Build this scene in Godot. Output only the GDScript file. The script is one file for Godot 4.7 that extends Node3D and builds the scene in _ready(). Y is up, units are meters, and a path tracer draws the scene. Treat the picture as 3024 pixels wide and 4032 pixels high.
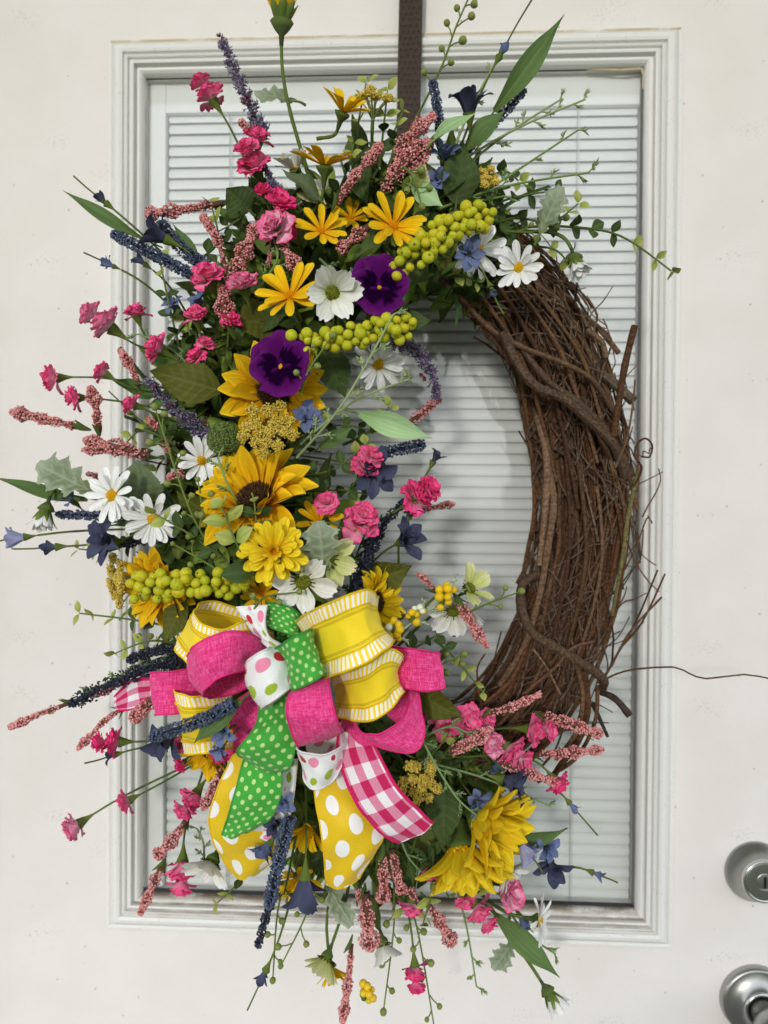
extends Node3D
# A door with a half-light window, and on it a grapevine wreath with artificial flowers and a ribbon bow.
# All coordinates are metres in the world (p() takes millimetres); x to the right, y up, the door's face at z = 0.

const CAM_POS := Vector3(0.0320, 1.4676, 0.7641)
const CAM_ROT := Vector3(-0.670, 2.683, 0.413)
const RING_X := 8.9
const RING_Y := 1466.7
const RING_A := 186.2
const RING_B := 265.9
const BLIND_X0 := -246.3
const BLIND_X1 := 265.3
const BLIND_Y0 := 1036.4
const BLIND_Y1 := 1903.5
const INNER_X0 := -266.1
const INNER_X1 := -247.8
const INNER_Y0 := 1895.5
const CORD_A := -177.3
const CORD_B := 200.5
const BOLT_X := 391.1
const BOLT_Y := 1082.4
const KNOB_Y := 947.2
const HANG_X := 21.2
const HANG_W := 24.5
const HANG_TILT := -0.0139

var rng := RandomNumberGenerator.new()
var used := {}
var M := {}
var kept := {}
var ICO := PackedVector3Array()
var ICO_T := PackedInt32Array()


func p(x: float, y: float, z: float) -> Vector3:
	return Vector3(x, y, z) * 0.001


func rf(a: float, b: float) -> float:
	return rng.randf_range(a, b)


class Shape:
	var v := PackedVector3Array()
	var n := PackedVector3Array()
	var c := PackedColorArray()
	var uv := PackedVector2Array()
	var ix := PackedInt32Array()

	func put(pos: Vector3, col := Color.WHITE, at := Vector2.ZERO) -> int:
		v.append(pos)
		c.append(col)
		uv.append(at)
		return v.size() - 1

	func tri(a: int, b: int, d: int) -> void:
		ix.append(a)
		ix.append(b)
		ix.append(d)

	func grid(first: int, nu: int, nv: int, flip := false) -> void:
		for i in nu:
			for j in nv:
				var a := first + i * (nv + 1) + j
				var b := a + nv + 1
				if flip:
					tri(a, a + 1, b)
					tri(a + 1, b + 1, b)
				else:
					tri(a, b, a + 1)
					tri(a + 1, b, b + 1)

	func tube(pts: PackedVector3Array, radii: PackedFloat32Array, sides: int, c0: Color, c1: Color) -> void:
		var m := pts.size()
		if m < 2:
			return
		var first := v.size()
		var side := Vector3.ZERO
		var run := 0.0
		for i in m:
			var d := (pts[mini(i + 1, m - 1)] - pts[maxi(i - 1, 0)]).normalized()
			if i == 0:
				side = d.cross(Vector3.UP if absf(d.y) < 0.9 else Vector3.RIGHT).normalized()
			else:
				side = (side - d * side.dot(d)).normalized()
				run += (pts[i] - pts[i - 1]).length()
			var up := d.cross(side)
			var col := c0.lerp(c1, float(i) / (m - 1))
			for k in sides + 1:
				var a := TAU * k / sides
				put(pts[i] + (side * cos(a) + up * sin(a)) * radii[i], col, Vector2(float(k) / sides, run))
		grid(first, m - 1, sides, true)
		for e in 2:
			var row := first + (m - 1) * (sides + 1) * e
			var mid := put(pts[(m - 1) * e], c1 if e else c0, Vector2(0.5, run * e))
			for k in sides:
				if e:
					tri(mid, row + k + 1, row + k)
				else:
					tri(mid, row + k, row + k + 1)

	func mesh() -> ArrayMesh:
		if n.size() != v.size():
			n.resize(v.size())
			n.fill(Vector3.ZERO)
			for t in range(0, ix.size(), 3):
				var a := ix[t]
				var b := ix[t + 1]
				var d := ix[t + 2]
				var q := (v[d] - v[a]).cross(v[b] - v[a])
				n[a] += q
				n[b] += q
				n[d] += q
			for i in n.size():
				n[i] = n[i].normalized() if n[i].length_squared() > 1e-20 else Vector3.UP
		var arr := []
		arr.resize(Mesh.ARRAY_MAX)
		arr[Mesh.ARRAY_VERTEX] = v
		arr[Mesh.ARRAY_NORMAL] = n
		if c.size() == v.size():
			arr[Mesh.ARRAY_COLOR] = c
		if uv.size() == v.size():
			arr[Mesh.ARRAY_TEX_UV] = uv
		arr[Mesh.ARRAY_INDEX] = ix
		var m := ArrayMesh.new()
		m.add_surface_from_arrays(Mesh.PRIMITIVE_TRIANGLES, arr)
		return m


# ---------------------------------------------------------------- nodes

func numbered(called: String) -> String:
	var k: int = used.get(called, 0)
	used[called] = k + 1
	return called if k == 0 else "%s_%03d" % [called, k]


func thing(called: String, label: String, category: String, group := "", at := Transform3D()) -> Node3D:
	var o := Node3D.new()
	o.name = numbered(called)
	add_child(o)
	o.transform = at
	o.set_meta("label", label)
	o.set_meta("category", category)
	if group:
		o.set_meta("group", group)
	return o


func part(called: String, mesh: Mesh, mat: Material, parent: Node, at := Transform3D()) -> MeshInstance3D:
	var o := MeshInstance3D.new()
	o.name = called
	o.mesh = mesh
	o.material_override = mat
	o.transform = at
	parent.add_child(o, true)
	return o


func structure(called: String, mesh: Mesh, mat: Material, at := Transform3D()) -> MeshInstance3D:
	var o := part(numbered(called), mesh, mat, self, at)
	o.set_meta("kind", "structure")
	o.set_meta("label", called.replace("_", " ") + " before the door")
	return o


func facing(at: Vector3, dir: Vector3, spin := 0.0) -> Transform3D:
	var y := dir.normalized()
	var x := y.cross(Vector3(0, 0, 1) if absf(y.z) < 0.8 else Vector3(0, 1, 0)).normalized()
	return Transform3D(Basis(x, y, x.cross(y)) * Basis(Vector3.UP, spin), at)


func local(o: Node3D, pts: Array) -> Array:
	var inv := o.transform.affine_inverse()
	return pts.map(func(q): return inv * q)


func smooth(pts: Array, per: int) -> PackedVector3Array:
	var out := PackedVector3Array()
	var m := pts.size()
	for i in m - 1:
		var a: Vector3 = pts[maxi(i - 1, 0)]
		var b: Vector3 = pts[i]
		var d: Vector3 = pts[i + 1]
		var e: Vector3 = pts[mini(i + 2, m - 1)]
		for k in per:
			out.append(b.cubic_interpolate(d, a, e, float(k) / per))
	out.append(pts[m - 1])
	return out


func taper(count: int, r0: float, r1: float, rough := 0.0) -> PackedFloat32Array:
	var out := PackedFloat32Array()
	for i in count:
		out.append(lerpf(r0, r1, float(i) / maxi(count - 1, 1)) * (1.0 + rf(-rough, rough)))
	return out


# ---------------------------------------------------------------- materials

func mat(key: String, color: Color, rough := 0.75, spec := 0.3, vc := false, back := 0.0) -> StandardMaterial3D:
	var m := StandardMaterial3D.new()
	m.resource_name = key
	m.albedo_color = color.linear_to_srgb()
	m.roughness = rough
	m.metallic_specular = spec
	m.vertex_color_use_as_albedo = vc
	m.cull_mode = BaseMaterial3D.CULL_DISABLED
	if back > 0.0:
		m.backlight_enabled = true
		m.backlight = Color(back, back, back)
	M[key] = m
	return m


func noise_tex(freq: float, seed_: int, lo: Color, hi: Color, at0 := 0.0, at1 := 1.0, size := 512, normal := 0.0) -> NoiseTexture2D:
	var fn := FastNoiseLite.new()
	fn.seed = seed_
	fn.frequency = freq
	fn.fractal_octaves = 4
	var t := NoiseTexture2D.new()
	t.width = size
	t.height = size
	t.seamless = true
	t.noise = fn
	if normal > 0.0:
		t.as_normal_map = true
		t.bump_strength = normal
	else:
		var g := Gradient.new()
		g.offsets = PackedFloat32Array([at0, at1])
		g.colors = PackedColorArray([lo, hi])
		t.color_ramp = g
	return t


func image_tex(w: int, h: int, paint: Callable) -> ImageTexture:
	var b := PackedByteArray()
	b.resize(w * h * 3)
	for y in h:
		for x in w:
			var q: Color = paint.call((x + 0.5) / w, (y + 0.5) / h)
			var i := (y * w + x) * 3
			b[i] = int(clampf(q.r, 0, 1) * 255)
			b[i + 1] = int(clampf(q.g, 0, 1) * 255)
			b[i + 2] = int(clampf(q.b, 0, 1) * 255)
	return ImageTexture.create_from_image(Image.create_from_data(w, h, false, Image.FORMAT_RGB8, b))


func hash2(a: float, b: float) -> float:
	return fposmod(sin(a * 127.1 + b * 311.7) * 43758.5453, 1.0)


# ---------------------------------------------------------------- petals and leaves (unit length along +x, face towards +y)

func profile(ws: Array, t: float) -> float:
	var x := clampf(t, 0, 1) * (ws.size() - 1)
	var i := mini(int(x), ws.size() - 2)
	var a: float = ws[maxi(i - 1, 0)]
	var b: float = ws[i]
	var d: float = ws[i + 1]
	var e: float = ws[mini(i + 2, ws.size() - 1)]
	return maxf(cubic_interpolate(b, d, a, e, x - i), 0.0)


# o: w widths along the length, W full width, bend (radians, + curls up), bend0, cup, ruffle, rfreq, round (tip), teeth, tn, rib, rn, base/mid/tip/edge colours
func blade(key: String, o: Dictionary) -> ArrayMesh:
	if kept.has(key):
		return kept[key]
	var s := Shape.new()
	blade_into(s, o)
	kept[key] = s.mesh()
	return kept[key]


func blade_into(s: Shape, o: Dictionary) -> void:
	var nu: int = o.get("nu", 8)
	var nv: int = o.get("nv", 6)
	var W: float = o.get("W", 0.4)
	var bend: float = o.get("bend", 0.3)
	var a := float(o.get("bend0", 0.0))
	var power: float = o.get("power", 1.0)
	var base: Color = o.get("base", Color.WHITE)
	var mid: Color = o.get("mid", base)
	var tip: Color = o.get("tip", base)
	var edge: Color = o.get("edge", Color(0, 0, 0, 0))
	var vein: float = o.get("vein", 0.13)
	var ph := rf(0, TAU)
	var cx := PackedVector2Array()
	var at := Vector2.ZERO
	for i in nu + 1:
		cx.append(at)
		var th := a + bend * pow((i + 0.5) / nu, power)
		at += Vector2(cos(th), sin(th)) / nu
	var teeth := PackedFloat32Array()
	for j in nv + 1:
		teeth.append(rf(0.3, 1.0))
	var first := s.v.size()
	for i in nu + 1:
		for j in nv + 1:
			var q := float(j) / nv * 2.0 - 1.0
			var t := float(i) / nu
			var short: float = o.get("round", 0.0) * q * q
			if o.has("teeth"):
				short += o.teeth * (0.5 + 0.5 * cos(PI * o.get("tn", 6) * (q + 1.0) * 0.5 + ph)) * teeth[j]
			var te := t * (1.0 - short * smoothstep(0.25, 1.0, t))
			var x := te * nu
			var k := mini(int(x), nu - 1)
			var c2 := cx[k].lerp(cx[k + 1], x - k)
			var th := a + bend * pow(te, power)
			var up := Vector2(-sin(th), cos(th))
			var w := W * 0.5 * profile(o.w, t)
			var h: float = o.get("cup", 0.1) * w * q * q
			h += o.get("rib", 0.0) * cos(PI * q * o.get("rn", 2.0)) * t * (1.0 - 0.5 * t)
			h += o.get("ruffle", 0.0) * sin(q * o.get("rfreq", 5.0) + ph + t * 3.0) * t * t
			h += o.get("wave", 0.0) * sin(t * o.get("wfreq", 6.0) + ph) * absf(q)
			h -= o.get("crease", 0.0) * w * exp(-q * q * 18.0)
			if o.has("veins"):
				h -= 0.014 * w * smoothstep(0.25, 0.05, absf(fposmod(t * o.veins - absf(q) * 1.1 + 0.25 * sin(ph), 1.0) - 0.5))
			var jag: float = 1.0 + (rf(-1, 1) * o.get("jag", 0.0) if absf(q) > 0.95 else 0.0)
			c2 += up * h
			var col := base.lerp(mid, smoothstep(0.0, 0.5, t)) if t < 0.5 else mid.lerp(tip, smoothstep(0.5, 1.0, t))
			if edge.a > 0.0:
				col = col.lerp(edge, edge.a * maxf(smoothstep(0.45, 1.0, absf(q)) * smoothstep(0.1, 0.5, t), smoothstep(0.7, 1.0, t)))
			if o.has("blot"):
				var b: Color = o.blot
				var r: float = o.get("blot_at", 0.55) * (0.75 + 0.5 * hash2(j, 3.0 + ph)) * (1.0 - 0.55 * q * q)
				col = col.lerp(b, smoothstep(r + 0.05, r - 0.05, t) * smoothstep(0.04, 0.12, t))
			if o.has("rim_c"):
				var rib := 0.6 if absf(q) < 0.1 else 0.0
				if o.has("veins"):
					var s1 := fposmod(t * o.veins - absf(q) * 1.1 + 0.25 * sin(ph), 1.0)
					rib = maxf(rib, 0.45 * smoothstep(0.2, 0.08, absf(s1 - 0.5)))
				col = col.lerp(o.rim_c, rib)
			var f := 1.0 + vein * (hash2(j * 1.7, 9.0 + ph) - 0.5) * 2.0 + rf(-0.05, 0.05)
			s.put(Vector3(c2.x, c2.y, q * w * jag), Color(col.r * f, col.g * f, col.b * f), Vector2(t, q))
	s.grid(first, nu, nv)


func set_of(key: String, count: int, o: Dictionary, spread := 0.25) -> Array:
	var out := []
	for i in count:
		var k := o.duplicate()
		k.bend = float(o.get("bend", 0.3)) + rf(-spread, spread)
		k.bend0 = float(o.get("bend0", 0.0)) + rf(-spread, spread) * 0.5
		out.append(blade("%s_%d" % [key, i], k))
	return out


func ring(t: Node3D, kinds: Array, m: Material, count: int, elev: float, size: float, r0: float, h: float, loose := 0.12, spin := 0.0, called := "petal") -> void:
	for i in count:
		var a := TAU * (i + rf(-0.22, 0.22)) / count + spin
		var turn := Basis(Vector3.UP, a)
		var b := turn * Basis(Vector3(0, 0, 1), elev + rf(-loose, loose)) * Basis(Vector3(1, 0, 0), rf(-0.25, 0.25))
		var k := size * rf(0.9, 1.08)
		part(called, kinds[rng.randi() % kinds.size()], m, t, Transform3D(b.scaled_local(Vector3(k, k, k)), turn * Vector3(r0, h, 0)))


func stem(t: Node3D, back: Vector3, dir: Vector3, to: Vector3, r: float, m: Material, col := Color(0.11, 0.16, 0.035), called := "stem") -> void:
	if to == Vector3.ZERO:
		return
	var d := (back - to).length()
	var pts := []
	for i in 9:
		var u := i / 8.0
		var c1 := back - dir.normalized() * d * 0.35
		var c2 := to.lerp(back, 0.3)
		pts.append(back.bezier_interpolate(c1, c2, to, u))
	var s := Shape.new()
	var path := smooth(local(t, pts), 2)
	s.tube(path, taper(path.size(), r, r * 1.3, 0.08), 6, col, col * 0.8)
	part(called, s.mesh(), m, t)


func lathe(prof: Array, sides: int, c0: Color, c1: Color, bump := 0.0) -> ArrayMesh:
	var s := Shape.new()
	var m := prof.size()
	for i in m:
		for k in sides + 1:
			var a := TAU * k / sides
			var r: float = prof[i].x * (1.0 + bump * sin(a * 5.0 + i))
			s.put(Vector3(cos(a) * r, prof[i].y, sin(a) * r), c0.lerp(c1, float(i) / (m - 1)), Vector2(float(k) / sides, float(i) / (m - 1)))
	s.grid(0, m - 1, sides)
	return s.mesh()


func bead(s: Shape, at: Vector3, r: float, col: Color) -> void:
	var f := s.v.size()
	for q in ICO:
		s.v.append(at + q * r)
		s.n.append(q)
		s.c.append(col)
	for i in ICO_T:
		s.ix.append(f + i)


func spindle(s: Shape, at: Vector3, dir: Vector3, l: float, r: float, col: Color) -> void:
	var d := dir.normalized()
	var x := d.cross(Vector3.UP if absf(d.y) < 0.9 else Vector3.RIGHT).normalized()
	var z := d.cross(x)
	var f := s.v.size()
	s.put(at, col)
	for k in 3:
		var a := TAU * k / 3.0
		s.put(at + d * l * 0.45 + (x * cos(a) + z * sin(a)) * r, col)
	s.put(at + d * l, col)
	for k in 3:
		var k1 := (k + 1) % 3
		s.tri(f, f + 1 + k, f + 1 + k1)
		s.tri(f + 4, f + 1 + k1, f + 1 + k)


# ---------------------------------------------------------------- flowers

func calyx(t: Node3D, size: float, base: float, col := Color(0.13, 0.19, 0.035)) -> void:
	if not kept.has("calyx"):
		kept.calyx = lathe([Vector2(0.03, -0.62), Vector2(0.05, -0.5), Vector2(0.1, -0.3), Vector2(0.17, -0.12), Vector2(0.22, 0.02), Vector2(0.2, 0.05)], 10, Color(0.15, 0.2, 0.04), Color(0.09, 0.13, 0.025), 0.08)
		kept.sepal = blade("sepal", {"W": 0.55, "w": [0.5, 1.0, 0.9, 0.1], "bend": 0.35, "cup": 0.5, "base": Color(0.12, 0.17, 0.03), "tip": Color(0.09, 0.13, 0.025), "nu": 5, "nv": 4})
	part("calyx", kept.calyx, M.green, t, Transform3D(Basis.from_scale(Vector3.ONE * size), Vector3(0, base, 0)))
	for k in 3:
		var b := Basis(Vector3.UP, TAU * k / 3.0 + rf(-0.3, 0.3)) * Basis(Vector3(0, 0, 1), rf(0.9, 1.2))
		part("sepal", kept.sepal, M.green, t, Transform3D(b.scaled_local(Vector3.ONE * size * 0.42), Vector3(0, base - size * 0.08, 0) + b.x * size * 0.02))


func carnation(at: Vector3, dir: Vector3, size: float, to: Vector3, tint: int, tiers: int, label: String) -> void:
	var t := thing("pink_carnation", label, "flower", "pink carnations of the wreath", facing(at, dir, rf(0, TAU)))
	var lib: Array = M["carn%d" % tint]
	for k in tiers:
		var h := (k - (tiers - 1) * 0.6) * size * 0.5 - size * 0.22
		var q := size * (1.0 - 0.22 * k)
		ring(t, lib, M.petal, 7, 0.5 + 0.15 * k, q * 0.58, q * 0.03, h, 0.28, rf(0, 6), "petal")
		ring(t, lib, M.petal, 6, 0.9, q * 0.53, q * 0.02, h + q * 0.07, 0.25, rf(0, 6), "petal")
		ring(t, lib, M.petal, 5, 1.25, q * 0.48, q * 0.02, h + q * 0.1, 0.2, rf(0, 6), "petal")
	var b := -size * 0.2 - (tiers - 1) * 0.3 * size
	calyx(t, size * 0.85, b)
	stem(t, at + dir.normalized() * (b - size * 0.45), dir, to, 0.0009, M.green)


func daisy(kind: String, at: Vector3, dir: Vector3, size: float, to: Vector3, elev: float, label: String) -> void:
	var white := kind == "white"
	var t := thing("white_daisy" if white else "yellow_daisy", label, "daisy", "white daisies of the wreath" if white else "yellow daisies of the wreath", facing(at, dir, rf(0, TAU)))
	var lib: Array = M["daisy_" + kind]
	if kind == "lemon":
		ring(t, lib, M.petal, 13, elev - 0.3, size * 0.46, size * 0.05, -size * 0.03, 0.2)
		ring(t, lib, M.petal, 10, elev + 0.25, size * 0.38, size * 0.05, 0.0, 0.25)
		ring(t, lib, M.petal, 8, elev + 0.7, size * 0.28, size * 0.04, size * 0.01, 0.25)
		ring(t, [kept.get("sepal", lib[0])], M.green, 5, 0.5, size * 0.22, size * 0.1, size * 0.03, 0.3, 0.0, "sepal")
	ring(t, lib, M.petal, 11 if white else 10, elev, size * 0.45, size * 0.06, 0.0, 0.16)
	ring(t, lib, M.petal, 6 if white else 4, elev + 0.22, size * 0.4, size * 0.05, size * 0.012, 0.16, 0.4)
	if not kept.has("disc_white"):
		for k in 2:
			var s := Shape.new()
			for i in 170:
				var r := sqrt((i + 0.5) / 170.0)
				var a := i * 2.39996
				var q := Vector3(cos(a) * r, 0.55 * (1.0 - r * r), sin(a) * r)
				var c: Color = (Color(0.72, 0.42, 0.02) if k == 0 else Color(0.75, 0.3, 0.01)) * rf(0.7, 1.15)
				bead(s, q, 0.1, c)
			kept["disc_white" if k == 0 else "disc_yellow"] = s.mesh()
	var k2 := size * (0.115 if white else 0.075)
	part("disc", kept["disc_white" if white else "disc_yellow"], M.petal, t, Transform3D(Basis.from_scale(Vector3(k2, k2, k2)), Vector3(0, size * 0.01, 0)))
	cup(t, size * 0.16)
	stem(t, at - dir.normalized() * size * 0.3, dir, to, 0.0014, M.green)


func cup(t: Node3D, r: float) -> void:
	if not kept.has("cup"):
		kept.cup = lathe([Vector2(0.14, -1.9), Vector2(0.2, -1.6), Vector2(0.3, -0.9), Vector2(0.75, -0.35), Vector2(0.8, -0.08), Vector2(0.3, 0.0)], 10, Color(0.05, 0.07, 0.02), Color(0.1, 0.15, 0.03), 0.05)
	part("calyx", kept.cup, M.green, t, Transform3D(Basis.from_scale(Vector3.ONE * r), Vector3.ZERO))


func bud(kind: String, at: Vector3, dir: Vector3, size: float, to: Vector3, label: String) -> void:
	var t := thing(kind + "_daisy_bud", label, "flower bud", "", facing(at, dir, rf(0, TAU)))
	var lib: Array = M.daisy_yellow if kind == "yellow" else M.daisy_white
	ring(t, lib, M.petal, 9, 1.15, size * 0.75, size * 0.14, -size * 0.3, 0.12)
	ring(t, lib, M.petal, 6, 1.35, size * 0.75, size * 0.06, -size * 0.3, 0.12)
	ring(t, [blade("bud_sepal", {"W": 0.4, "w": [0.6, 1.0, 0.85, 0.2], "bend": 0.25, "cup": 0.5, "base": Color(0.1, 0.15, 0.03), "tip": Color(0.22, 0.26, 0.05), "nu": 6, "nv": 4})], M.green, 8, 1.0, size * 0.62, size * 0.1, -size * 0.4, 0.1, 0.0, "sepal")
	part("calyx", lathe([Vector2(0.05, -0.85), Vector2(0.07, -0.6), Vector2(0.2, -0.46), Vector2(0.3, -0.3), Vector2(0.05, -0.25)], 10, Color(0.04, 0.05, 0.03), Color(0.12, 0.17, 0.035)), M.green, t, Transform3D(Basis.from_scale(Vector3.ONE * size), Vector3.ZERO))
	stem(t, at - dir.normalized() * size * 0.8, dir, to, 0.0015, M.green)


func cosmos(kind: String, at: Vector3, dir: Vector3, size: float, to: Vector3, elev: float, count: int, label: String) -> void:
	var t := thing(kind + "_cosmos", label, "flower", "cosmos flowers of the wreath", facing(at, dir, rf(0, TAU)))
	ring(t, M["cosmos_" + kind], M.petal, count, elev, size * 0.47, size * 0.05, 0.0, 0.2)
	if not kept.has("cosmos_disc"):
		var s := Shape.new()
		for i in 150:
			var r := sqrt((i + 0.5) / 150.0)
			var a := i * 2.39996
			bead(s, Vector3(cos(a) * r, 0.75 * (1.0 - r * r) + rf(0, 0.1), sin(a) * r), 0.11, Color(0.17, 0.2, 0.025) * rf(0.5, 1.5))
		kept.cosmos_disc = s.mesh()
		var st := Shape.new()
		for i in 16:
			var a := TAU * i / 16.0 + rf(-0.1, 0.1)
			var d := Vector3(cos(a), 0, sin(a))
			var path := smooth([d * 0.9 + Vector3(0, 0.05, 0), d * 1.3 + Vector3(0, 0.3, 0), d * 1.55 + Vector3(0, 0.25 + rf(-0.1, 0.2), 0)], 3)
			st.tube(path, taper(path.size(), 0.06, 0.07), 4, Color(0.02, 0.02, 0.01), Color(0.015, 0.012, 0.01))
		kept.cosmos_stamen = st.mesh()
	var k := size * 0.12
	part("disc", kept.cosmos_disc, M.petal, t, Transform3D(Basis.from_scale(Vector3(k, k, k)), Vector3(0, size * 0.01, 0)))
	part("stamens", kept.cosmos_stamen, M.petal, t, Transform3D(Basis.from_scale(Vector3(k, k, k)), Vector3(0, size * 0.01, 0)))
	cup(t, size * 0.15)
	stem(t, at - dir.normalized() * size * 0.28, dir, to, 0.0014, M.green)


func sunflower(at: Vector3, dir: Vector3, size: float, to: Vector3, tint: int, label: String, elev := 0.12) -> void:
	var t := thing("sunflower", label, "sunflower", "sunflowers of the wreath", facing(at, dir, rf(0, TAU)))
	var lib: Array = M["sun%d" % tint]
	ring(t, lib, M.petal, 16, elev, size * 0.4, size * 0.12, -size * 0.012, 0.24)
	ring(t, lib, M.petal, 15, elev + 0.3, size * 0.35, size * 0.125, 0.0, 0.3, 0.2)
	ring(t, lib, M.petal, 13, elev + 0.55, size * 0.22, size * 0.14, size * 0.005, 0.25, 0.1)
	ring(t, lib, M.petal, 12, elev + 0.75, size * 0.1, size * 0.155, size * 0.012, 0.3)
	if not kept.has("sun_disc"):
		var s := Shape.new()
		for i in 700:
			var r := sqrt((i + 0.5) / 700.0)
			var a := i * 2.39996
			var q := Vector3(cos(a) * r, 0.35 * sqrt(maxf(1.0 - r * r, 0.0)), sin(a) * r)
			var d := Vector3(q.x * 0.8 + rf(-0.4, 0.4), 1.0, q.z * 0.8 + rf(-0.4, 0.4))
			spindle(s, q, d, rf(0.16, 0.3), 0.03, Color(0.075, 0.04, 0.018) * rf(0.5, 2.0))
		for i in 9:
			for k in 25:
				var r := 1.0 - i / 8.0
				var a := TAU * k / 24.0
				s.put(Vector3(cos(a) * r, 0.35 * sqrt(maxf(1.0 - r * r, 0.0)) + 0.02, sin(a) * r), Color(0.035, 0.018, 0.01))
		s.grid(s.v.size() - 225, 8, 24, true)
		kept.sun_disc = s.mesh()
	var k2 := size * 0.148
	part("disc", kept.sun_disc, M.petal, t, Transform3D(Basis.from_scale(Vector3(k2, k2, k2)), Vector3(0, size * 0.015, 0)))
	cup(t, size * 0.15)
	stem(t, at - dir.normalized() * size * 0.27, dir, to, 0.0025, M.green)


func pansy(at: Vector3, dir: Vector3, up: Vector3, size: float, to: Vector3, label: String) -> void:
	var y := dir.normalized()
	var x := (up - y * up.dot(y)).normalized()
	var t := thing("purple_pansy", label, "pansy", "purple pansies", Transform3D(Basis(x, y, x.cross(y)), at))
	# angle round the axis from "up", length, elevation, height, kind
	for q in [[0.46, 0.58, 0.02, -0.07, 2], [-0.42, 0.6, 0.0, -0.05, 2], [1.4, 0.5, 0.26, -0.01, 0], [-1.45, 0.52, 0.22, 0.0, 0], [3.1, 0.54, 0.16, 0.03, 1]]:
		var b := Basis(Vector3.UP, q[0]) * Basis(Vector3(0, 0, 1), q[2])
		part("petal", M.pansy[q[4]], M.petal, t, Transform3D(b.scaled_local(Vector3.ONE * size * q[1]), Vector3(0, size * q[3], 0)))
	var s := Shape.new()
	for i in 12:
		bead(s, Vector3(rf(-0.4, 0.4), 0.5 + rf(-0.1, 0.2), rf(-0.35, 0.35)), rf(0.2, 0.38), Color(0.8, 0.42, 0.02) * rf(0.7, 1.1))
	part("centre", s.mesh(), M.petal, t, Transform3D(Basis.from_scale(Vector3.ONE * size * 0.06), Vector3(-size * 0.02, size * 0.03, 0)))
	cup(t, size * 0.1)
	stem(t, at - y * size * 0.2, dir, to, 0.0016, M.green)


func bluebell(at: Vector3, dir: Vector3, size: float, to: Vector3, tint: int, open: float, label: String, wire := 0.0) -> void:
	var t := thing("blue_delphinium" if open > 0.3 else "blue_bud", label, "flower" if open > 0.3 else "flower bud", "", facing(at, dir, rf(0, TAU)))
	var lib: Array = M["blue%d" % tint]
	var n := 6 if open > 0.3 else 4
	ring(t, lib, M.petal, n, lerpf(1.45, 0.95, open), size * 0.85, size * 0.05, -size * 0.35, 0.18)
	if open > 0.6:
		ring(t, lib, M.petal, 4, 1.2, size * 0.6, size * 0.03, -size * 0.25, 0.3)
	calyx(t, size * (0.75 if open > 0.3 else 1.0), -size * 0.28, Color(0.2, 0.21, 0.03))
	if wire > 0.0:
		var s := Shape.new()
		var path := smooth([Vector3(0, 0, 0), Vector3(size * 0.03, wire * 0.5, 0), Vector3(-size * 0.02, wire, 0)], 4)
		s.tube(path, taper(path.size(), 0.0007, 0.0008), 5, Color(0.1, 0.14, 0.04), Color(0.1, 0.14, 0.04))
		part("tip_wire", s.mesh(), M.green, t)
	stem(t, at - dir.normalized() * size * 0.75, dir, to, 0.0009, M.green)


# ---------------------------------------------------------------- spikes, berries, sprigs

func along(pts: PackedVector3Array, u: float) -> Vector3:
	var x := clampf(u, 0, 1) * (pts.size() - 1)
	var i := mini(int(x), pts.size() - 2)
	return pts[i].lerp(pts[i + 1], x - i)


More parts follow.
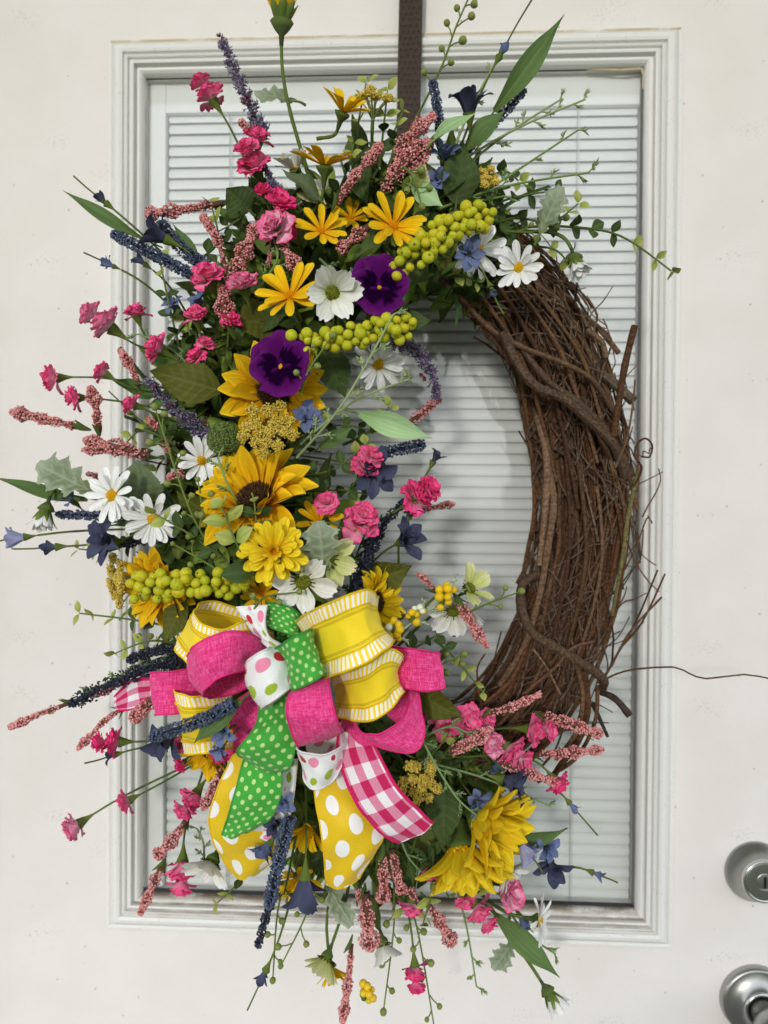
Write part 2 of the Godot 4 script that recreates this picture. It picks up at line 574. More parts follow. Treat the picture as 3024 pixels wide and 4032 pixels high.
func spike(kind: String, pts: Array, width: float, label: String) -> void:
	var pink := kind == "pink"
	var t := thing("pink_heather_spike" if pink else "navy_seed_spike", label, "flower spike", "pink beaded spikes" if pink else "navy seeded spikes", Transform3D(Basis(), pts[0]))
	var path := smooth(local(t, pts), 8)
	var total := 0.0
	for i in path.size() - 1:
		total += (path[i + 1] - path[i]).length()
	var s := Shape.new()
	var r := width * 0.5
	var br := 0.0009 if pink else 0.00085
	var count := int(clampf(total * r * TAU * 0.8 / (br * br * 3.4), 60, 1100))
	var ph := rf(0, 6)
	for i in count:
		var u := sqrt(rf(0.0, 1.0)) if pink else rf(0.0, 1.0)
		var lump := 0.8 + 0.2 * sin(u * total * 420.0 + ph) if pink else 0.92
		if pink:
			lump *= smoothstep(-0.15, 0.35, u)
		if kind == "dark":
			lump = 0.5 + 0.5 * absf(sin(u * total * 260.0 + ph))
		if pink:
			lump *= 0.78 + 0.34 * sin(u * total * 170.0 + ph * 2.0) * sin(u * total * 95.0 + ph)
			if sin(u * total * 610.0 + ph * 3.0) > 0.93 and rng.randf() < 0.8:
				continue
		lump *= sqrt(maxf(1.0 - pow(maxf(u - 0.86, 0.0) / 0.145, 2.0), 0.05))
		var dir := Vector3(rf(-1, 1), rf(-1, 1), rf(-1, 1)).normalized()
		var d := (along(path, u + 0.02) - along(path, u - 0.02)).normalized()
		dir = (dir - d * dir.dot(d)).normalized()
		var q := along(path, u) + dir * r * lump * rf(0.72, 1.05) + d * rf(-0.001, 0.001)
		var col: Color
		if pink:
			col = Color(0.6, 0.2, 0.2).lerp(Color(0.78, 0.4, 0.38), rng.randf()) if rng.randf() < 0.78 else Color(0.4, 0.1, 0.09)
		elif kind == "dark":
			col = Color(0.012, 0.014, 0.03) * rf(0.6, 1.5) if rng.randf() < 0.85 else Color(0.05, 0.06, 0.1)
		else:
			col = Color(0.042, 0.06, 0.115).lerp(Color(0.14, 0.19, 0.3), rng.randf() * rng.randf())
		bead(s, q, br * rf(0.8, 1.2), col)
	var beads := part("beads", s.mesh(), M.bead_pink if pink else M.bead_navy, t)
	beads.set_meta("kind", "stuff")
	var c := Shape.new()
	c.tube(path, taper(path.size(), maxf(r * 0.4, 0.0008), r * 0.3), 7, Color(0.09, 0.05, 0.03) if pink else Color(0.025, 0.03, 0.04), Color(0.25, 0.08, 0.07) if pink else Color(0.02, 0.025, 0.045))
	part("core", c.mesh(), M.green, t)
	if pink:
		var d0 := (path[2] - path[0]).normalized()
		for k in 2:
			var f := facing(path[0] - d0 * 0.008, d0, rf(0, TAU) + k * 2.5)
			part("bract", blade("bract", {"W": 0.34, "w": [0.3, 0.9, 1.0, 0.2], "bend": -0.3, "cup": 0.5, "base": Color(0.08, 0.12, 0.03), "tip": Color(0.12, 0.16, 0.04), "nu": 5, "nv": 4}), M.green, t, Transform3D((f.basis * Basis(Vector3(0, 0, 1), 1.25)).scaled_local(Vector3.ONE * 0.016), f.origin))


func lavender(pts: Array, width: float, label: String) -> void:
	var t := thing("lavender_spike", label, "lavender", "purple lavender spikes", Transform3D(Basis(), pts[0]))
	var path := smooth(local(t, pts), 8)
	var total := 0.0
	for i in path.size() - 1:
		total += (path[i + 1] - path[i]).length()
	var s := Shape.new()
	var r := width * 0.5
	var branches := int(total * 1500)
	for i in branches:
		var u := float(i) / branches
		var d := (along(path, u + 0.03) - along(path, u - 0.03)).normalized()
		var o := Vector3(rf(-1, 1), rf(-1, 1), rf(-1, 1)).normalized()
		o = (o - d * o.dot(d)).normalized()
		var dir := (o + d * rf(0.3, 0.9)).normalized()
		var l := r * rf(0.7, 1.25) * (1.0 - 0.55 * u * u)
		var q := along(path, u)
		var tone := rf(0.5, 1.4)
		for k in 16:
			var w := (k + 0.5) / 16.0
			var e := (dir * rf(0.4, 1.0) + Vector3(rf(-1, 1), rf(-1, 1), rf(-1, 1)) * 0.9).normalized()
			var col := Color(0.155, 0.12, 0.21) * tone if rng.randf() < 0.7 else Color(0.4, 0.35, 0.46) * rf(0.7, 1.2)
			spindle(s, q + dir * l * w, e, rf(0.002, 0.004), 0.00055, col)
	var f := part("florets", s.mesh(), M.petal, t)
	f.set_meta("kind", "stuff")
	var c := Shape.new()
	c.tube(path, taper(path.size(), 0.0012, 0.0006), 6, Color(0.04, 0.05, 0.03), Color(0.06, 0.04, 0.08))
	part("core", c.mesh(), M.green, t)
	for k in int(total * 40):
		var u := rf(0.15, 0.95)
		var o := Vector3(rf(-1, 1), rf(-0.4, 1), rf(0, 1)).normalized()
		var tuft := Shape.new()
		for j in 26:
			spindle(tuft, Vector3.ZERO, o + Vector3(rf(-1, 1), rf(-1, 1), rf(-1, 1)) * 0.75, rf(0.003, 0.005), 0.0004, Color(0.2, 0.05, 0.07) * rf(0.6, 1.5))
		part("red_tuft", tuft.mesh(), M.petal, t, Transform3D(Basis(), along(path, u) + o * r * 0.9))


func yarrow(at: Vector3, dir: Vector3, size: float, to: Vector3, label: String, heads := 14) -> void:
	var t := thing("yellow_yarrow", label, "yarrow", "yellow yarrow clusters", facing(at, dir, rf(0, TAU)))
	var crumbs := Shape.new()
	var st := Shape.new()
	for i in heads:
		var r := sqrt((i + 0.5) / heads) * size * 0.45
		var a := i * 2.39996 + rf(-0.3, 0.3)
		var q := Vector3(cos(a) * r, size * 0.1 * (1.0 - r / size) + rf(-0.003, 0.003), sin(a) * r)
		var path := smooth([Vector3(0, -size * 0.5, 0), q * 0.55 - Vector3(0, size * 0.2, 0), q - Vector3(0, 0.002, 0)], 4)
		st.tube(path, taper(path.size(), 0.0009, 0.0007), 5, Color(0.22, 0.26, 0.1), Color(0.3, 0.33, 0.12))
		for k in 150:
			var d := Vector3(rf(-1, 1), rf(-0.4, 0.8), rf(-1, 1))
			spindle(crumbs, q + d * size * 0.085, Vector3(rf(-1, 1), rf(-0.2, 1), rf(-1, 1)), rf(0.0016, 0.0028), 0.0009, Color(0.7, 0.5, 0.05).lerp(Color(0.86, 0.68, 0.18), rng.randf()) * rf(0.7, 1.15))
	part("florets", crumbs.mesh(), M.petal, t).set_meta("kind", "stuff")
	part("stalks", st.mesh(), M.green, t)
	stem(t, at - dir.normalized() * size * 0.5, dir, to, 0.0016, M.green)


func sedum(at: Vector3, dir: Vector3, size: float, label: String) -> void:
	var t := thing("green_sedum_head", label, "seed head", "", facing(at, dir, 0.0))
	var s := Shape.new()
	for i in 520:
		var r := sqrt((i + 0.5) / 520.0)
		var a := i * 2.39996
		bead(s, Vector3(cos(a) * r, 0.8 * sqrt(1.0 - r * r * 0.98) + rf(-0.1, 0.05), sin(a) * r) * size * 0.5, size * 0.03 * rf(0.8, 1.2), Color(0.1, 0.14, 0.035) * rf(0.5, 1.7))
	part("beads", s.mesh(), M.bead_pink, t).set_meta("kind", "stuff")
	part("core", lathe([Vector2(0.05, -0.3), Vector2(0.4, 0.0), Vector2(0.4, 0.2), Vector2(0.0, 0.36)], 12, Color(0.04, 0.06, 0.02), Color(0.04, 0.06, 0.02)), M.green, t, Transform3D(Basis.from_scale(Vector3.ONE * size), Vector3.ZERO))


func berries(pts: Array, spread: float, r: float, count: int, kind: String, label: String) -> void:
	var t := thing(kind + "_berry_spray", label, "berries", "berry sprays", Transform3D(Basis(), pts[0]))
	var path := smooth(local(t, pts), 8)
	var s := Shape.new()
	s.tube(path, taper(path.size(), 0.0022, 0.0014), 7, Color(0.09, 0.13, 0.03), Color(0.12, 0.17, 0.04))
	part("stem", s.mesh(), M.green, t)
	if not kept.has("ball"):
		var b := SphereMesh.new()
		b.radius = 1.0
		b.height = 2.0
		b.radial_segments = 20
		b.rings = 11
		kept.ball = b
	var placed := []
	for i in count:
		var best := Vector3.ZERO
		var far := -1.0
		for tries in 14:
			var u := (i + rf(0.0, 1.0)) / count
			var q := along(path, u) + Vector3(rf(-1, 1), rf(-1, 1), rf(-0.2, 0.8)).normalized() * spread * rf(0.5, 1.0)
			var near := 1.0
			for o in placed:
				near = minf(near, q.distance_to(o))
			if near > far:
				far = near
				best = q
			if near > r * 2.0:
				break
		placed.append(best)
		var k := r * rf(0.76, 1.2)
		var turn := Basis(Vector3(rf(-1, 1), rf(-1, 1), rf(-1, 1)).normalized(), rf(0, TAU))
		var m: Material = M["berry_" + kind + str(int(rng.randf() > 0.3) if kind == "mixed" else rng.randi() % (5 if kind == "lime" else 2))]
		if kind == "yellow" and rng.randf() < 0.1:
			m = M.berry_cream
		part("berry", kept.ball, m, t, Transform3D(turn.scaled_local(Vector3(k, k * rf(0.9, 1.08), k)), best))


func leaf(kind: String, base: Vector3, tip: Vector3, width: float, roll: float, label: String, called := "leaf") -> void:
	var d := tip - base
	var l := d.length()
	var x := d / l
	var y := (Vector3(0, 0, 1) - x * x.z).normalized()
	y = y.rotated(x, roll)
	var t := thing(called, label, "leaf", "", Transform3D(Basis(x, y, x.cross(y)), base))
	var o: Dictionary = M["leaf_" + kind].duplicate()
	o.W = width / l
	var s := Shape.new()
	blade_into(s, o)
	part("blade", s.mesh(), M.leaf if kind != "pale" and kind != "miller" else M.leaf_felt, t, Transform3D(Basis.from_scale(Vector3(l, l, l)), Vector3.ZERO))
	var st := Shape.new()
	var path := smooth([Vector3(-l * 0.22, -l * 0.08, 0), Vector3(-l * 0.08, -l * 0.015, 0), Vector3(l * 0.1, -0.0006, 0), Vector3(l * 0.35, 0.0, 0)], 3)
	st.tube(path, taper(path.size(), minf(width * 0.06, 0.0016), 0.0005), 6, Color(0.1, 0.14, 0.03), o.get("mid", Color(0.1, 0.14, 0.03)))
	part("stalk", st.mesh(), M.green, t)


func sprig(pts: Array, pairs: int, size: float, young: float, label: String, kind := "round") -> void:
	var t := thing("leafy_sprig", label, "sprig", "leafy sprigs of the wreath", Transform3D(Basis(), pts[0]))
	var path := smooth(local(t, pts), 8)
	var s := Shape.new()
	s.tube(path, taper(path.size(), 0.0013, 0.0007), 6, Color(0.06, 0.09, 0.025), Color(0.14, 0.19, 0.05))
	part("stem", s.mesh(), M.green, t)
	for i in pairs:
		var u := lerpf(0.22, 1.0, float(i) / maxi(pairs - 1, 1))
		var d := (along(path, u + 0.04) - along(path, u - 0.04)).normalized()
		var o := d.cross(Vector3(rf(-0.3, 0.3), rf(-0.3, 0.3), 1)).normalized().rotated(d, i * 1.3 + rf(-0.3, 0.3))
		for k in 2:
			o = -o
			var x := (o + d * rf(0.3, 0.7)).normalized()
			var y := (d * rf(0.2, 0.8) + Vector3(0, 0, rf(0.7, 1.5)))
			y = (y - x * y.dot(x)).normalized()
			var q := size * rf(0.8, 1.15) * (1.0 - 0.3 * u)
			var lib: Array = M["sprig_young"] if u > 1.0 - young else M["sprig_old"]
			part("leaf", lib[rng.randi() % lib.size()], M.leaf, t, Transform3D(Basis(x, y, x.cross(y)).scaled_local(Vector3(q, q, q)), along(path, u) + x * 0.001))


func needle_sprig(pts: Array, tufts: int, size: float, col: Color, label: String) -> void:
	var t := thing("needle_sprig", label, "sprig", "pale needle sprigs", Transform3D(Basis(), pts[0]))
	var path := smooth(local(t, pts), 8)
	var s := Shape.new()
	s.tube(path, taper(path.size(), 0.0012, 0.0008), 6, col * 0.8, col)
	part("stem", s.mesh(), M.green, t)
	var f := Shape.new()
	for i in tufts:
		var u := lerpf(0.15, 1.0, float(i) / maxi(tufts - 1, 1)) + rf(-0.05, 0.05)
		var d := (along(path, u + 0.04) - along(path, u - 0.04)).normalized()
		var o := d.cross(Vector3(rf(-0.6, 0.6), rf(-0.6, 0.6), 1)).normalized() * (1.0 if i % 2 else -1.0)
		var q := along(path, u)
		var e := q + (o * 0.75 + d * 0.8).normalized() * size * rf(0.35, 0.6)
		var tw := PackedVector3Array([q, q.lerp(e, 0.5) + d * 0.0006, e])
		f.tube(tw, taper(3, 0.0007, 0.0006), 5, col, col)
		for k in 9:
			var w := 0.35 + 0.65 * k / 8.0
			var dir := ((e - q).normalized() + Vector3(rf(-1, 1), rf(-1, 1), rf(-1, 1)) * 0.8).normalized()
			spindle(f, q.lerp(e, w), dir, size * rf(0.18, 0.36), 0.0009, col * rf(0.8, 1.2))
	part("needles", f.mesh(), M.leaf, t).set_meta("kind", "stuff")


func bell_sprig(pts: Array, count: int, size: float, col: Color, label: String) -> void:
	var t := thing("green_berry_sprig", label, "sprig", "green berry sprigs", Transform3D(Basis(), pts[0]))
	var path := smooth(local(t, pts), 8)
	var s := Shape.new()
	s.tube(path, taper(path.size(), 0.0011, 0.0007), 6, col * 0.7, col)
	if not kept.has("bell"):
		kept.bell = lathe([Vector2(0.0, -1.0), Vector2(0.55, -0.85), Vector2(0.95, -0.3), Vector2(1.0, 0.2), Vector2(0.8, 0.75), Vector2(0.62, 0.9), Vector2(0.5, 0.7), Vector2(0.0, 0.35)], 12, Color(0.14, 0.19, 0.035), Color(0.27, 0.3, 0.09))
	var balls := []
	for i in count:
		var u := lerpf(0.25, 1.0, float(i) / maxi(count - 1, 1))
		var d := (along(path, u + 0.04) - along(path, u - 0.04)).normalized()
		var o := d.cross(Vector3(rf(-0.5, 0.5), rf(-0.5, 0.5), 1)).normalized() * (1.0 if i % 2 else -1.0)
		var q := along(path, u)
		var dir := (o + d * rf(0.5, 1.4) + Vector3(0, 0, rf(-0.2, 0.5))).normalized()
		if i == count - 1:
			dir = d
		var e := q + dir * size * rf(0.9, 2.2)
		s.tube(PackedVector3Array([q, q.lerp(e, 0.5) + d * 0.001, e]), taper(3, 0.0007, 0.0006), 5, col, col)
		balls.append(facing(e, dir, 0))
	part("stem", s.mesh(), M.green, t)
	for b in balls:
		var k := size * rf(0.4, 0.6)
		part("berry", kept.bell, M.green_berry, t, Transform3D(b.basis.scaled_local(Vector3(k, k, k)), b.origin + b.basis.y * k * 0.7))


# ---------------------------------------------------------------- ribbons

func ribbon(bow: Node3D, called: String, m: Material, hem: Material, e: Array, label: String, width: float, hems := [0.0, 1.0], sag := 0.0) -> void:
	var a := []
	var b := []
	for i in range(0, e.size(), 2):
		a.append(e[i])
		b.append(e[i + 1])
	var A := smooth(local(bow, a), 7)
	var B := smooth(local(bow, b), 7)
	var nu := A.size() - 1
	var nv := 10
	var s := Shape.new()
	var rows := []
	var run := rf(0, 0.05)
	var ph := rf(0, 6)
	for i in nu + 1:
		var mid := A[i].lerp(B[i], 0.5)
		if i:
			run += mid.distance_to(A[i - 1].lerp(B[i - 1], 0.5))
		var tan := (A[mini(i + 1, nu)] + B[mini(i + 1, nu)] - A[maxi(i - 1, 0)] - B[maxi(i - 1, 0)]).normalized()
		var nrm := tan.cross(B[i] - A[i]).normalized()
		var row := PackedVector3Array()
		for j in nv + 1:
			var v := float(j) / nv
			var bump := sag * sin(PI * v) + 0.0009 * sin(v * 5.0 + run * 150.0 + ph) + 0.0006 * sin(v * 11.0 - run * 310.0 + ph * 2.0)
			row.append(A[i].lerp(B[i], v) + nrm * bump)
		rows.append([row, nrm, run])
	for face in 2:
		var first := s.v.size()
		for r in rows:
			for j in nv + 1:
				s.put(r[0][j] - r[1] * 0.0004 * face, Color.WHITE, Vector2(r[2] / width, float(j) / nv))
		s.grid(first, nu, nv, face == 1)
	for end in 2:
		var k := nu * (nv + 1) * end
		var back := (nu + 1) * (nv + 1) + k
		for j in nv:
			s.tri(k + j, k + j + 1, back + j)
			s.tri(k + j + 1, back + j + 1, back + j)
	var o := part(called, s.mesh(), m, bow)
	o.set_meta("label", label)
	var h := Shape.new()
	for v in hems:
		var line := PackedVector3Array()
		for r in rows:
			var x: float = v * nv
			var k := mini(int(x), nv - 1)
			line.append(r[0][k].lerp(r[0][k + 1], x - k) + r[1] * (0.0003 if v > 0.01 and v < 0.99 else -0.0002))
		var fine := PackedVector3Array()
		for k in line.size() - 1:
			for w in 3:
				fine.append(line[k].lerp(line[k + 1], w / 3.0))
		fine.append(line[line.size() - 1])
		var rad := PackedFloat32Array()
		for k in fine.size():
			rad.append(0.00075 * (1.0 + 0.35 * (k % 2)))
		h.tube(fine, rad, 5, Color.WHITE, Color.WHITE)
	part("stitched_edge", h.mesh(), hem, o)


# ---------------------------------------------------------------- materials of the flowers

func make_materials() -> void:
	for key in ["petal", "leaf", "green"]:
		mat(key, Color.WHITE, 0.9 if key == "petal" else 0.66, 0.12 if key == "petal" else 0.25, true, 0.45 if key == "petal" else 0.25 if key == "leaf" else 0.0)
	mat("leaf_felt", Color.WHITE, 0.95, 0.1, true, 0.2)
	mat("bead_pink", Color.WHITE, 0.55, 0.35, true)
	mat("bead_navy", Color.WHITE, 0.4, 0.5, true)
	mat("green_berry", Color.WHITE, 0.5, 0.35, true)
	var weave := noise_tex(0.12, 5, Color.WHITE, Color.BLACK, 0, 1, 256, 3.0)
	for key in ["petal", "leaf", "leaf_felt"]:
		var m: StandardMaterial3D = M[key]
		m.normal_enabled = true
		m.normal_texture = weave
		m.normal_scale = 0.35
		m.uv1_triplanar = true
		m.uv1_scale = Vector3.ONE * 40.0
	for k in 5:
		var b := mat("berry_lime%d" % k, [Color(1, 1, 1), Color(0.9, 0.95, 0.8), Color(1.0, 0.93, 0.75), Color(0.82, 0.88, 0.75), Color(0.95, 1.0, 1.0)][k], 0.5, 0.35)
		b.albedo_texture = image_tex(128, 64, func(x, y): return speckle(x, y, k))
	for k in 2:
		var y := mat("berry_yellow%d" % k, Color(0.78, 0.52, 0.01) * (1.0 if k else 0.9), 0.5, 0.35)
		y.albedo_color = y.albedo_color
		mat("berry_mixed%d" % k, Color(0.75, 0.5, 0.02) if k else Color(0.05, 0.12, 0.02), 0.45, 0.4)
	mat("berry_cream", Color(0.75, 0.78, 0.6), 0.5, 0.35)

	# petals
	var frill := {"w": [0.2, 0.55, 1.0, 1.0, 0.55], "W": 0.95, "bend": -0.5, "bend0": 0.15, "cup": 0.28, "ruffle": 0.075, "rfreq": 6.0, "round": 0.15, "teeth": 0.12, "tn": 7, "nu": 7, "nv": 8}
	M.carn0 = set_of("carn0", 5, frill.merged({"base": Color(0.88, 0.6, 0.68), "mid": Color(0.88, 0.3, 0.46), "tip": Color(0.88, 0.12, 0.32), "edge": Color(0.86, 0.05, 0.23, 0.65)}), 0.4)
	M.carn1 = set_of("carn1", 5, frill.merged({"base": Color(0.88, 0.74, 0.79), "mid": Color(0.88, 0.52, 0.65), "tip": Color(0.86, 0.24, 0.42), "edge": Color(0.8, 0.07, 0.24, 0.65)}), 0.4)
	M.carn2 = set_of("carn2", 5, frill.merged({"base": Color(0.82, 0.36, 0.48), "mid": Color(0.86, 0.16, 0.34), "tip": Color(0.86, 0.07, 0.26), "edge": Color(0.82, 0.03, 0.19, 0.7)}), 0.4)
	var strap := {"w": [0.4, 0.66, 0.86, 1.0, 1.06, 0.95], "bend": -0.25, "bend0": 0.08, "cup": 0.24, "rib": 0.014, "rn": 2.0, "nu": 10, "nv": 10, "round": 0.13, "vein": 0.16}
	M.daisy_white = set_of("dw", 5, strap.merged({"W": 0.3, "base": Color(0.76, 0.76, 0.66), "mid": Color(0.8, 0.8, 0.78), "tip": Color(0.82, 0.82, 0.8)}))
	M.daisy_yellow = set_of("dy", 5, strap.merged({"W": 0.29, "bend": -0.4, "base": Color(0.76, 0.36, 0.008), "mid": Color(0.81, 0.48, 0.012), "tip": Color(0.83, 0.55, 0.02)}))
	M.daisy_lemon = set_of("dl", 5, strap.merged({"W": 0.32, "bend": 0.25, "base": Color(0.78, 0.46, 0.01), "mid": Color(0.82, 0.58, 0.02), "tip": Color(0.84, 0.64, 0.03)}))
	var fan := {"w": [0.25, 0.5, 0.85, 1.05, 1.0, 0.75], "W": 0.64, "bend": -0.25, "bend0": 0.12, "cup": 0.3, "rib": 0.024, "rn": 5.0, "teeth": 0.14, "tn": 5, "round": 0.1, "nu": 10, "nv": 12}
	M.cosmos_white = set_of("cw", 4, fan.merged({"base": Color(0.6, 0.62, 0.4), "mid": Color(0.78, 0.78, 0.7), "tip": Color(0.82, 0.82, 0.78)}))
	M.cosmos_green = set_of("cg", 4, fan.merged({"base": Color(0.4, 0.45, 0.1), "mid": Color(0.55, 0.58, 0.22), "tip": Color(0.68, 0.66, 0.36)}))
	var ray := {"w": [0.5, 0.78, 0.96, 1.06, 1.0, 0.7, 0.1], "W": 0.42, "bend": -0.4, "bend0": 0.25, "cup": 0.4, "crease": 0.08, "nu": 10, "nv": 10, "wave": 0.03, "vein": 0.2}
	M.sun0 = set_of("s0", 5, ray.merged({"base": Color(0.7, 0.31, 0.008), "mid": Color(0.78, 0.45, 0.012), "tip": Color(0.81, 0.54, 0.02)}))
	M.sun1 = set_of("s1", 5, ray.merged({"base": Color(0.7, 0.4, 0.01), "mid": Color(0.76, 0.52, 0.015), "tip": Color(0.78, 0.58, 0.03)}))
	var face := {"w": [0.35, 0.72, 0.98, 1.12, 1.15, 0.95], "bend": -0.15, "bend0": 0.1, "cup": 0.06, "ruffle": 0.06, "rfreq": 7.0, "round": 0.36, "nu": 14, "nv": 18, "vein": 0.12, "base": Color(0.062, 0.0045, 0.075), "mid": Color(0.075, 0.006, 0.088), "tip": Color(0.1, 0.009, 0.115), "edge": Color(0.15, 0.018, 0.165, 0.5), "blot": Color(0.012, 0.003, 0.02)}
	M.pansy = [blade("pansy0", face.merged({"W": 1.1, "blot_at": 0.66})), blade("pansy1", face.merged({"W": 1.35, "blot_at": 0.55})), blade("pansy2", face.merged({"W": 1.2, "blot_at": 0.0}))]
	var bell := {"w": [0.35, 0.5, 0.65, 1.0, 0.85, 0.15], "W": 0.5, "bend": -1.1, "bend0": 0.1, "power": 2.0, "cup": 0.35, "nu": 9, "nv": 5, "wave": 0.05, "wfreq": 5.0}
	M.blue0 = set_of("b0", 4, bell.merged({"base": Color(0.085, 0.09, 0.15), "mid": Color(0.08, 0.086, 0.145), "tip": Color(0.06, 0.066, 0.115)}), 0.5)
	M.blue1 = set_of("b1", 4, bell.merged({"base": Color(0.14, 0.17, 0.3), "mid": Color(0.16, 0.2, 0.35), "tip": Color(0.14, 0.175, 0.32)}), 0.5)
	M.blue2 = set_of("b2", 4, bell.merged({"base": Color(0.36, 0.38, 0.62), "mid": Color(0.42, 0.44, 0.68), "tip": Color(0.38, 0.4, 0.65)}), 0.5)

	# leaves
	M.leaf_tongue = {"w": [0.25, 0.6, 0.95, 1.0, 0.75, 0.3, 0.02], "bend": -0.3, "bend0": 0.15, "cup": 0.15, "wave": 0.02, "wfreq": 5.0, "nu": 18, "nv": 12, "rim_c": Color(0.14, 0.21, 0.075), "base": Color(0.09, 0.14, 0.035), "mid": Color(0.11, 0.18, 0.06), "tip": Color(0.1, 0.16, 0.05), "vein": 0.12}
	M.leaf_pale = M.leaf_tongue.merged({"base": Color(0.22, 0.35, 0.14), "mid": Color(0.33, 0.48, 0.24), "tip": Color(0.34, 0.5, 0.26), "vein": 0.22, "rim_c": Color(0.38, 0.52, 0.3)}, true)
	M.leaf_broad = {"w": [0.2, 0.75, 1.0, 0.95, 0.7, 0.35, 0.03], "bend": -0.35, "bend0": 0.15, "cup": 0.12, "crease": 0.08, "wave": 0.045, "wfreq": 9.0, "jag": 0.05, "veins": 7.0, "nu": 40, "nv": 14, "base": Color(0.07, 0.075, 0.012), "mid": Color(0.085, 0.09, 0.014), "tip": Color(0.075, 0.085, 0.014), "rim_c": Color(0.13, 0.14, 0.03), "vein": 0.12}
	M.leaf_dark = M.leaf_broad.merged({"base": Color(0.045, 0.065, 0.02), "mid": Color(0.05, 0.08, 0.024), "tip": Color(0.055, 0.085, 0.024), "rim_c": Color(0.09, 0.13, 0.045)}, true)
	M.leaf_miller = {"w": [0.1, 0.4, 0.35, 0.9, 0.62, 1.08, 0.7, 0.98, 0.5, 0.28], "bend": -0.4, "bend0": 0.2, "cup": 0.1, "crease": 0.1, "wave": 0.05, "wfreq": 11.0, "jag": 0.12, "veins": 5.0, "rim_c": Color(0.34, 0.38, 0.28), "nu": 40, "nv": 14, "base": Color(0.15, 0.18, 0.08), "mid": Color(0.19, 0.235, 0.14), "tip": Color(0.23, 0.28, 0.19), "edge": Color(0.38, 0.42, 0.32, 0.55), "vein": 0.18}
	M.leaf_grey = M.leaf_broad.merged({"base": Color(0.09, 0.12, 0.05), "mid": Color(0.11, 0.145, 0.07), "tip": Color(0.12, 0.155, 0.075), "rim_c": Color(0.14, 0.18, 0.09), "vein": 0.14}, true)
	M.leaf_cream = M.leaf_broad.merged({"base": Color(0.2, 0.25, 0.07), "mid": Color(0.24, 0.28, 0.08), "tip": Color(0.55, 0.5, 0.25), "edge": Color(0.68, 0.6, 0.36, 0.9)}, true)
	var round_leaf := {"w": [0.15, 0.75, 1.0, 0.9, 0.55, 0.05], "W": 0.72, "bend": -0.25, "bend0": 0.1, "cup": 0.15, "crease": 0.1, "nu": 7, "nv": 6}
	M.sprig_old = set_of("old", 4, round_leaf.merged({"base": Color(0.05, 0.08, 0.02), "mid": Color(0.055, 0.095, 0.028), "tip": Color(0.05, 0.085, 0.025), "rim_c": Color(0.1, 0.15, 0.05)}))
	M.sprig_young = set_of("young", 4, round_leaf.merged({"base": Color(0.2, 0.25, 0.04), "mid": Color(0.36, 0.4, 0.1), "tip": Color(0.44, 0.46, 0.16), "rim_c": Color(0.3, 0.36, 0.08)}))


func speckle(x: float, y: float, k: int) -> Color:
	var c := Color(0.66, 0.68, 0.09).linear_to_srgb() if false else Color(0.77, 0.75, 0.17)
	var n := hash2(floor(x * 16.0), floor(y * 8.0))
	c = c.lerp(Color(0.62, 0.62, 0.1), n * 0.35)
	if y < 0.07 + 0.02 * sin(x * 44.0):
		return Color(0.36, 0.33, 0.1)
	for i in 16:
		var q := Vector2(hash2(i, 1.0 + k), 0.15 + 0.7 * hash2(i, 2.0 + k))
		var d := Vector2((x - q.x) * 2.0, y - q.y).length()
		if d < 0.012 + 0.02 * hash2(i, 3.0):
			c = c.lerp(Color(0.42, 0.3, 0.08), 0.8)
	return c


# ---------------------------------------------------------------- door

func box(s: Shape, lo: Vector3, hi: Vector3) -> void:
	var f := [[Vector3(1, 0, 0), Vector3(0, 1, 0), Vector3(0, 0, 1)], [Vector3(0, 1, 0), Vector3(1, 0, 0), Vector3(0, 0, -1)], [Vector3(0, 0, 1), Vector3(1, 0, 0), Vector3(0, 1, 0)], [Vector3(1, 0, 0), Vector3(0, 0, 1), Vector3(0, -1, 0)], [Vector3(0, 1, 0), Vector3(0, 0, 1), Vector3(1, 0, 0)], [Vector3(0, 0, 1), Vector3(0, 1, 0), Vector3(-1, 0, 0)]]
	var mid := (lo + hi) * 0.5
	var h := (hi - lo) * 0.5
	for q in f:
		var first := s.v.size()
		for k in 4:
			var a: float = -1.0 if k % 2 == 0 else 1.0
			var b: float = -1.0 if k < 2 else 1.0
			s.put(mid + (q[0] * a + q[1] * b + q[2]) * h)
		s.tri(first, first + 2, first + 1)
		s.tri(first + 1, first + 2, first + 3)


func slab(lo: Vector3, hi: Vector3) -> ArrayMesh:
	var s := Shape.new()
	box(s, lo, hi)
	return s.mesh()


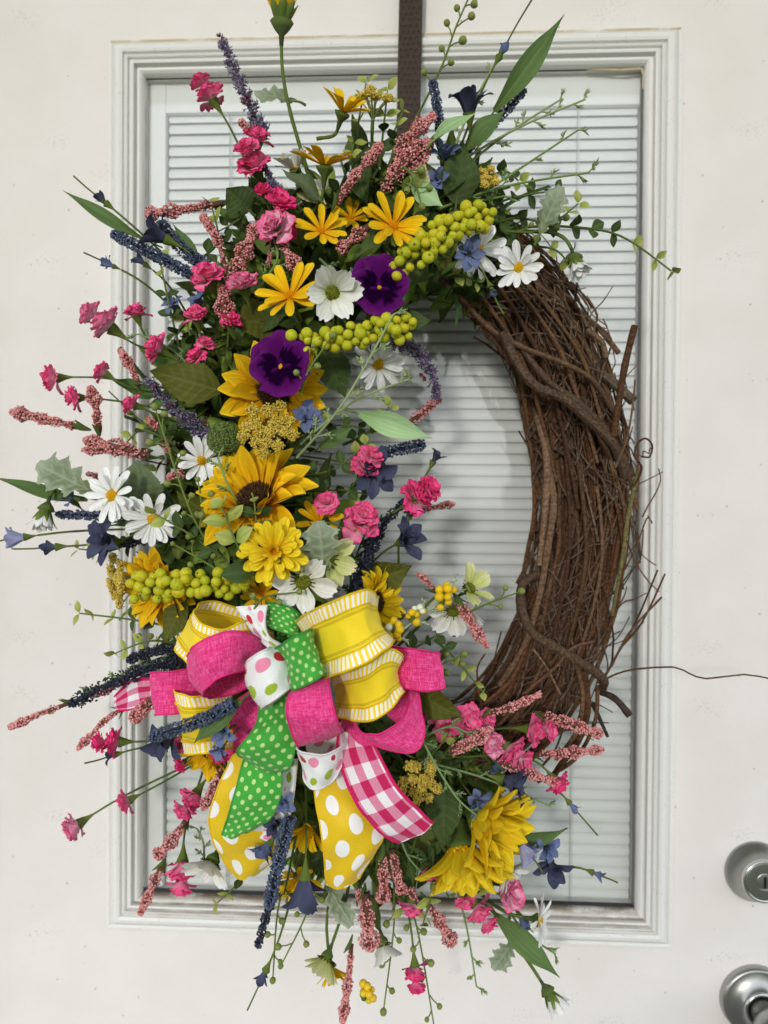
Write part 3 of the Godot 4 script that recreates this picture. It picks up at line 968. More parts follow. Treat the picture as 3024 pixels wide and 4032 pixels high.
func paint_image(base: Color, specks: int, seed_: int) -> ImageTexture:
	var r := RandomNumberGenerator.new()
	r.seed = seed_
	var im := Image.create(1024, 1024, false, Image.FORMAT_RGB8)
	var fn := FastNoiseLite.new()
	fn.seed = seed_
	fn.frequency = 0.006
	fn.fractal_octaves = 5
	var cloud := fn.get_seamless_image(1024, 1024).get_data()
	var data := PackedByteArray()
	data.resize(1024 * 1024 * 3)
	for i in 1024 * 1024:
		var k := 1.0 + (cloud[i] - 128) * 0.00013 + r.randf_range(-0.008, 0.008)
		data[i * 3] = int(base.r * k * 255.0)
		data[i * 3 + 1] = int(base.g * k * 255.0)
		data[i * 3 + 2] = int(base.b * (k * 1.4 - 0.4) * 255.0 + 1.5)
	im = Image.create_from_data(1024, 1024, false, Image.FORMAT_RGB8, data)
	for i in specks:
		var x := r.randi() % 1024
		var y := r.randi() % 1024
		var dark := r.randf_range(0.4, 0.85)
		if r.randf() < 0.8:
			dark = r.randf_range(0.75, 0.95)
		var big := r.randi_range(1, 3)
		for k in big * big:
			im.set_pixel(clampi(x + r.randi_range(-big, big) / 2, 0, 1023), clampi(y + r.randi_range(-big, big) / 2, 0, 1023), Color(base.r * dark, base.g * dark * 0.98, base.b * dark * 0.96))
	for i in 30:
		var x := r.randf_range(60, 960)
		var y := r.randf_range(100, 900)
		for k in 70:
			var q := Vector2(x + r.randfn(0, 12), y + r.randfn(0, 6))
			var d := r.randf_range(0.8, 0.96)
			im.set_pixel(clampi(int(q.x), 0, 1023), clampi(int(q.y), 0, 1023), Color(base.r * d, base.g * d, base.b * d))
	return ImageTexture.create_from_image(im)


func rail_image(kind: int) -> ImageTexture:
	var fn := FastNoiseLite.new()
	fn.seed = 11 + kind
	fn.frequency = 0.02
	fn.fractal_octaves = 5
	var base := Color(0.905, 0.9, 0.885)
	var dirt := Color(0.42, 0.35, 0.27)
	var rows := [[0.64, 0.03, 0.55], [0.5, 0.02, 0.35], [0.8, 0.045, 0.95], [0.97, 0.08, 0.8], [0.58, 0.05, 0.22]] if kind == 1 else [[0.12, 0.025, 0.9], [0.5, 0.015, 0.12]] if kind == 2 else [[0.8, 0.012, 0.35], [0.99, 0.012, 0.5]]
	if kind == 2:
		dirt = Color(0.72, 0.62, 0.46)
	var w := 1024
	var h := 96
	var im := Image.create(w, h, false, Image.FORMAT_RGB8)
	for y in h:
		for x in w:
			var v := (y + 0.5) / h
			var g := fn.get_noise_2d(x * 0.6, y * 3.0) * 0.5 + 0.5
			var fine := hash2(x, y)
			var a := 0.0
			for q in rows:
				var d: float = (v - q[0]) / q[1]
				a = maxf(a, exp(-d * d) * q[2] * smoothstep(0.18, 0.62, g + 0.25 * (fine - 0.5)))
			if kind == 1:
				a = maxf(a, 0.35 * smoothstep(0.55, 0.8, g) * smoothstep(0.3, 0.6, v) * (0.4 + 0.6 * fine))
			var c := base.lerp(dirt, a)
			if fine > 0.9965:
				c *= 0.72
			im.set_pixel(x, y, c)
	return ImageTexture.create_from_image(im)


# the window moulding: distance from the outer edge, height over the door (mm)
const PROFILE := [[0.0, 0.3], [0.0, 4.5], [0.8, 6.0], [3.0, 6.3], [4.2, 5.2], [4.6, 4.4], [6.0, 6.5], [8.5, 10.5], [12.0, 13.8], [15.5, 14.6], [18.3, 13.4], [19.0, 9.4], [20.5, 11.4], [22.6, 13.0], [23.6, 12.2], [24.0, 8.2], [26.0, 11.6], [29.0, 13.8], [30.6, 13.2], [31.2, 6.2], [32.2, 6.0], [33.2, 8.8], [35.5, 8.6], [37.6, 6.0], [38.6, 3.0], [39.0, -3.0]]


func moulding(parent: Node3D, mats: Array) -> void:
	var lo := Vector2(-305, 1000)
	var hi := Vector2(305, 1966.5)
	for side in 4:
		var s := Shape.new()
		for seg in 2:
			for k in PROFILE.size():
				var d: float = PROFILE[k][0]
				var a := lo + Vector2(d, d)
				var b := hi - Vector2(d, d)
				var c: Array = [Vector2(a.x, a.y), Vector2(b.x, a.y), Vector2(b.x, b.y), Vector2(a.x, b.y)]
				var q: Vector2 = c[(side + seg) % 4]
				s.put(p(q.x, q.y, PROFILE[k][1]), Color.WHITE, Vector2(seg * (1.0 if side % 2 == 0 else 1.6), float(k) / (PROFILE.size() - 1)))
		# facet by facet, so that the steps of the profile stay crisp while the rounds are fine enough to read as round
		var f := Shape.new()
		var m := PROFILE.size()
		for k in m - 1:
			var first := f.v.size()
			for i in [k, k + 1, m + k, m + k + 1]:
				f.put(s.v[i], Color.WHITE, s.uv[i])
			f.tri(first, first + 1, first + 2)
			f.tri(first + 2, first + 1, first + 3)
		part("frame_rail", f.mesh(), mats[side], parent)


func metal_lathe(prof: Array) -> ArrayMesh:
	var out := []
	for q in prof:
		out.append(Vector2(q[0], q[1]) * 0.001)
	return lathe(out, 48, Color.WHITE, Color.WHITE)


func build_door() -> void:
	var paint := mat("door_paint", Color.WHITE, 0.55, 0.35)
	paint.albedo_texture = paint_image(Color(0.9, 0.88, 0.856), 190, 3)
	paint.uv1_triplanar = true
	paint.uv1_world_triplanar = true
	paint.uv1_scale = Vector3.ONE * 1.35
	paint.normal_enabled = true
	paint.normal_texture = noise_tex(0.05, 8, Color.WHITE, Color.BLACK, 0, 1, 512, 2.0)
	paint.normal_scale = 0.12
	var rails := []
	for k in 3:
		var m := mat("rail%d" % k, Color.WHITE, 0.45, 0.4)
		m.albedo_texture = rail_image(k)
		rails.append(m)
	var door := thing("front_door", "cream painted door with a half-light window and brushed metal locks", "door")
	var s := Shape.new()
	box(s, p(-457, 15, -44), p(457, 1000, 0))
	box(s, p(-457, 1966.5, -44), p(457, 2060, 0))
	box(s, p(-457, 1000, -44), p(-267, 1966.5, 0))
	box(s, p(267, 1000, -44), p(457, 1966.5, 0))
	box(s, p(-267, 1000, -44), p(267, 1038, 0))
	box(s, p(-267, 1928.5, -44), p(267, 1966.5, 0))
	part("door_panel", s.mesh(), paint, door)
	var frame := Node3D.new()
	frame.name = "window_frame"
	door.add_child(frame)
	moulding(frame, [rails[1], rails[0], rails[2], rails[0]])
	# caulk that has come loose in the upper corner on the knob side
	var caulk := Shape.new()
	var path := smooth([p(207, 1928, -1), p(225, 1926.5, -0.5), p(245, 1925, 0.5), p(259, 1926, 0), p(264, 1925, 0.5), p(266, 1917, 0), p(266, 1905, -1)], 5)
	caulk.tube(path, taper(path.size(), 0.0012, 0.0017, 0.3), 6, Color(0.62, 0.55, 0.4), Color(0.55, 0.47, 0.33))
	part("loose_caulk", caulk.mesh(), M.green, frame)

	# frame and dark room side behind the pane
	var inner := mat("inner_frame", Color(0.74, 0.75, 0.72), 0.5, 0.3)
	part("inner_stile", slab(p(INNER_X0, 1020, -30), p(INNER_X1, 1950, -10)), inner, door)
	part("inner_rail", slab(p(INNER_X1 + 0.3, INNER_Y0, -30), p(290, 1950, -10.5)), inner, door)
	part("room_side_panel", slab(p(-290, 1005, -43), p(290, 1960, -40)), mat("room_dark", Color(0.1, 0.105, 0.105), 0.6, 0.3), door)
	var glass := mat("pane", Color(0.96, 1.0, 0.98, 0.04), 0.0, 1.0)
	glass.albedo_color.a = 0.04
	glass.transparency = BaseMaterial3D.TRANSPARENCY_ALPHA
	part("glass_pane", slab(p(-266.4, 1038.6, -6), p(266.4, 1927.9, -3)), glass, door)

	var rubber := mat("rubber", Color(0.035, 0.037, 0.037), 0.7, 0.3)
	part("glass_gasket", slab(p(-266.2, 1038.4, -2.9), p(266.2, 1042.4, -1.2)), rubber, door)
	part("glass_gasket", slab(p(-266.2, 1927.2, -2.9), p(266.2, 1928.2, -1.2)), rubber, door)
	part("glass_gasket", slab(p(263.8, 1042.6, -2.9), p(266.2, 1927.0, -1.2)), mat("grey_rubber", Color(0.13, 0.135, 0.135), 0.7, 0.3), door)

	# locks
	var nickel := mat("nickel", Color(0.4, 0.4, 0.385), 0.34, 0.5)
	nickel.metallic = 1.0
	nickel.normal_enabled = true
	nickel.normal_texture = noise_tex(0.08, 9, Color.WHITE, Color.BLACK, 0, 1, 256, 1.0)
	nickel.normal_scale = 0.1
	nickel.uv1_triplanar = true
	nickel.uv1_scale = Vector3.ONE * 30.0
	var bright := mat("polished", Color(0.6, 0.6, 0.59), 0.2, 0.5)
	bright.metallic = 1.0
	var dark := mat("keyway", Color(0.01, 0.01, 0.01), 0.8)
	var turn := Basis(Vector3(1, 0, 0), PI / 2)
	var bolt := Node3D.new()
	bolt.name = "deadbolt"
	bolt.position = p(BOLT_X, BOLT_Y, 0)
	door.add_child(bolt)
	part("rose", metal_lathe([[32, 0.2], [32, 1.5], [31.4, 3.0], [29.5, 5.5], [26.5, 9], [23.6, 14], [22.4, 18]]), nickel, bolt, Transform3D(turn))
	part("collar", metal_lathe([[22.3, 16], [22.3, 21], [21.6, 22.3], [20.2, 22.6], [19.2, 21.8]]), bright, bolt, Transform3D(turn))
	part("lock_face", metal_lathe([[19.1, 21.0], [18.4, 21.6], [8.9, 21.8], [8.6, 21.2], [8.1, 21.2], [7.8, 21.9], [0, 22.0]]), nickel, bolt, Transform3D(turn))
	part("keyhole", slab(p(-1.2, -6, 21.0), p(1.2, 5.5, 22.35)), dark, bolt)
	var knob := Node3D.new()
	knob.name = "door_knob"
	knob.position = p(BOLT_X + 1.0, KNOB_Y, 0)
	door.add_child(knob)
	part("rose", metal_lathe([[36.5, 0.2], [36.5, 3.5], [36.0, 6.0], [34.6, 8.2], [32.6, 8.8], [31.6, 8.2], [26, 10.0], [20.5, 13.2], [17.8, 17.5]]), nickel, knob, Transform3D(turn))
	part("collar", metal_lathe([[18.6, 15.5], [18.8, 18.5], [17.8, 20], [16.0, 20.2]]), bright, knob, Transform3D(turn))
	part("handle", metal_lathe([[14, 18], [12.5, 24], [13.0, 32], [17.5, 40], [24, 46], [27, 54], [26.5, 62], [23, 67.5], [16, 70.5], [0, 71.5]]), nickel, knob, Transform3D(turn))

	# door frame beside the door, just outside the picture
	var jamb := thing("door_frame", "painted door frame along the plain edge of the door", "door frame")
	var j := Shape.new()
	box(j, p(-540, 0, -60), p(-460, 2100, 75))
	part("jamb", j.mesh(), paint, jamb)
	var hd := Shape.new()
	box(hd, p(-460, 2063, -60), p(540, 2140, 75))
	part("head", hd.mesh(), paint, jamb)

	# the blind behind the pane
	var blind := thing("window_blind", "pale grey mini blind with closed slats behind the door glass", "blind")
	var slat_m := mat("slat", Color(0.7, 0.72, 0.69), 0.45, 0.35, false, 0.12)
	var sl := Shape.new()
	for side in 2:
		for i in 7:
			var t := i / 6.0
			var y := lerpf(7.4, -6.6, t)
			var z := lerpf(-3.4, 2.6, t) + 2.7 * sin(PI * t) - 0.25 * side
			for k in 2:
				var inset := 0.9 if (i == 0 or i == 6) else 0.0
				sl.put(p((BLIND_X1 - inset) if k else (BLIND_X0 + inset), y, z))
	sl.grid(0, 6, 1)
	sl.grid(14, 6, 1, true)
	var slat := sl.mesh()
	var count := int((BLIND_Y1 - BLIND_Y0) / 12.15)
	for i in count:
		var b := Basis(Vector3(1, 0, 0), rf(-0.035, 0.035)) * Basis(Vector3(0, 0, 1), rf(-0.0006, 0.0006))
		part("slat", slat, slat_m, blind, Transform3D(b, p(0, BLIND_Y1 - 9 - i * 12.15 + rf(-0.25, 0.25), -20)))
	part("head_rail", slab(p(BLIND_X0, BLIND_Y1 - 1, -33), p(BLIND_X1, BLIND_Y1 + 22, -12.5)), slat_m, blind)
	part("bottom_rail", slab(p(BLIND_X0, BLIND_Y0 - 12, -25), p(BLIND_X1, BLIND_Y0 - 2, -15)), slat_m, blind)
	for x in [CORD_A, CORD_B]:
		for k in 2:
			var c := Shape.new()
			var pts := PackedVector3Array()
			for i in 60:
				pts.append(p(x + k * 2.2 + rf(-0.2, 0.2), lerpf(BLIND_Y1, BLIND_Y0, i / 59.0), -14.6 + (0.4 if i % 2 else -0.4)))
			c.tube(pts, taper(60, 0.00045, 0.00045), 5, Color(0.6, 0.62, 0.62) if k else Color(0.3, 0.32, 0.32), Color(0.6, 0.62, 0.62) if k else Color(0.3, 0.32, 0.32))
			part("ladder_cord", c.mesh(), M.green, blind)


func build_hanger() -> void:
	var iron := mat("bronze", Color(0.05, 0.033, 0.025), 0.6, 0.35)
	iron.metallic = 0.1
	iron.normal_enabled = true
	iron.normal_texture = noise_tex(0.06, 21, Color.WHITE, Color.BLACK, 0, 1, 256, 2.0)
	iron.normal_scale = 0.2
	iron.uv1_triplanar = true
	iron.uv1_scale = Vector3.ONE * 25.0
	var t := thing("wreath_hanger", "dark bronze hammered metal strap hanging over the door top", "wreath hanger", "", Transform3D(Basis(Vector3(0, 0, 1), HANG_TILT), p(HANG_X, 1990, 0)))
	var dents := []
	for r in 40:
		for k in 4:
			dents.append(Vector2((k - 1.5) * 5.6 + (1.4 if r % 2 else -1.4) + rf(-0.5, 0.5), 75 - r * 6.3 + rf(-0.8, 0.8)))
	var s := Shape.new()
	var nx := 28
	var ny := 330
	for i in ny + 1:
		var y := 82.0 - i * 0.75
		var near := dents.filter(func(q): return absf(q.y - y) < 2.5)
		for j in nx + 1:
			var x := (float(j) / nx - 0.5) * HANG_W
			var z := 19.5
			for q in near:
				var d := Vector2(x - q.x, y - q.y).length()
				z -= 1.5 * smoothstep(1.9, 0.5, d)
			if absf(x) > HANG_W * 0.5 - 0.5:
				z -= 0.5
			s.put(p(x, y, z))
	s.grid(0, ny, nx)
	box(s, p(-HANG_W * 0.5 + 0.1, -165.4, 17.0), p(HANG_W * 0.5 - 0.1, 82, 18.6))
	part("strap", s.mesh(), iron, t)
	var h := Shape.new()
	var arc := []
	for i in 9:
		var a := PI * i / 8.0
		arc.append(p(0, -166 - sin(a) * 30, 44 - cos(a) * 26))
	var pts := smooth(arc, 3)
	h.tube(pts, taper(pts.size(), 0.006, 0.004), 8, Color.WHITE, Color.WHITE)
	part("hook", h.mesh(), iron, t)


# ---------------------------------------------------------------- the grapevine ring

func ring_at(a: float, out: float, depth: float) -> Vector3:
	return p(RING_X + cos(a) * (RING_A + out), RING_Y + sin(a) * (RING_B + out), 62.0 + depth)


func vine_color() -> Color:
	return [Color(0.13, 0.075, 0.048), Color(0.17, 0.105, 0.068), Color(0.21, 0.145, 0.1), Color(0.15, 0.1, 0.06), Color(0.1, 0.06, 0.042), Color(0.18, 0.092, 0.055), Color(0.19, 0.135, 0.095)][rng.randi() % 7] * Color(1.08, 0.94, 0.84) * rf(0.85, 1.35)


func vine(t: Node3D, pts: Array, r0: float, r1: float, per := 6, col := Color(0, 0, 0), called := "vine", sides := 7) -> void:
	if col.r == 0.0:
		col = vine_color()
	var path := smooth(pts, per)
	var rad := taper(path.size(), r0, r1, 0.025)
	var ph := rf(0, 6)
	for i in rad.size():
		rad[i] *= 1.0 + 0.07 * sin(i * 0.9 + ph) * sin(i * 0.37 + ph)
	for k in int(path.size() / 14.0):
		var i := rng.randi_range(1, path.size() - 2)
		rad[i] *= 1.22
	var s := Shape.new()
	s.tube(path, rad, sides, col, col * rf(0.8, 1.2))
	part(called, s.mesh(), M.bark, t)


func build_wreath() -> void:
	var bark := mat("bark", Color.WHITE, 0.85, 0.2, true)
	bark.albedo_texture = noise_tex(0.035, 31, Color(0.7, 0.68, 0.66), Color(1, 1, 1), 0.3, 0.7, 512)
	bark.normal_enabled = true
	bark.normal_texture = noise_tex(0.06, 32, Color.WHITE, Color.BLACK, 0, 1, 512, 6.0)
	bark.normal_scale = 0.8
	bark.uv1_triplanar = true
	bark.uv1_scale = Vector3(14, 14, 14)
	M.bark = bark
	var t := thing("grapevine_wreath", "oval wreath ring of brown twisted grapevine, bare on the knob side", "wreath")
	for k in 270:
		var r := sqrt(rng.randf())
		var f := rf(0, TAU)
		var a0 := rf(0, TAU)
		var span := rf(1.4, 5.5)
		if k < 195:
			a0 = rf(-2.2, 0.0)
			span = rf(1.2, 2.8)
		var twist := rf(-0.55, 0.55) if k % 4 else rf(-1.3, 1.3)
		var pts := []
		var n := int(span * 9) + 3
		var wob := rf(1.0, 5.0)
		var ph := rf(0, 6)
		for i in n:
			var u := float(i) / (n - 1)
			var a := a0 + span * u
			var g := f + twist * span * u * 2.0
			var rr := r * (1.0 + 0.12 * sin(a * 3.0 + ph))
			var loose := 1.0 + (0.3 * maxf(0.0, absf(u - 0.5) * 2.0 - 0.75) * 4.0 * float(k % 3 == 0))
			pts.append(ring_at(a, cos(g) * rr * 45.0 * loose + rf(-1, 1) * wob * 0.35, sin(g) * rr * 31.0 + rf(-1, 1) * wob * 0.3))
		var thick: float = [0.0008, 0.0009, 0.0011, 0.0013, 0.0016, 0.002, 0.0025, 0.0032][rng.randi() % 8] * rf(0.85, 1.1)
		if r > 0.85:
			thick = minf(thick, 0.0026)
		vine(t, pts, thick, thick * rf(0.6, 1.0), 4, Color(0, 0, 0), "vine", 7 if thick > 0.0018 else 5)
	# thin runners that cross over the front of the ring
	for k in 130:
		var a := rf(-1.15, 0.9)
		var o := rf(-42, 42)
		var lean := rf(-85, 85)
		var pts := []
		for i in 7:
			var u := i / 6.0
			var across := clampf(o + lean * (u - 0.5), -50.0, 56.0)
			pts.append(ring_at(a + u * rf(0.28, 0.34), across + rf(-2, 2), 35.0 * sqrt(maxf(1.0 - pow(across / 52.0, 2.0), 0.0)) + rf(-3, 3)))
		vine(t, pts, rf(0.0006, 0.0014), 0.0006, 4, Color(0.2, 0.135, 0.095) * rf(0.6, 1.25), "runner", 5)
	# hanging ends, side twigs and tendrils
	for k in 46:
		var a := rf(-1.15, 0.95)
		var q := ring_at(a, rf(10, 48), rf(0, 30))
		var d := Vector3(cos(a), sin(a), rf(-0.1, 0.5)) * rf(0.1, 0.55) + Vector3(-sin(a), cos(a), 0) * (1.0 if k % 3 else -1.0) + Vector3(rf(-0.5, 0.5), rf(-0.5, 0.5), 0)
		var pts := [q]
		for i in 4:
			d = (d + Vector3(rf(-0.5, 0.5), rf(-0.5, 0.5), rf(-0.25, 0.3))).normalized()
			pts.append(pts[-1] + d * rf(0.008, 0.018))
		vine(t, pts, rf(0.0006, 0.0011), 0.0005, 4, Color(0, 0, 0), "twig", 5)
	for k in 16:
		var a := rf(-1.0, 0.9)
		var q := ring_at(a, rf(-40, 46), rf(12, 32))
		var ax := Vector3(rf(-1, 1), rf(-1, 1), rf(-0.6, 0.6)).normalized()
		var u := ax.cross(Vector3(0, 0, 1)).normalized()
		var w := ax.cross(u)
		var pts := []
		var r := rf(0.002, 0.0045)
		for i in 22:
			var f := i * 0.8
			pts.append(q + ax * i * 0.0008 + (u * cos(f) + w * sin(f)) * r * (1.0 - i * 0.015))
		vine(t, pts, 0.0006, 0.0005, 3, Color(0, 0, 0), "tendril", 5)
	wreath_details(t)


func woods() -> void:
	# the far side of the yard, which the window glass mirrors
	var s := Shape.new()
	for i in 5:
		var o := s.v.size()
		blade_into(s, M.leaf_broad.merged({"W": 0.6, "nu": 3, "nv": 2, "veins": 0.0, "jag": 0.0, "base": Color(0.07, 0.1, 0.03), "mid": Color(0.08, 0.12, 0.035), "tip": Color(0.08, 0.12, 0.03)}, true))
		var b := Basis(Vector3(rf(-1, 1), rf(-1, 1), rf(-1, 1)).normalized(), rf(0, TAU))
		for k in range(o, s.v.size()):
			s.v[k] = b * s.v[k] + Vector3(i % 3 - 1, i % 2 - 0.5, 0) * 0.4
	var mm := MultiMesh.new()
	mm.transform_format = MultiMesh.TRANSFORM_3D
	mm.mesh = s.mesh()
	var spots := []
	for k in 9:
		var c := Vector3(-22.0 + k * 5.2 + rf(-1, 1), rf(0.9, 2.6), rf(15, 22))
		for i in 190:
			var q := Vector3(rf(-1, 1), rf(-1, 1), rf(-1, 1))
			q = q.normalized() * pow(rng.randf(), 0.4)
			var n := rf(0.5, 1.0)
			spots.append(Transform3D(Basis(Vector3(rf(-1, 1), rf(-1, 1), rf(-1, 1)).normalized(), rf(0, TAU)).scaled_local(Vector3(n, n, n)), c + q * Vector3(1.7, 2.6, 1.7)))
	mm.instance_count = spots.size()
	for i in spots.size():
		mm.set_instance_transform(i, spots[i])
	var o := MultiMeshInstance3D.new()
	o.name = "woods"
	o.multimesh = mm
	o.material_override = M.leaf
	o.set_meta("kind", "stuff")
	o.set_meta("label", "green woods across the yard, mirrored in the window glass")
	o.set_meta("category", "woods")
	add_child(o)


func filler() -> void:
	# the dark mass of leaves and stalks that fills the wreath behind the flowers
	var s := Shape.new()
	blade_into(s, M.leaf_dark.merged({"W": 0.42, "nu": 6, "nv": 4, "veins": 0.0, "jag": 0.0, "base": Color(0.06, 0.085, 0.022), "mid": Color(0.07, 0.11, 0.028), "tip": Color(0.075, 0.115, 0.028)}, true))
	var leaf_mesh := s.mesh()
	var mm := MultiMesh.new()
	mm.transform_format = MultiMesh.TRANSFORM_3D
	mm.use_colors = true
	mm.mesh = leaf_mesh
	var spots := []
	for i in 3600:
		var a := rf(1.0, 5.15)
		var lo := -72.0
		var hi := 62.0
		if a > 4.0:
			hi = 75.0
			lo = -50.0
		if a > 2.5 and a < 4.1:
			lo = -72.0 - 62.0 * sin(PI * (a - 2.5) / 1.6)
		if a > 4.2 and a < 5.1:
			hi = 75.0 + 45.0 * sin(PI * (a - 4.2) / 0.9)
		var edge := minf(smoothstep(0.95, 1.3, a), smoothstep(5.25, 4.8, a))
		var q := ring_at(a, lerpf(lo, hi, (rng.randf() + rng.randf()) * 0.5) * (0.4 + 0.6 * edge), rf(-18, 48) * (0.35 + 0.65 * edge))
		var y := Vector3(rf(-1, 1), rf(-1, 1), rf(0.1, 1.2)).normalized()
		var x := (Vector3(cos(a), sin(a), 0) * rf(-0.6, 1) + Vector3(rf(-1, 1), rf(-1, 1), rf(-0.3, 0.6))).normalized()
		x = (x - y * x.dot(y)).normalized()
		var k := rf(0.02, 0.048)
		spots.append(Transform3D(Basis(x, y, x.cross(y)).scaled_local(Vector3(k, k, k)), q))
	mm.instance_count = spots.size()
	for i in spots.size():
		mm.set_instance_transform(i, spots[i])
		var f := rf(0.8, 1.9)
		mm.set_instance_color(i, Color(f * rf(0.8, 1.3), f, f * rf(0.7, 1.1)) if i % 4 else Color(2.9, 2.6, 1.7) * rf(0.7, 1.25))
	var o := MultiMeshInstance3D.new()
	o.name = "foliage"
	o.multimesh = mm
	o.material_override = M.leaf
	o.set_meta("kind", "stuff")
	o.set_meta("label", "dark green leaf filling packed behind the flowers")
	o.set_meta("category", "foliage")
	add_child(o)
	# grassy strips and thin stalks between them
	var g := Shape.new()
	for i in 420:
		var a := rf(1.1, 5.0)
		var b := ring_at(a, rf(-60, 40), rf(-10, 40))
		var out := (Vector3(cos(a), sin(a), 0) * rf(-0.5, 1.0) + Vector3(-sin(a), cos(a), 0) * rf(-0.8, 0.8) + Vector3(0, 0, rf(0.1, 0.9))).normalized()
		var n := rf(0.03, 0.075)
		var bow_ := Vector3(rf(-1, 1), rf(-1, 1), rf(-0.6, 0.2)) * n * 0.35
		var path := smooth([b, b + out * n * 0.5 + bow_ * 0.4, b + out * n * 0.9 + bow_], 4)
		var tone := rf(0.6, 1.5)
		var col := Color(0.05, 0.085, 0.03) * tone if i % 3 else Color(0.085, 0.12, 0.03) * tone
		if i % 3 == 0:
			g.tube(path, taper(path.size(), 0.0009, 0.0006), 5, col, col)
			continue
		var side := out.cross(Vector3(rf(-0.5, 0.5), rf(-0.5, 0.5), 1)).normalized() * rf(0.0014, 0.0026)
		var first := g.v.size()
		for k in path.size():
			for j in 3:
				g.put(path[k] + side * (j - 1) * (1.0 - 0.3 * k / path.size()) + Vector3(0, 0, -0.0007 if j == 1 else 0.0), col, Vector2(j, k))
		g.grid(first, path.size() - 1, 2)
	var gs := part("grass", g.mesh(), M.leaf, self)
	gs.set_meta("kind", "stuff")
	gs.set_meta("label", "green grassy strips and thin stalks between the flowers")
	gs.set_meta("category", "grass")


# ---------------------------------------------------------------- ribbon cloth

func ribbon_cloth() -> void:
	var f := func(key: String, tex: Texture2D, rough: float, ridge: int, cross: bool):
		var m := mat(key, Color.WHITE, rough, 0.3, false, 0.18)
		m.albedo_texture = tex
		m.rim_enabled = true
		m.rim = 0.25
		m.heightmap_enabled = false
		if ridge:
			m.normal_enabled = true
			m.normal_scale = 0.5
			var im := Image.create(256, 256, false, Image.FORMAT_RGB8)
			for y in 256:
				for x in 256:
					var h := 0.5 + 0.5 * sin(TAU * ridge * (x + 0.5) / 256.0)
					if cross:
						h = 0.5 * h + 0.25 + 0.25 * sin(TAU * ridge * 1.1 * (y + 0.5) / 256.0) + 0.25 * hash2(floor(x / 3.0), floor(y / 3.0))
					im.set_pixel(x, y, Color(h, h, h))
			im.bump_map_to_normal_map(2.0)
			m.normal_texture = ImageTexture.create_from_image(im)
	f.call("r_yellow", image_tex(384, 384, yellow_cloth), 0.6, 0, false)
	f.call("r_pink", image_tex(384, 384, pink_cloth), 0.75, 44, true)
	f.call("r_green", image_tex(384, 384, green_cloth), 0.5, 42, false)
	f.call("r_white", image_tex(512, 384, white_cloth), 0.55, 42, false)
	f.call("r_gingham", image_tex(384, 384, gingham_cloth), 0.8, 40, true)
	f.call("r_dots", image_tex(512, 384, dots_cloth), 0.5, 0, false)
	for q in [["h_yellow", Color(0.8, 0.55, 0.015)], ["h_pink", Color(0.72, 0.03, 0.2)], ["h_green", Color(0.06, 0.3, 0.05)], ["h_white", Color(0.76, 0.76, 0.74)], ["h_gingham", Color(0.6, 0.012, 0.12)], ["h_dots", Color(0.76, 0.5, 0.015)]]:
		mat(q[0], q[1], 0.75, 0.25)


func yellow_cloth(x: float, y: float) -> Color:
	var yellow := Color(0.975, 0.84, 0.2)
	var q := minf(y, 1.0 - y)
	if q < 0.2:
		var k := sin(TAU * (x * 15.0 + q * 1.6 + 0.1 * sin(x * TAU * 3.0)))
		return yellow.lerp(Color(0.955, 0.945, 0.94), smoothstep(-0.15, 0.2, k)) if q > 0.015 else yellow
	if q < 0.235:
		return Color(0.93, 0.77, 0.08) * (0.92 + 0.08 * sin(x * TAU * 60.0))
	if q > 0.255 and q < 0.3:
		var hx := fposmod(x * 34.0 + (0.5 if q > 0.278 else 0.0), 1.0)
		var hy := absf(q - (0.266 if q < 0.278 else 0.289))
		if absf(hx - 0.5) < 0.26 and hy < 0.0075:
			return Color(0.55, 0.45, 0.03)
	return Color(0.965, 0.845, 0.16) * (0.97 + 0.03 * hash2(floor(x * 190.0), floor(y * 60.0)))


func pink_cloth(x: float, y: float) -> Color:
	var a := hash2(floor(x * 128.0), floor(y * 9.0)) * 0.5 + hash2(floor(x * 11.0), floor(y * 110.0)) * 0.5
	var c := Color(0.89, 0.17, 0.47).lerp(Color(0.99, 0.4, 0.66), smoothstep(0.25, 0.85, a))
	return c * (0.93 + 0.07 * hash2(floor(x * 192.0), floor(y * 192.0)))


func green_cloth(x: float, y: float) -> Color:
	var c := Color(0.27, 0.65, 0.23)
	for k in 2:
		var u := fposmod(x * 4.0 + k * 0.5, 1.0)
		var v := fposmod(y * 3.5 + k * 0.5 + 0.2, 1.0)
		var d := Vector2((u - 0.5) / 4.0, (v - 0.5) / 3.5).length()
		c = c.lerp(Color(0.74, 0.87, 0.55), smoothstep(0.05, 0.042, d))
	return c


func white_cloth(x: float, y: float) -> Color:
	var c := Color(0.945, 0.945, 0.94)
	var cols := [Color(0.94, 0.56, 0.68), Color(0.64, 0.74, 0.2), Color(0.93, 0.55, 0.66), Color(0.8, 0.1, 0.2), Color(0.62, 0.72, 0.2), Color(0.78, 0.1, 0.2), Color(0.93, 0.58, 0.68)]
	var at := [Vector3(0.15, 0.25, 0.135), Vector3(0.45, 0.62, 0.14), Vector3(0.82, 0.8, 0.14), Vector3(0.9, 0.25, 0.12), Vector3(0.16, 0.78, 0.1), Vector3(0.5, 0.15, 0.07), Vector3(0.68, 0.42, 0.06)]
	for i in at.size():
		var dx := absf(x - at[i].x)
		dx = minf(dx, 1.0 - dx) * 1.35
		c = c.lerp(cols[i], smoothstep(0.006, -0.006, Vector2(dx, y - at[i].y).length() - at[i].z))
	return c


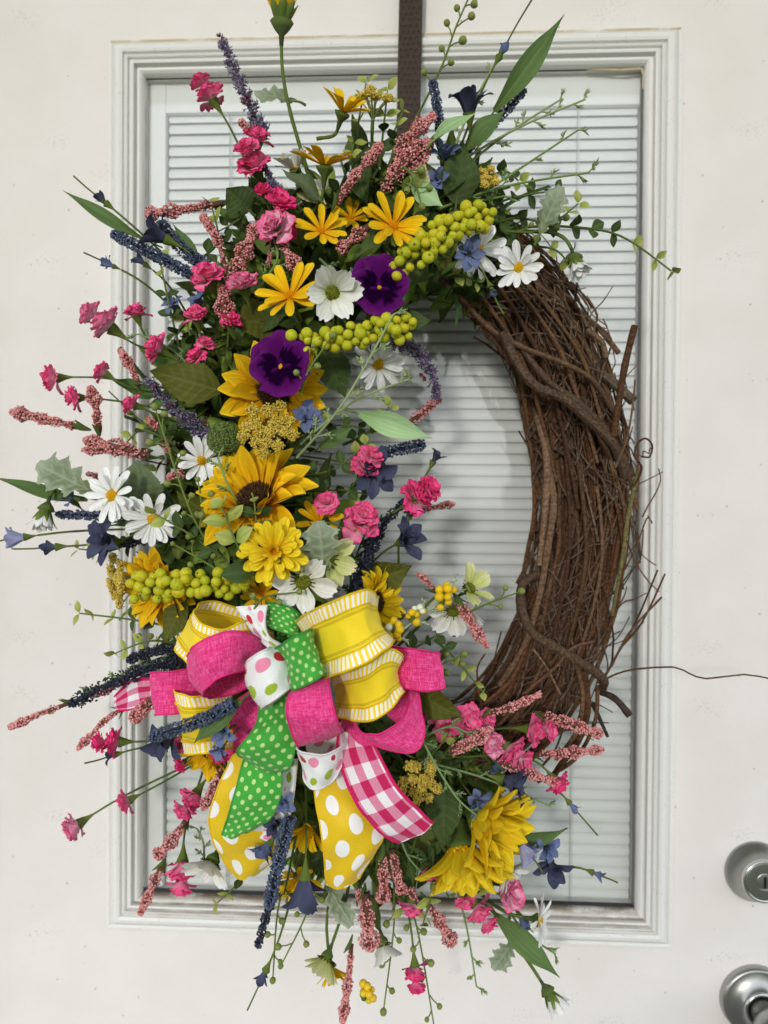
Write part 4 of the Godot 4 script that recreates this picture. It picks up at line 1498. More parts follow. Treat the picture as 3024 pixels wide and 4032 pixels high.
func gingham_cloth(x: float, y: float) -> Color:
	var a := fposmod(x * 2.0, 1.0) < 0.5
	var b := fposmod(y * 2.5 + 0.25, 1.0) < 0.5
	var red := Color(0.78, 0.13, 0.36)
	var white := Color(0.93, 0.91, 0.92)
	if minf(y, 1.0 - y) < 0.05:
		return red
	if a and b:
		return red * (0.94 + 0.06 * hash2(floor(x * 96), floor(y * 96)))
	if a or b:
		var h := fposmod(floor(x * 128.0) + floor(y * 128.0), 2.0)
		return red.lerp(white, 0.25 if h < 0.5 else 0.7)
	return white * (0.97 + 0.03 * hash2(floor(x * 96), floor(y * 96)))


func dots_cloth(x: float, y: float) -> Color:
	var c := Color(0.91, 0.76, 0.13) * (0.96 + 0.04 * hash2(floor(x * 240.0), floor(y * 40.0)))
	for k in 2:
		var u := fposmod(x * 2.0 + k * 0.5, 1.0)
		var v := fposmod(y * 1.667 + k * 0.5, 1.0)
		var d := Vector2((u - 0.5) / 2.0, (v - 0.5) / 1.667).length()
		c = c.lerp(Color(0.955, 0.945, 0.93), smoothstep(0.12, 0.112, d))
	return c


# ---------------------------------------------------------------- the scene

func _ready() -> void:
	rng.seed = 20240511
	var camera := Camera3D.new()
	camera.name = "camera"
	camera.fov = 71.51
	var lens := CameraAttributesPhysical.new()
	lens.frustum_focal_length = 16.667
	lens.frustum_focus_distance = 0.588
	lens.exposure_aperture = 2.5
	lens.frustum_near = 0.02
	lens.frustum_far = 400.0
	camera.attributes = lens
	camera.near = 0.02
	camera.far = 400.0
	camera.position = CAM_POS
	camera.rotation_degrees = CAM_ROT
	add_child(camera)

	var sky_m := ProceduralSkyMaterial.new()
	sky_m.sky_top_color = Color(0.84, 0.87, 0.91)
	sky_m.sky_horizon_color = Color(0.95, 0.95, 0.94)
	sky_m.sky_curve = 0.2
	sky_m.ground_bottom_color = Color(0.3, 0.31, 0.28)
	sky_m.ground_horizon_color = Color(0.6, 0.62, 0.6)
	sky_m.energy_multiplier = 2.2
	var sky := Sky.new()
	sky.sky_material = sky_m
	var env := Environment.new()
	env.background_mode = Environment.BG_SKY
	env.sky = sky
	env.tonemap_mode = Environment.TONE_MAPPER_LINEAR
	env.tonemap_exposure = 1.0
	env.sdfgi_enabled = true
	env.ssao_enabled = true
	env.ssil_enabled = true
	var world := WorldEnvironment.new()
	world.name = "world"
	world.environment = env
	add_child(world)

	var sun := DirectionalLight3D.new()
	sun.name = "sun"
	sun.light_color = Color(1.0, 0.985, 0.96)
	sun.light_energy = 0.5
	sun.light_angular_distance = 6.5
	sun.shadow_enabled = true
	add_child(sun)
	sun.look_at_from_position(Vector3(-0.205, 0.165, 1.0), Vector3.ZERO)

	var t := (1.0 + sqrt(5.0)) / 2.0
	for q in [Vector3(-1, t, 0), Vector3(1, t, 0), Vector3(-1, -t, 0), Vector3(1, -t, 0), Vector3(0, -1, t), Vector3(0, 1, t), Vector3(0, -1, -t), Vector3(0, 1, -t), Vector3(t, 0, -1), Vector3(t, 0, 1), Vector3(-t, 0, -1), Vector3(-t, 0, 1)]:
		ICO.append(q.normalized())
	ICO_T = PackedInt32Array([0, 5, 11, 0, 1, 5, 0, 7, 1, 0, 10, 7, 0, 11, 10, 1, 9, 5, 5, 4, 11, 11, 2, 10, 10, 6, 7, 7, 8, 1, 3, 4, 9, 3, 2, 4, 3, 6, 2, 3, 8, 6, 3, 9, 8, 4, 5, 9, 2, 11, 4, 6, 10, 2, 8, 7, 6, 9, 1, 8])

	make_materials()
	ribbon_cloth()

	# setting: the porch floor and the lawn that the glass and the locks mirror
	var concrete := mat("concrete", Color(0.2, 0.19, 0.175), 0.9, 0.2)
	concrete.albedo_texture = noise_tex(0.02, 41, Color(0.8, 0.8, 0.8), Color(1, 1, 1))
	concrete.uv1_triplanar = true
	structure("porch_floor", slab(Vector3(-3, -0.1, -0.3), Vector3(3, 0.0, 1.9)), concrete)
	structure("porch_ceiling", slab(Vector3(-3, 2.75, -0.3), Vector3(3, 2.85, 1.5)), mat("ceiling_paint", Color(0.74, 0.7, 0.62), 0.8, 0.2))
	var lawn := mat("lawn", Color(0.07, 0.11, 0.03), 0.95, 0.1)
	lawn.albedo_texture = noise_tex(0.03, 42, Color(0.6, 0.6, 0.5), Color(1, 1, 1))
	lawn.uv1_triplanar = true
	lawn.uv1_scale = Vector3.ONE * 0.5
	structure("ground", slab(Vector3(-150, -0.4, -150), Vector3(150, -0.15, 150)), lawn)

	var road := mat("road", Color(0.42, 0.41, 0.39), 0.9, 0.2)
	structure("road", slab(Vector3(-40, -0.16, 7), Vector3(40, -0.12, 11)), road)
	woods()

	build_door()
	build_hanger()
	build_wreath()
	filler()
	flowers_a()
	flowers_b()
	flowers_c()
	greenery()
	build_bow()


func wreath_details(t: Node3D) -> void:
	vine(t, [p(108, 1623, 112), p(121, 1592, 122), p(137, 1571, 130), p(159, 1562, 128), p(183, 1544, 122), p(209, 1522, 110), p(225, 1494, 90)], 0.0044, 0.0044, 6, Color(0.14, 0.09, 0.06), "vine")
	vine(t, [p(123, 1616, 105), p(147, 1580, 118), p(175, 1559, 120), p(203, 1535, 110), p(217, 1515, 95)], 0.003, 0.0034, 6, Color(0.14, 0.09, 0.06), "vine")
	vine(t, [p(52, 1682, 85), p(73, 1657, 95), p(100, 1627, 105), p(127, 1610, 112), p(161, 1595, 118), p(189, 1581, 112), p(209, 1558, 100), p(217, 1548, 95)], 0.0026, 0.0024, 6, Color(0, 0, 0), "vine")
	vine(t, [p(56, 1677, 80), p(90, 1636, 95), p(123, 1590, 108), p(159, 1563, 120), p(184, 1543, 120), p(208, 1511, 105)], 0.0019, 0.0016, 6, Color(0, 0, 0), "vine")
	vine(t, [p(146, 1402, 85), p(131, 1393, 95), p(128, 1374, 108), p(136, 1353, 120), p(160, 1338, 126), p(185, 1323, 122), p(203, 1308, 108), p(207, 1292, 85)], 0.0046, 0.0042, 6, Color(0.14, 0.09, 0.06), "vine")
	vine(t, [p(151, 1506, 100), p(156, 1472, 110), p(151, 1430, 112), p(144, 1383, 108), p(131, 1334, 100), p(111, 1297, 90)], 0.0034, 0.003, 6, Color(0, 0, 0), "vine")
	vine(t, [p(143, 1550, 95), p(150, 1510, 105), p(149, 1464, 108), p(145, 1412, 104)], 0.0034, 0.0034, 6, Color(0, 0, 0), "vine")
	vine(t, [p(209, 1531, 110), p(211, 1559, 118), p(215, 1592, 122), p(223, 1627, 122)], 0.003, 0.0032, 6, Color(0, 0, 0), "stick")
	vine(t, [p(203, 1590, 90), p(212, 1579, 100), p(226, 1562, 110)], 0.0042, 0.0046, 6, Color(0.17, 0.13, 0.09), "stick")
	vine(t, [p(187, 1628, 100), p(198, 1616, 108), p(201, 1600, 112)], 0.0028, 0.0025, 6, Color(0, 0, 0), "stick")
	vine(t, [p(235, 1500, 100), p(223, 1462, 112), p(217, 1422, 115), p(211, 1367, 105)], 0.0022, 0.0016, 6, Color(0.24, 0.21, 0.08), "twig")
	vine(t, [p(221, 1335, 95), p(236, 1361, 110), p(253, 1407, 120)], 0.0011, 0.0008, 6, Color(0, 0, 0), "twig")
	vine(t, [p(217, 1326, 95), p(232, 1363, 108), p(247, 1410, 118)], 0.001, 0.0008, 6, Color(0, 0, 0), "twig")
	vine(t, [p(212, 1319, 100), p(225, 1353, 112), p(251, 1386, 118)], 0.0012, 0.0009, 6, Color(0, 0, 0), "twig")
	vine(t, [p(201, 1302, 95), p(215, 1313, 105), p(231, 1319, 110), p(264, 1322, 112), p(279, 1316, 110), p(295, 1311, 108), p(329, 1315, 106), p(354, 1311, 104)], 0.0009, 0.0007, 2, Color(0, 0, 0), "twig")
	vine(t, [p(206, 1292, 90), p(215, 1290, 105), p(226, 1277, 112)], 0.003, 0.0034, 6, Color(0.08, 0.06, 0.048), "stick")
	vine(t, [p(199, 1280, 85), p(204, 1266, 98), p(209, 1254, 102)], 0.0024, 0.0014, 6, Color(0.06, 0.045, 0.035), "stick")
	vine(t, [p(188, 1313, 95), p(191, 1280, 100), p(183, 1249, 98), p(166, 1220, 92), p(160, 1204, 88)], 0.0036, 0.0028, 6, Color(0, 0, 0), "vine")
	vine(t, [p(201, 1300, 95), p(198, 1266, 98), p(181, 1229, 92), p(148, 1204, 85)], 0.002, 0.0018, 6, Color(0, 0, 0), "vine")
	vine(t, [p(177, 1328, 105), p(184, 1295, 110), p(180, 1259, 104), p(163, 1230, 96)], 0.0024, 0.002, 6, Color(0, 0, 0), "vine")
	vine(t, [p(187, 1502, 108), p(210, 1493, 115), p(224, 1486, 120), p(230, 1501, 124), p(224, 1511, 124), p(226, 1522, 124), p(233, 1527, 124), p(239, 1521, 124), p(237, 1511, 124), p(230, 1511, 124)], 0.0011, 0.0008, 5, Color(0, 0, 0), "tendril")
	vine(t, [p(222, 1409, 105), p(230, 1431, 112), p(237, 1456, 118), p(241, 1452, 120), p(237, 1459, 120)], 0.0008, 0.0006, 6, Color(0, 0, 0), "tendril")
	vine(t, [p(197, 1635, 95), p(209, 1619, 100), p(201, 1595, 105), p(195, 1570, 105)], 0.0012, 0.001, 6, Color(0, 0, 0), "twig")
	vine(t, [p(187, 1661, 95), p(196, 1643, 98), p(192, 1625, 104), p(197, 1601, 108)], 0.0012, 0.0009, 6, Color(0, 0, 0), "twig")
	vine(t, [p(211, 1502, 110), p(220, 1527, 112), p(225, 1556, 112), p(227, 1581, 112)], 0.0012, 0.0008, 6, Color(0, 0, 0), "twig")
	vine(t, [p(77, 1648, 95), p(82, 1654, 100), p(88, 1651, 100), p(87, 1642, 100), p(79, 1642, 100), p(78, 1651, 100), p(86, 1653, 100)], 0.0008, 0.0006, 5, Color(0, 0, 0), "tendril")
	vine(t, [p(86, 1629, 95), p(94, 1636, 102), p(99, 1631, 102), p(95, 1624, 100), p(90, 1631, 100), p(98, 1636, 98), p(102, 1628, 98)], 0.0008, 0.0006, 5, Color(0, 0, 0), "tendril")
	vine(t, [p(92, 1280, 110), p(87, 1317, 120), p(93, 1334, 128)], 0.001, 0.0008, 6, Color(0, 0, 0), "twig")
	vine(t, [p(162, 1297, 118), p(148, 1323, 124), p(136, 1339, 124)], 0.0013, 0.001, 6, Color(0, 0, 0), "twig")
	vine(t, [p(128, 1297, 122), p(142, 1311, 126), p(156, 1324, 128), p(170, 1341, 128), p(189, 1346, 124)], 0.0015, 0.0012, 6, Color(0.2, 0.1, 0.065), "twig")
	vine(t, [p(172, 1694, 100), p(176, 1667, 105), p(170, 1641, 108)], 0.0008, 0.0007, 6, Color(0.03, 0.02, 0.018), "twig")
	vine(t, [p(116, 1678, 96), p(140, 1644, 102), p(162, 1608, 104), p(181, 1557, 104), p(198, 1507, 98)], 0.001904, 0.0017, 6, Color(0, 0, 0), "vine")
	vine(t, [p(98, 1683, 96), p(125, 1638, 102), p(149, 1591, 104), p(167, 1527, 104), p(181, 1464, 98)], 0.0022400000000000002, 0.002, 6, Color(0, 0, 0), "vine")
	vine(t, [p(128, 1678, 96), p(157, 1640, 102), p(183, 1599, 104), p(200, 1542, 104), p(215, 1485, 98)], 0.0016800000000000003, 0.0015, 6, Color(0, 0, 0), "vine")
	vine(t, [p(77, 1679, 96), p(104, 1640, 102), p(128, 1599, 104), p(146, 1544, 104), p(160, 1489, 98)], 0.002016, 0.0018, 6, Color(0, 0, 0), "vine")
	vine(t, [p(181, 1507, 96), p(185, 1465, 102), p(187, 1421, 104), p(180, 1374, 104), p(170, 1326, 98)], 0.002128, 0.0019, 6, Color(0, 0, 0), "vine")
	vine(t, [p(198, 1485, 96), p(201, 1451, 102), p(201, 1413, 104), p(192, 1366, 104), p(178, 1318, 98)], 0.0016800000000000003, 0.0015, 6, Color(0, 0, 0), "vine")
	vine(t, [p(168, 1528, 96), p(171, 1480, 102), p(172, 1430, 104), p(166, 1383, 104), p(157, 1334, 98)], 0.0018480000000000003, 0.00165, 6, Color(0, 0, 0), "vine")
	vine(t, [p(157, 1343, 96), p(150, 1324, 102), p(139, 1301, 104), p(123, 1279, 104), p(102, 1255, 98)], 0.001904, 0.0017, 6, Color(0, 0, 0), "vine")
	vine(t, [p(174, 1334, 96), p(167, 1311, 102), p(156, 1284, 104), p(140, 1263, 104), p(119, 1239, 98)], 0.0016800000000000003, 0.0015, 6, Color(0, 0, 0), "vine")
	vine(t, [p(140, 1355, 96), p(133, 1334, 102), p(122, 1309, 104), p(108, 1294, 104), p(89, 1277, 98)], 0.002016, 0.0018, 6, Color(0, 0, 0), "vine")
	vine(t, [p(215, 1473, 96), p(219, 1444, 102), p(220, 1413, 104), p(214, 1375, 104), p(204, 1335, 98)], 0.001344, 0.0012, 6, Color(0, 0, 0), "vine")
	vine(t, [p(206, 1524, 96), p(215, 1491, 102), p(222, 1456, 104), p(221, 1417, 104), p(216, 1378, 98)], 0.001456, 0.0013, 6, Color(0, 0, 0), "vine")


func flowers_a() -> void:
	carnation(p(-156, 1829, 150), Vector3(-0.55, 0.8, 0.25), 0.0271, p(-116, 1752, 110), 0, 2, "tall two-tiered pink carnation beside the top lavender spike")
	carnation(p(-114, 1765, 160), Vector3(-0.25, 0.55, 0.7), 0.0317, p(-99, 1727, 110), 0, 2, "full pink carnation under the top lavender spike, lower of two joined blooms")
	carnation(p(-109, 1785, 150), Vector3(0.1, 0.8, 0.5), 0.0263, p(-99, 1731, 110), 0, 1, "pink carnation atop a larger one under the top lavender spike")
	carnation(p(-101, 1732, 165), Vector3(-0.2, 0.7, 0.7), 0.0174, p(-76, 1709, 66), 2, 1, "small deep pink carnation bud above the cluster near the yellow daisies")
	carnation(p(-84, 1719, 172), Vector3(0.3, 0.6, 0.75), 0.0286, p(-71, 1712, 66), 2, 1, "deep pink carnation above a pale pink one beside the shaded yellow daisy")
	carnation(p(-88, 1697, 178), Vector3(-0.35, 0.3, 0.85), 0.0315, p(-83, 1703, 66), 1, 1, "pale pink carnation hanging at the cluster's base above a heather spike")
	carnation(p(-79, 1700, 165), Vector3(0.55, -0.2, 0.8), 0.0182, p(-77, 1708, 66), 2, 1, "small deep pink carnation at the edge of the pale pink one")
	carnation(p(-145, 1658, 175), Vector3(-0.2, 0.65, 0.6), 0.0309, p(-128, 1658, 66), 0, 1, "full pink carnation over the navy spikes, above the wreath's middle")
	carnation(p(-114, 1650, 178), Vector3(-0.1, 0.7, 0.6), 0.0291, p(-120, 1668, 66), 1, 1, "pale-hearted pink carnation touching the pink heather and the star-shaped yellow daisy")
	carnation(p(-155, 1625, 172), Vector3(0, 0.75, 0.6), 0.0245, p(-145, 1630, 66), 0, 1, "open pink carnation on a short stem above the dark big leaf")
	carnation(p(-126, 1621, 172), Vector3(0.25, 0.75, 0.5), 0.0196, p(-140, 1639, 66), 2, 1, "narrow deep pink carnation below the thick pink heather spike")
	carnation(p(-216, 1634, 150), Vector3(-0.2, 0.9, 0.4), 0.0220, p(-154, 1613, 66), 0, 1, "pink carnation upright in front of the frame's plain-side moulding")
	carnation(p(-252, 1630, 150), Vector3(-0.75, 0.55, 0.35), 0.0331, p(-192, 1612, 90), 1, 2, "large pale two-tiered carnation on the bare door, highest of those there")
	carnation(p(-192, 1599, 165), Vector3(-0.75, 0.4, 0.5), 0.0273, p(-169, 1594, 90), 0, 1, "pink carnation with white edges beside the sprig on the moulding")
	carnation(p(-151, 1604, 160), Vector3(0.1, 0.8, 0.6), 0.0175, p(-154, 1613, 66), 0, 1, "small pink carnation lying among grassy strips above the sunflower leaf")
	carnation(p(-157, 1592, 168), Vector3(-0.3, 0.6, 0.7), 0.0173, p(-159, 1601, 66), 2, 1, "small deep pink carnation just above the large olive leaf")
	carnation(p(-297, 1578, 140), Vector3(-0.95, -0.1, 0.3), 0.0267, p(-182, 1572, 90), 0, 1, "pink carnation farthest out over the bare door at the wreath's middle")
	carnation(p(-246, 1582, 150), Vector3(-0.75, 0.5, 0.3), 0.0212, p(-182, 1572, 90), 0, 1, "pink carnation with a dark calyx, second on the upper bare-door stem")
	carnation(p(-274, 1560, 145), Vector3(-0.9, 0, 0.4), 0.0231, p(-182, 1550, 90), 0, 1, "pink carnation partly behind the upright pink heather on the door")
	carnation(p(-218, 1553, 155), Vector3(-0.85, 0.35, 0.4), 0.0210, p(-178, 1536, 90), 0, 1, "pink carnation beside the lavender in front of the window moulding")
	carnation(p(-8, 1505, 170), Vector3(0.45, 0.65, 0.6), 0.0279, p(-117, 1461, 100), 0, 2, "pink carnation inside the ring below the pale felt leaf")
	carnation(p(-43, 1469, 178), Vector3(0.1, 0.5, 0.85), 0.0210, p(-117, 1457, 100), 0, 1, "small pink carnation between the big sunflower and the ring's opening")
	carnation(p(-12, 1457, 182), Vector3(0.3, 0.5, 0.75), 0.0305, p(-97, 1427, 110), 0, 2, "largest pink carnation inside the ring, beside the blue blossoms")
	carnation(p(39, 1479, 172), Vector3(0.7, 0.5, 0.5), 0.0302, p(-82, 1431, 100), 2, 2, "deep pink carnation reaching farthest into the ring's opening")
	carnation(p(-29, 1438, 165), Vector3(0.5, 0.1, 0.8), 0.0165, p(-181, 1411, 66), 2, 1, "small deep pink carnation behind the silvery leaf")
	carnation(p(77, 1280, 150), Vector3(0.5, 0.1, 0.85), 0.0314, p(33, 1237, 100), 0, 1, "pink carnation in front of the bare vines beside the pink ribbon")
	carnation(p(94, 1279, 140), Vector3(0.8, 0.1, 0.6), 0.0207, p(33, 1237, 100), 0, 1, "smaller pink carnation joined to the one before the bare vines")
	carnation(p(42, 1283, 140), Vector3(0.2, 0.6, 0.7), 0.0164, p(65, 1210, 66), 0, 1, "small pink carnation half hidden behind the pink ribbon end")
	carnation(p(58, 1270, 140), Vector3(0.1, 0.2, 0.9), 0.0207, p(77, 1216, 66), 0, 1, "dim pink carnation beneath the sage sprig beside the pink ribbon")
	carnation(p(101, 1259, 145), Vector3(-0.4, 0.5, 0.7), 0.0214, p(46, 1229, 100), 1, 1, "pale pink carnation facing up among the lower vines")
	carnation(p(144, 1271, 140), Vector3(0.85, 0.1, 0.45), 0.0284, p(50, 1238, 100), 0, 2, "pink carnation across the dark vines under the long heather spike")
	carnation(p(121, 1252, 155), Vector3(0.7, -0.45, 0.6), 0.0277, p(46, 1229, 100), 0, 2, "bright pink carnation above the large blue blossom")
	carnation(p(155, 1228, 150), Vector3(0.6, -0.6, 0.45), 0.0229, p(76, 1221, 100), 2, 1, "pink carnation at the outer end of the lower heather spike")
	carnation(p(48, 1149, 150), Vector3(0.55, -0.5, 0.6), 0.0229, p(-11, 1171, 90), 0, 1, "pink carnation just below the yellow sunflower near the gingham ribbon")
	carnation(p(117, 1129, 145), Vector3(0.6, 0.35, 0.65), 0.0282, p(56, 1155, 90), 1, 1, "pale pink carnation between two white daisies below the sunflower")
	carnation(p(77, 1121, 145), Vector3(0.3, -0.6, 0.65), 0.0205, p(34, 1163, 90), 0, 1, "pink carnation over the window's lower corner, upper of the stepped three")
	carnation(p(93, 1109, 150), Vector3(0.55, -0.65, 0.5), 0.0263, p(34, 1163, 90), 0, 2, "striped pink carnation lowest on the stepped stem over the lower moulding")
	carnation(p(30, 1117, 150), Vector3(-0.05, -0.95, 0.3), 0.0220, p(7, 1153, 90), 0, 1, "pink carnation hanging straight down beside the curled cream leaves")
	carnation(p(34, 1046, 140), Vector3(0.1, -0.95, 0.3), 0.0241, p(12, 1145, 90), 2, 2, "two-tiered pink carnation hanging lowest, over the door's lower panel")
	carnation(p(-243, 1255, 150), Vector3(-0.95, 0.1, 0.4), 0.0263, p(-160, 1250, 100), 2, 2, "deep pink carnation on the door beside the blue blossom and gingham end")
	carnation(p(-275, 1174, 140), Vector3(-0.8, -0.5, 0.35), 0.0276, p(-176, 1220, 90), 1, 1, "pale pink carnation at the outermost end of the lower door stem")
	carnation(p(-226, 1200, 145), Vector3(-0.75, -0.3, 0.5), 0.0214, p(-172, 1220, 90), 0, 1, "pink carnation halfway along the lower door stem on the moulding")
	carnation(p(-167, 1202, 155), Vector3(-0.4, -0.6, 0.6), 0.0269, p(-160, 1241, 100), 0, 2, "pink carnation before the blind beside the dotted yellow tail")
	carnation(p(-173, 1134, 150), Vector3(0.1, -0.85, 0.45), 0.0305, p(-172, 1211, 90), 0, 2, "large pink carnation hanging over the window's lower edge")
	carnation(p(-171, 1240, 160), Vector3(-0.5, -0.5, 0.6), 0.0158, p(-122, 1267, 66), 2, 1, "small pink carnation below the striped yellow loop")
	carnation(p(-133, 1253, 172), Vector3(0.1, -0.6, 0.7), 0.0172, p(-114, 1258, 66), 2, 1, "small deep pink carnation under the corner of the pink ribbon tail")
	carnation(p(-177, 1253, 150), Vector3(-0.5, 0.2, 0.7), 0.0144, p(-129, 1277, 66), 0, 1, "tiny pink carnation behind the blue blossom by the striped loop")


func flowers_b() -> void:
	daisy("yellow", p(11, 1691, 190), Vector3(0.25, 0.15, 0.95), 0.0568, p(7, 1734, 66), 0.35, "yellow daisy with upturned petals, highest of the open ones by the berries")
	daisy("yellow", p(-73, 1636, 188), Vector3(-0.15, 0.4, 0.9), 0.0600, p(-107, 1682, 66), 0.3, "yellow daisy spread like a star beside the white cosmos")
	daisy("yellow", p(-51, 1699, 160), Vector3(0.1, 0.3, 0.9), 0.0464, p(-57, 1719, 66), 0.3, "shaded yellow daisy behind the grassy strips near the pale carnation")
	daisy("yellow", p(-33, 1797, 165), Vector3(0.35, 0.75, 0.45), 0.0515, p(-57, 1782, 150), 0.45, "yellow daisy side-on on the forked stem below the top bud")
	daisy("yellow", p(-48, 1752, 165), Vector3(0.1, 0.92, 0.3), 0.0585, p(-74, 1714, 130), 0.35, "yellow daisy side-on below the forked stem, over the blind")
	daisy("lemon", p(-79, 1430, 218), Vector3(0.1, 0.1, 0.95), 0.0533, p(-180, 1407, 66), 0.5, "bright yellow daisy with green sepals in front of the big sunflower")
	daisy("yellow", p(-51, 1451, 165), Vector3(0.2, 0.5, 0.8), 0.0410, p(-184, 1439, 66), 0.3, "dim yellow daisy between the big sunflower and the silvery leaf")
	daisy("yellow", p(-100, 1390, 165), Vector3(-0.1, -0.2, 0.9), 0.0371, p(-170, 1364, 66), 0.3, "yellow daisy mostly hidden behind the white cosmos above the bow")
	daisy("yellow", p(-58, 1192, 165), Vector3(-0.2, -0.5, 0.8), 0.0488, p(-47, 1208, 66), 0.7, "yellow daisy under the dotted cup loop, behind the blue spike")
	daisy("yellow", p(-69, 1140, 150), Vector3(0.1, -0.3, 0.9), 0.0448, p(-41, 1206, 66), 0.35, "yellow daisy behind the hanging blue bell blossoms")
	daisy("yellow", p(-41, 1055, 140), Vector3(0.25, -0.85, 0.35), 0.0374, p(-15, 1199, 66), 0.6, "small yellow daisy hanging below the green cosmos")
	bud("yellow", p(-84, 1880, 170), Vector3(0.05, 1, 0.15), 0.0333, p(-60, 1734, 150), "yellow daisy bud in green sepals at the very top of the picture")
	daisy("white", p(-223, 1473, 180), Vector3(-0.15, 0.1, 0.95), 0.0487, p(-174, 1461, 100), 0.12, "white daisy full face in front of the felt leaves on the moulding")
	daisy("white", p(-191, 1453, 172), Vector3(0.2, -0.1, 0.95), 0.0501, p(-185, 1451, 66), 0.25, "white daisy half covered by cream leaves beside the full-face one")
	daisy("white", p(-152, 1503, 165), Vector3(0.2, 0.1, 0.95), 0.0437, p(-183, 1508, 66), 0.2, "white daisy behind the thin berry stem, next to the green sedum")
	daisy("white", p(-3, 1588, 150), Vector3(0.3, -0.45, 0.8), 0.0472, p(-83, 1703, 66), 0.15, "white daisy under the middle berry spray, facing down into the ring")
	daisy("white", p(81, 1683, 155), Vector3(0.35, -0.25, 0.85), 0.0508, p(84, 1710, 66), 0.2, "white daisy behind the upper berries at the ring's top")
	daisy("white", p(114, 1663, 170), Vector3(-0.1, -0.15, 0.95), 0.0433, p(115, 1685, 66), 0.45, "white daisy lying on the bare vines at the ring's top")
	daisy("white", p(-76, 1756, 150), Vector3(-0.2, 0.9, 0.3), 0.0420, p(-54, 1721, 66), 0.7, "white daisy pointing up behind the curled grey leaf")
	daisy("white", p(113, 1150, 145), Vector3(0.6, -0.5, 0.4), 0.0451, p(60, 1159, 90), 0.35, "white daisy below the bright sunflower, before the blind")
	daisy("white", p(140, 1107, 145), Vector3(0.85, 0.05, 0.3), 0.0443, p(79, 1106, 80), 0.12, "white daisy seen edge-on over the lower moulding")
	bud("white", p(-290, 1453, 165), Vector3(-0.1, -0.9, 0.3), 0.0250, p(-224, 1474, 120), "white daisy bud hanging from a hooked stem over the bare door")
	bud("white", p(163, 1666, 165), Vector3(0.2, -0.9, 0.35), 0.0226, p(106, 1720, 100), "white daisy bud hanging before the blind above the vines")
	bud("green", p(154, 1034, 140), Vector3(0.55, -0.75, 0.25), 0.0236, p(104, 1086, 90), "closed green daisy bud lowest on the knob side of the door")
	cosmos("white", p(-37, 1635, 200), Vector3(0.15, -0.3, 0.9), 0.0558, p(-76, 1709, 66), 0.62, 6, "white cosmos with ragged petals between the yellow daisy and purple pansy")
	cosmos("white", p(-59, 1405, 198), Vector3(-0.05, -0.1, 0.98), 0.0553, p(-170, 1364, 66), 0.15, 6, "white cosmos with black stamens just above the bow")
	cosmos("green", p(-41, 1423, 192), Vector3(0.3, -0.15, 0.93), 0.0521, p(-176, 1386, 66), 0.15, 6, "pale green cosmos with black stamens, partly under the silvery leaf")
	cosmos("white", p(63, 1378, 160), Vector3(0.1, -0.55, 0.8), 0.0511, p(-11, 1310, 100), 0.25, 6, "white cosmos at the yellow berry twig beside the bow")
	cosmos("green", p(76, 1396, 162), Vector3(0.55, 0.45, 0.55), 0.0478, p(-11, 1310, 100), 0.5, 5, "pale green cosmos behind the yellow berry twig beside the bow")
	cosmos("white", p(-143, 1157, 160), Vector3(-0.3, -0.6, 0.7), 0.0543, p(-82, 1228, 66), 0.5, 6, "cream white cosmos hanging before the blind below the dotted yellow tail")
	cosmos("green", p(-44, 1071, 150), Vector3(-0.35, -0.8, 0.4), 0.0448, p(-18, 1200, 66), 0.75, 6, "green cosmos hanging below the window, blush on one petal")
	cosmos("white", p(4, 1073, 130), Vector3(0.25, -0.85, 0.35), 0.0429, p(6, 1197, 66), 0.7, 6, "white cosmos hanging behind the thick pink heather below the window")
	sunflower(p(-101, 1470, 184), Vector3(-0.2, 0.6, 0.74), 0.1020, p(-185, 1470, 66), 0, "large golden sunflower with dark brown centre in the wreath's middle", 0.2)
	sunflower(p(-91, 1562, 160), Vector3(0.1, -0.05, 0.98), 0.0944, p(-161, 1597, 66), 0, "golden sunflower half hidden behind the lower purple pansy", 0.2)
	sunflower(p(89, 1198, 156), Vector3(0.66, -0.12, 0.62), 0.1037, p(71, 1213, 66), 1, "bright lemon sunflower on the knob side below the vines, upper of two", 0.85)
	sunflower(p(73, 1173, 158), Vector3(0.1, -0.8, 0.55), 0.0986, p(54, 1205, 66), 1, "lemon sunflower with long drooping petals on the knob side, lower of two", 0.75)
	sunflower(p(-192, 1394, 150), Vector3(-0.35, -0.1, 0.9), 0.0760, p(-178, 1393, 66), 0, "orange sunflower behind the lowest lime berry spray", 0.25)
	sunflower(p(-5, 1382, 150), Vector3(0.75, 0.15, 0.5), 0.0660, p(-139, 1293, 66), 1, "yellow sunflower peeking out behind the yellow loop near the ring's opening", 0.3)
	sunflower(p(-148, 1250, 150), Vector3(-0.4, -0.45, 0.7), 0.0600, p(-119, 1264, 66), 0, "yellow sunflower petals showing under the striped yellow loop", 0.3)
	pansy(p(-77, 1576, 202), Vector3(-0.05, 0.1, 0.98), Vector3(-0.35, 0.9, 0), 0.0512, p(-148, 1625, 66), "purple pansy with yellow eye, lower of the two")
	pansy(p(-0, 1640, 196), Vector3(0.15, 0.05, 0.98), Vector3(-0.05, 1, 0), 0.0481, p(-17, 1732, 66), "purple pansy tucked behind the white cosmos, upper of the two")
	bluebell(p(-192, 1696, 165), Vector3(-0.85, 0.4, 0.3), 0.0312, p(-172, 1659, 110), 0, 0.9, "blue trumpet blossom at the crossing of heather and navy spikes", 0)
	bluebell(p(-210, 1677, 155), Vector3(-0.7, 0.5, 0.4), 0.0167, p(-180, 1636, 100), 1, 0.6, "small slate blue blossom beside the yellowish leaf tip", 0)
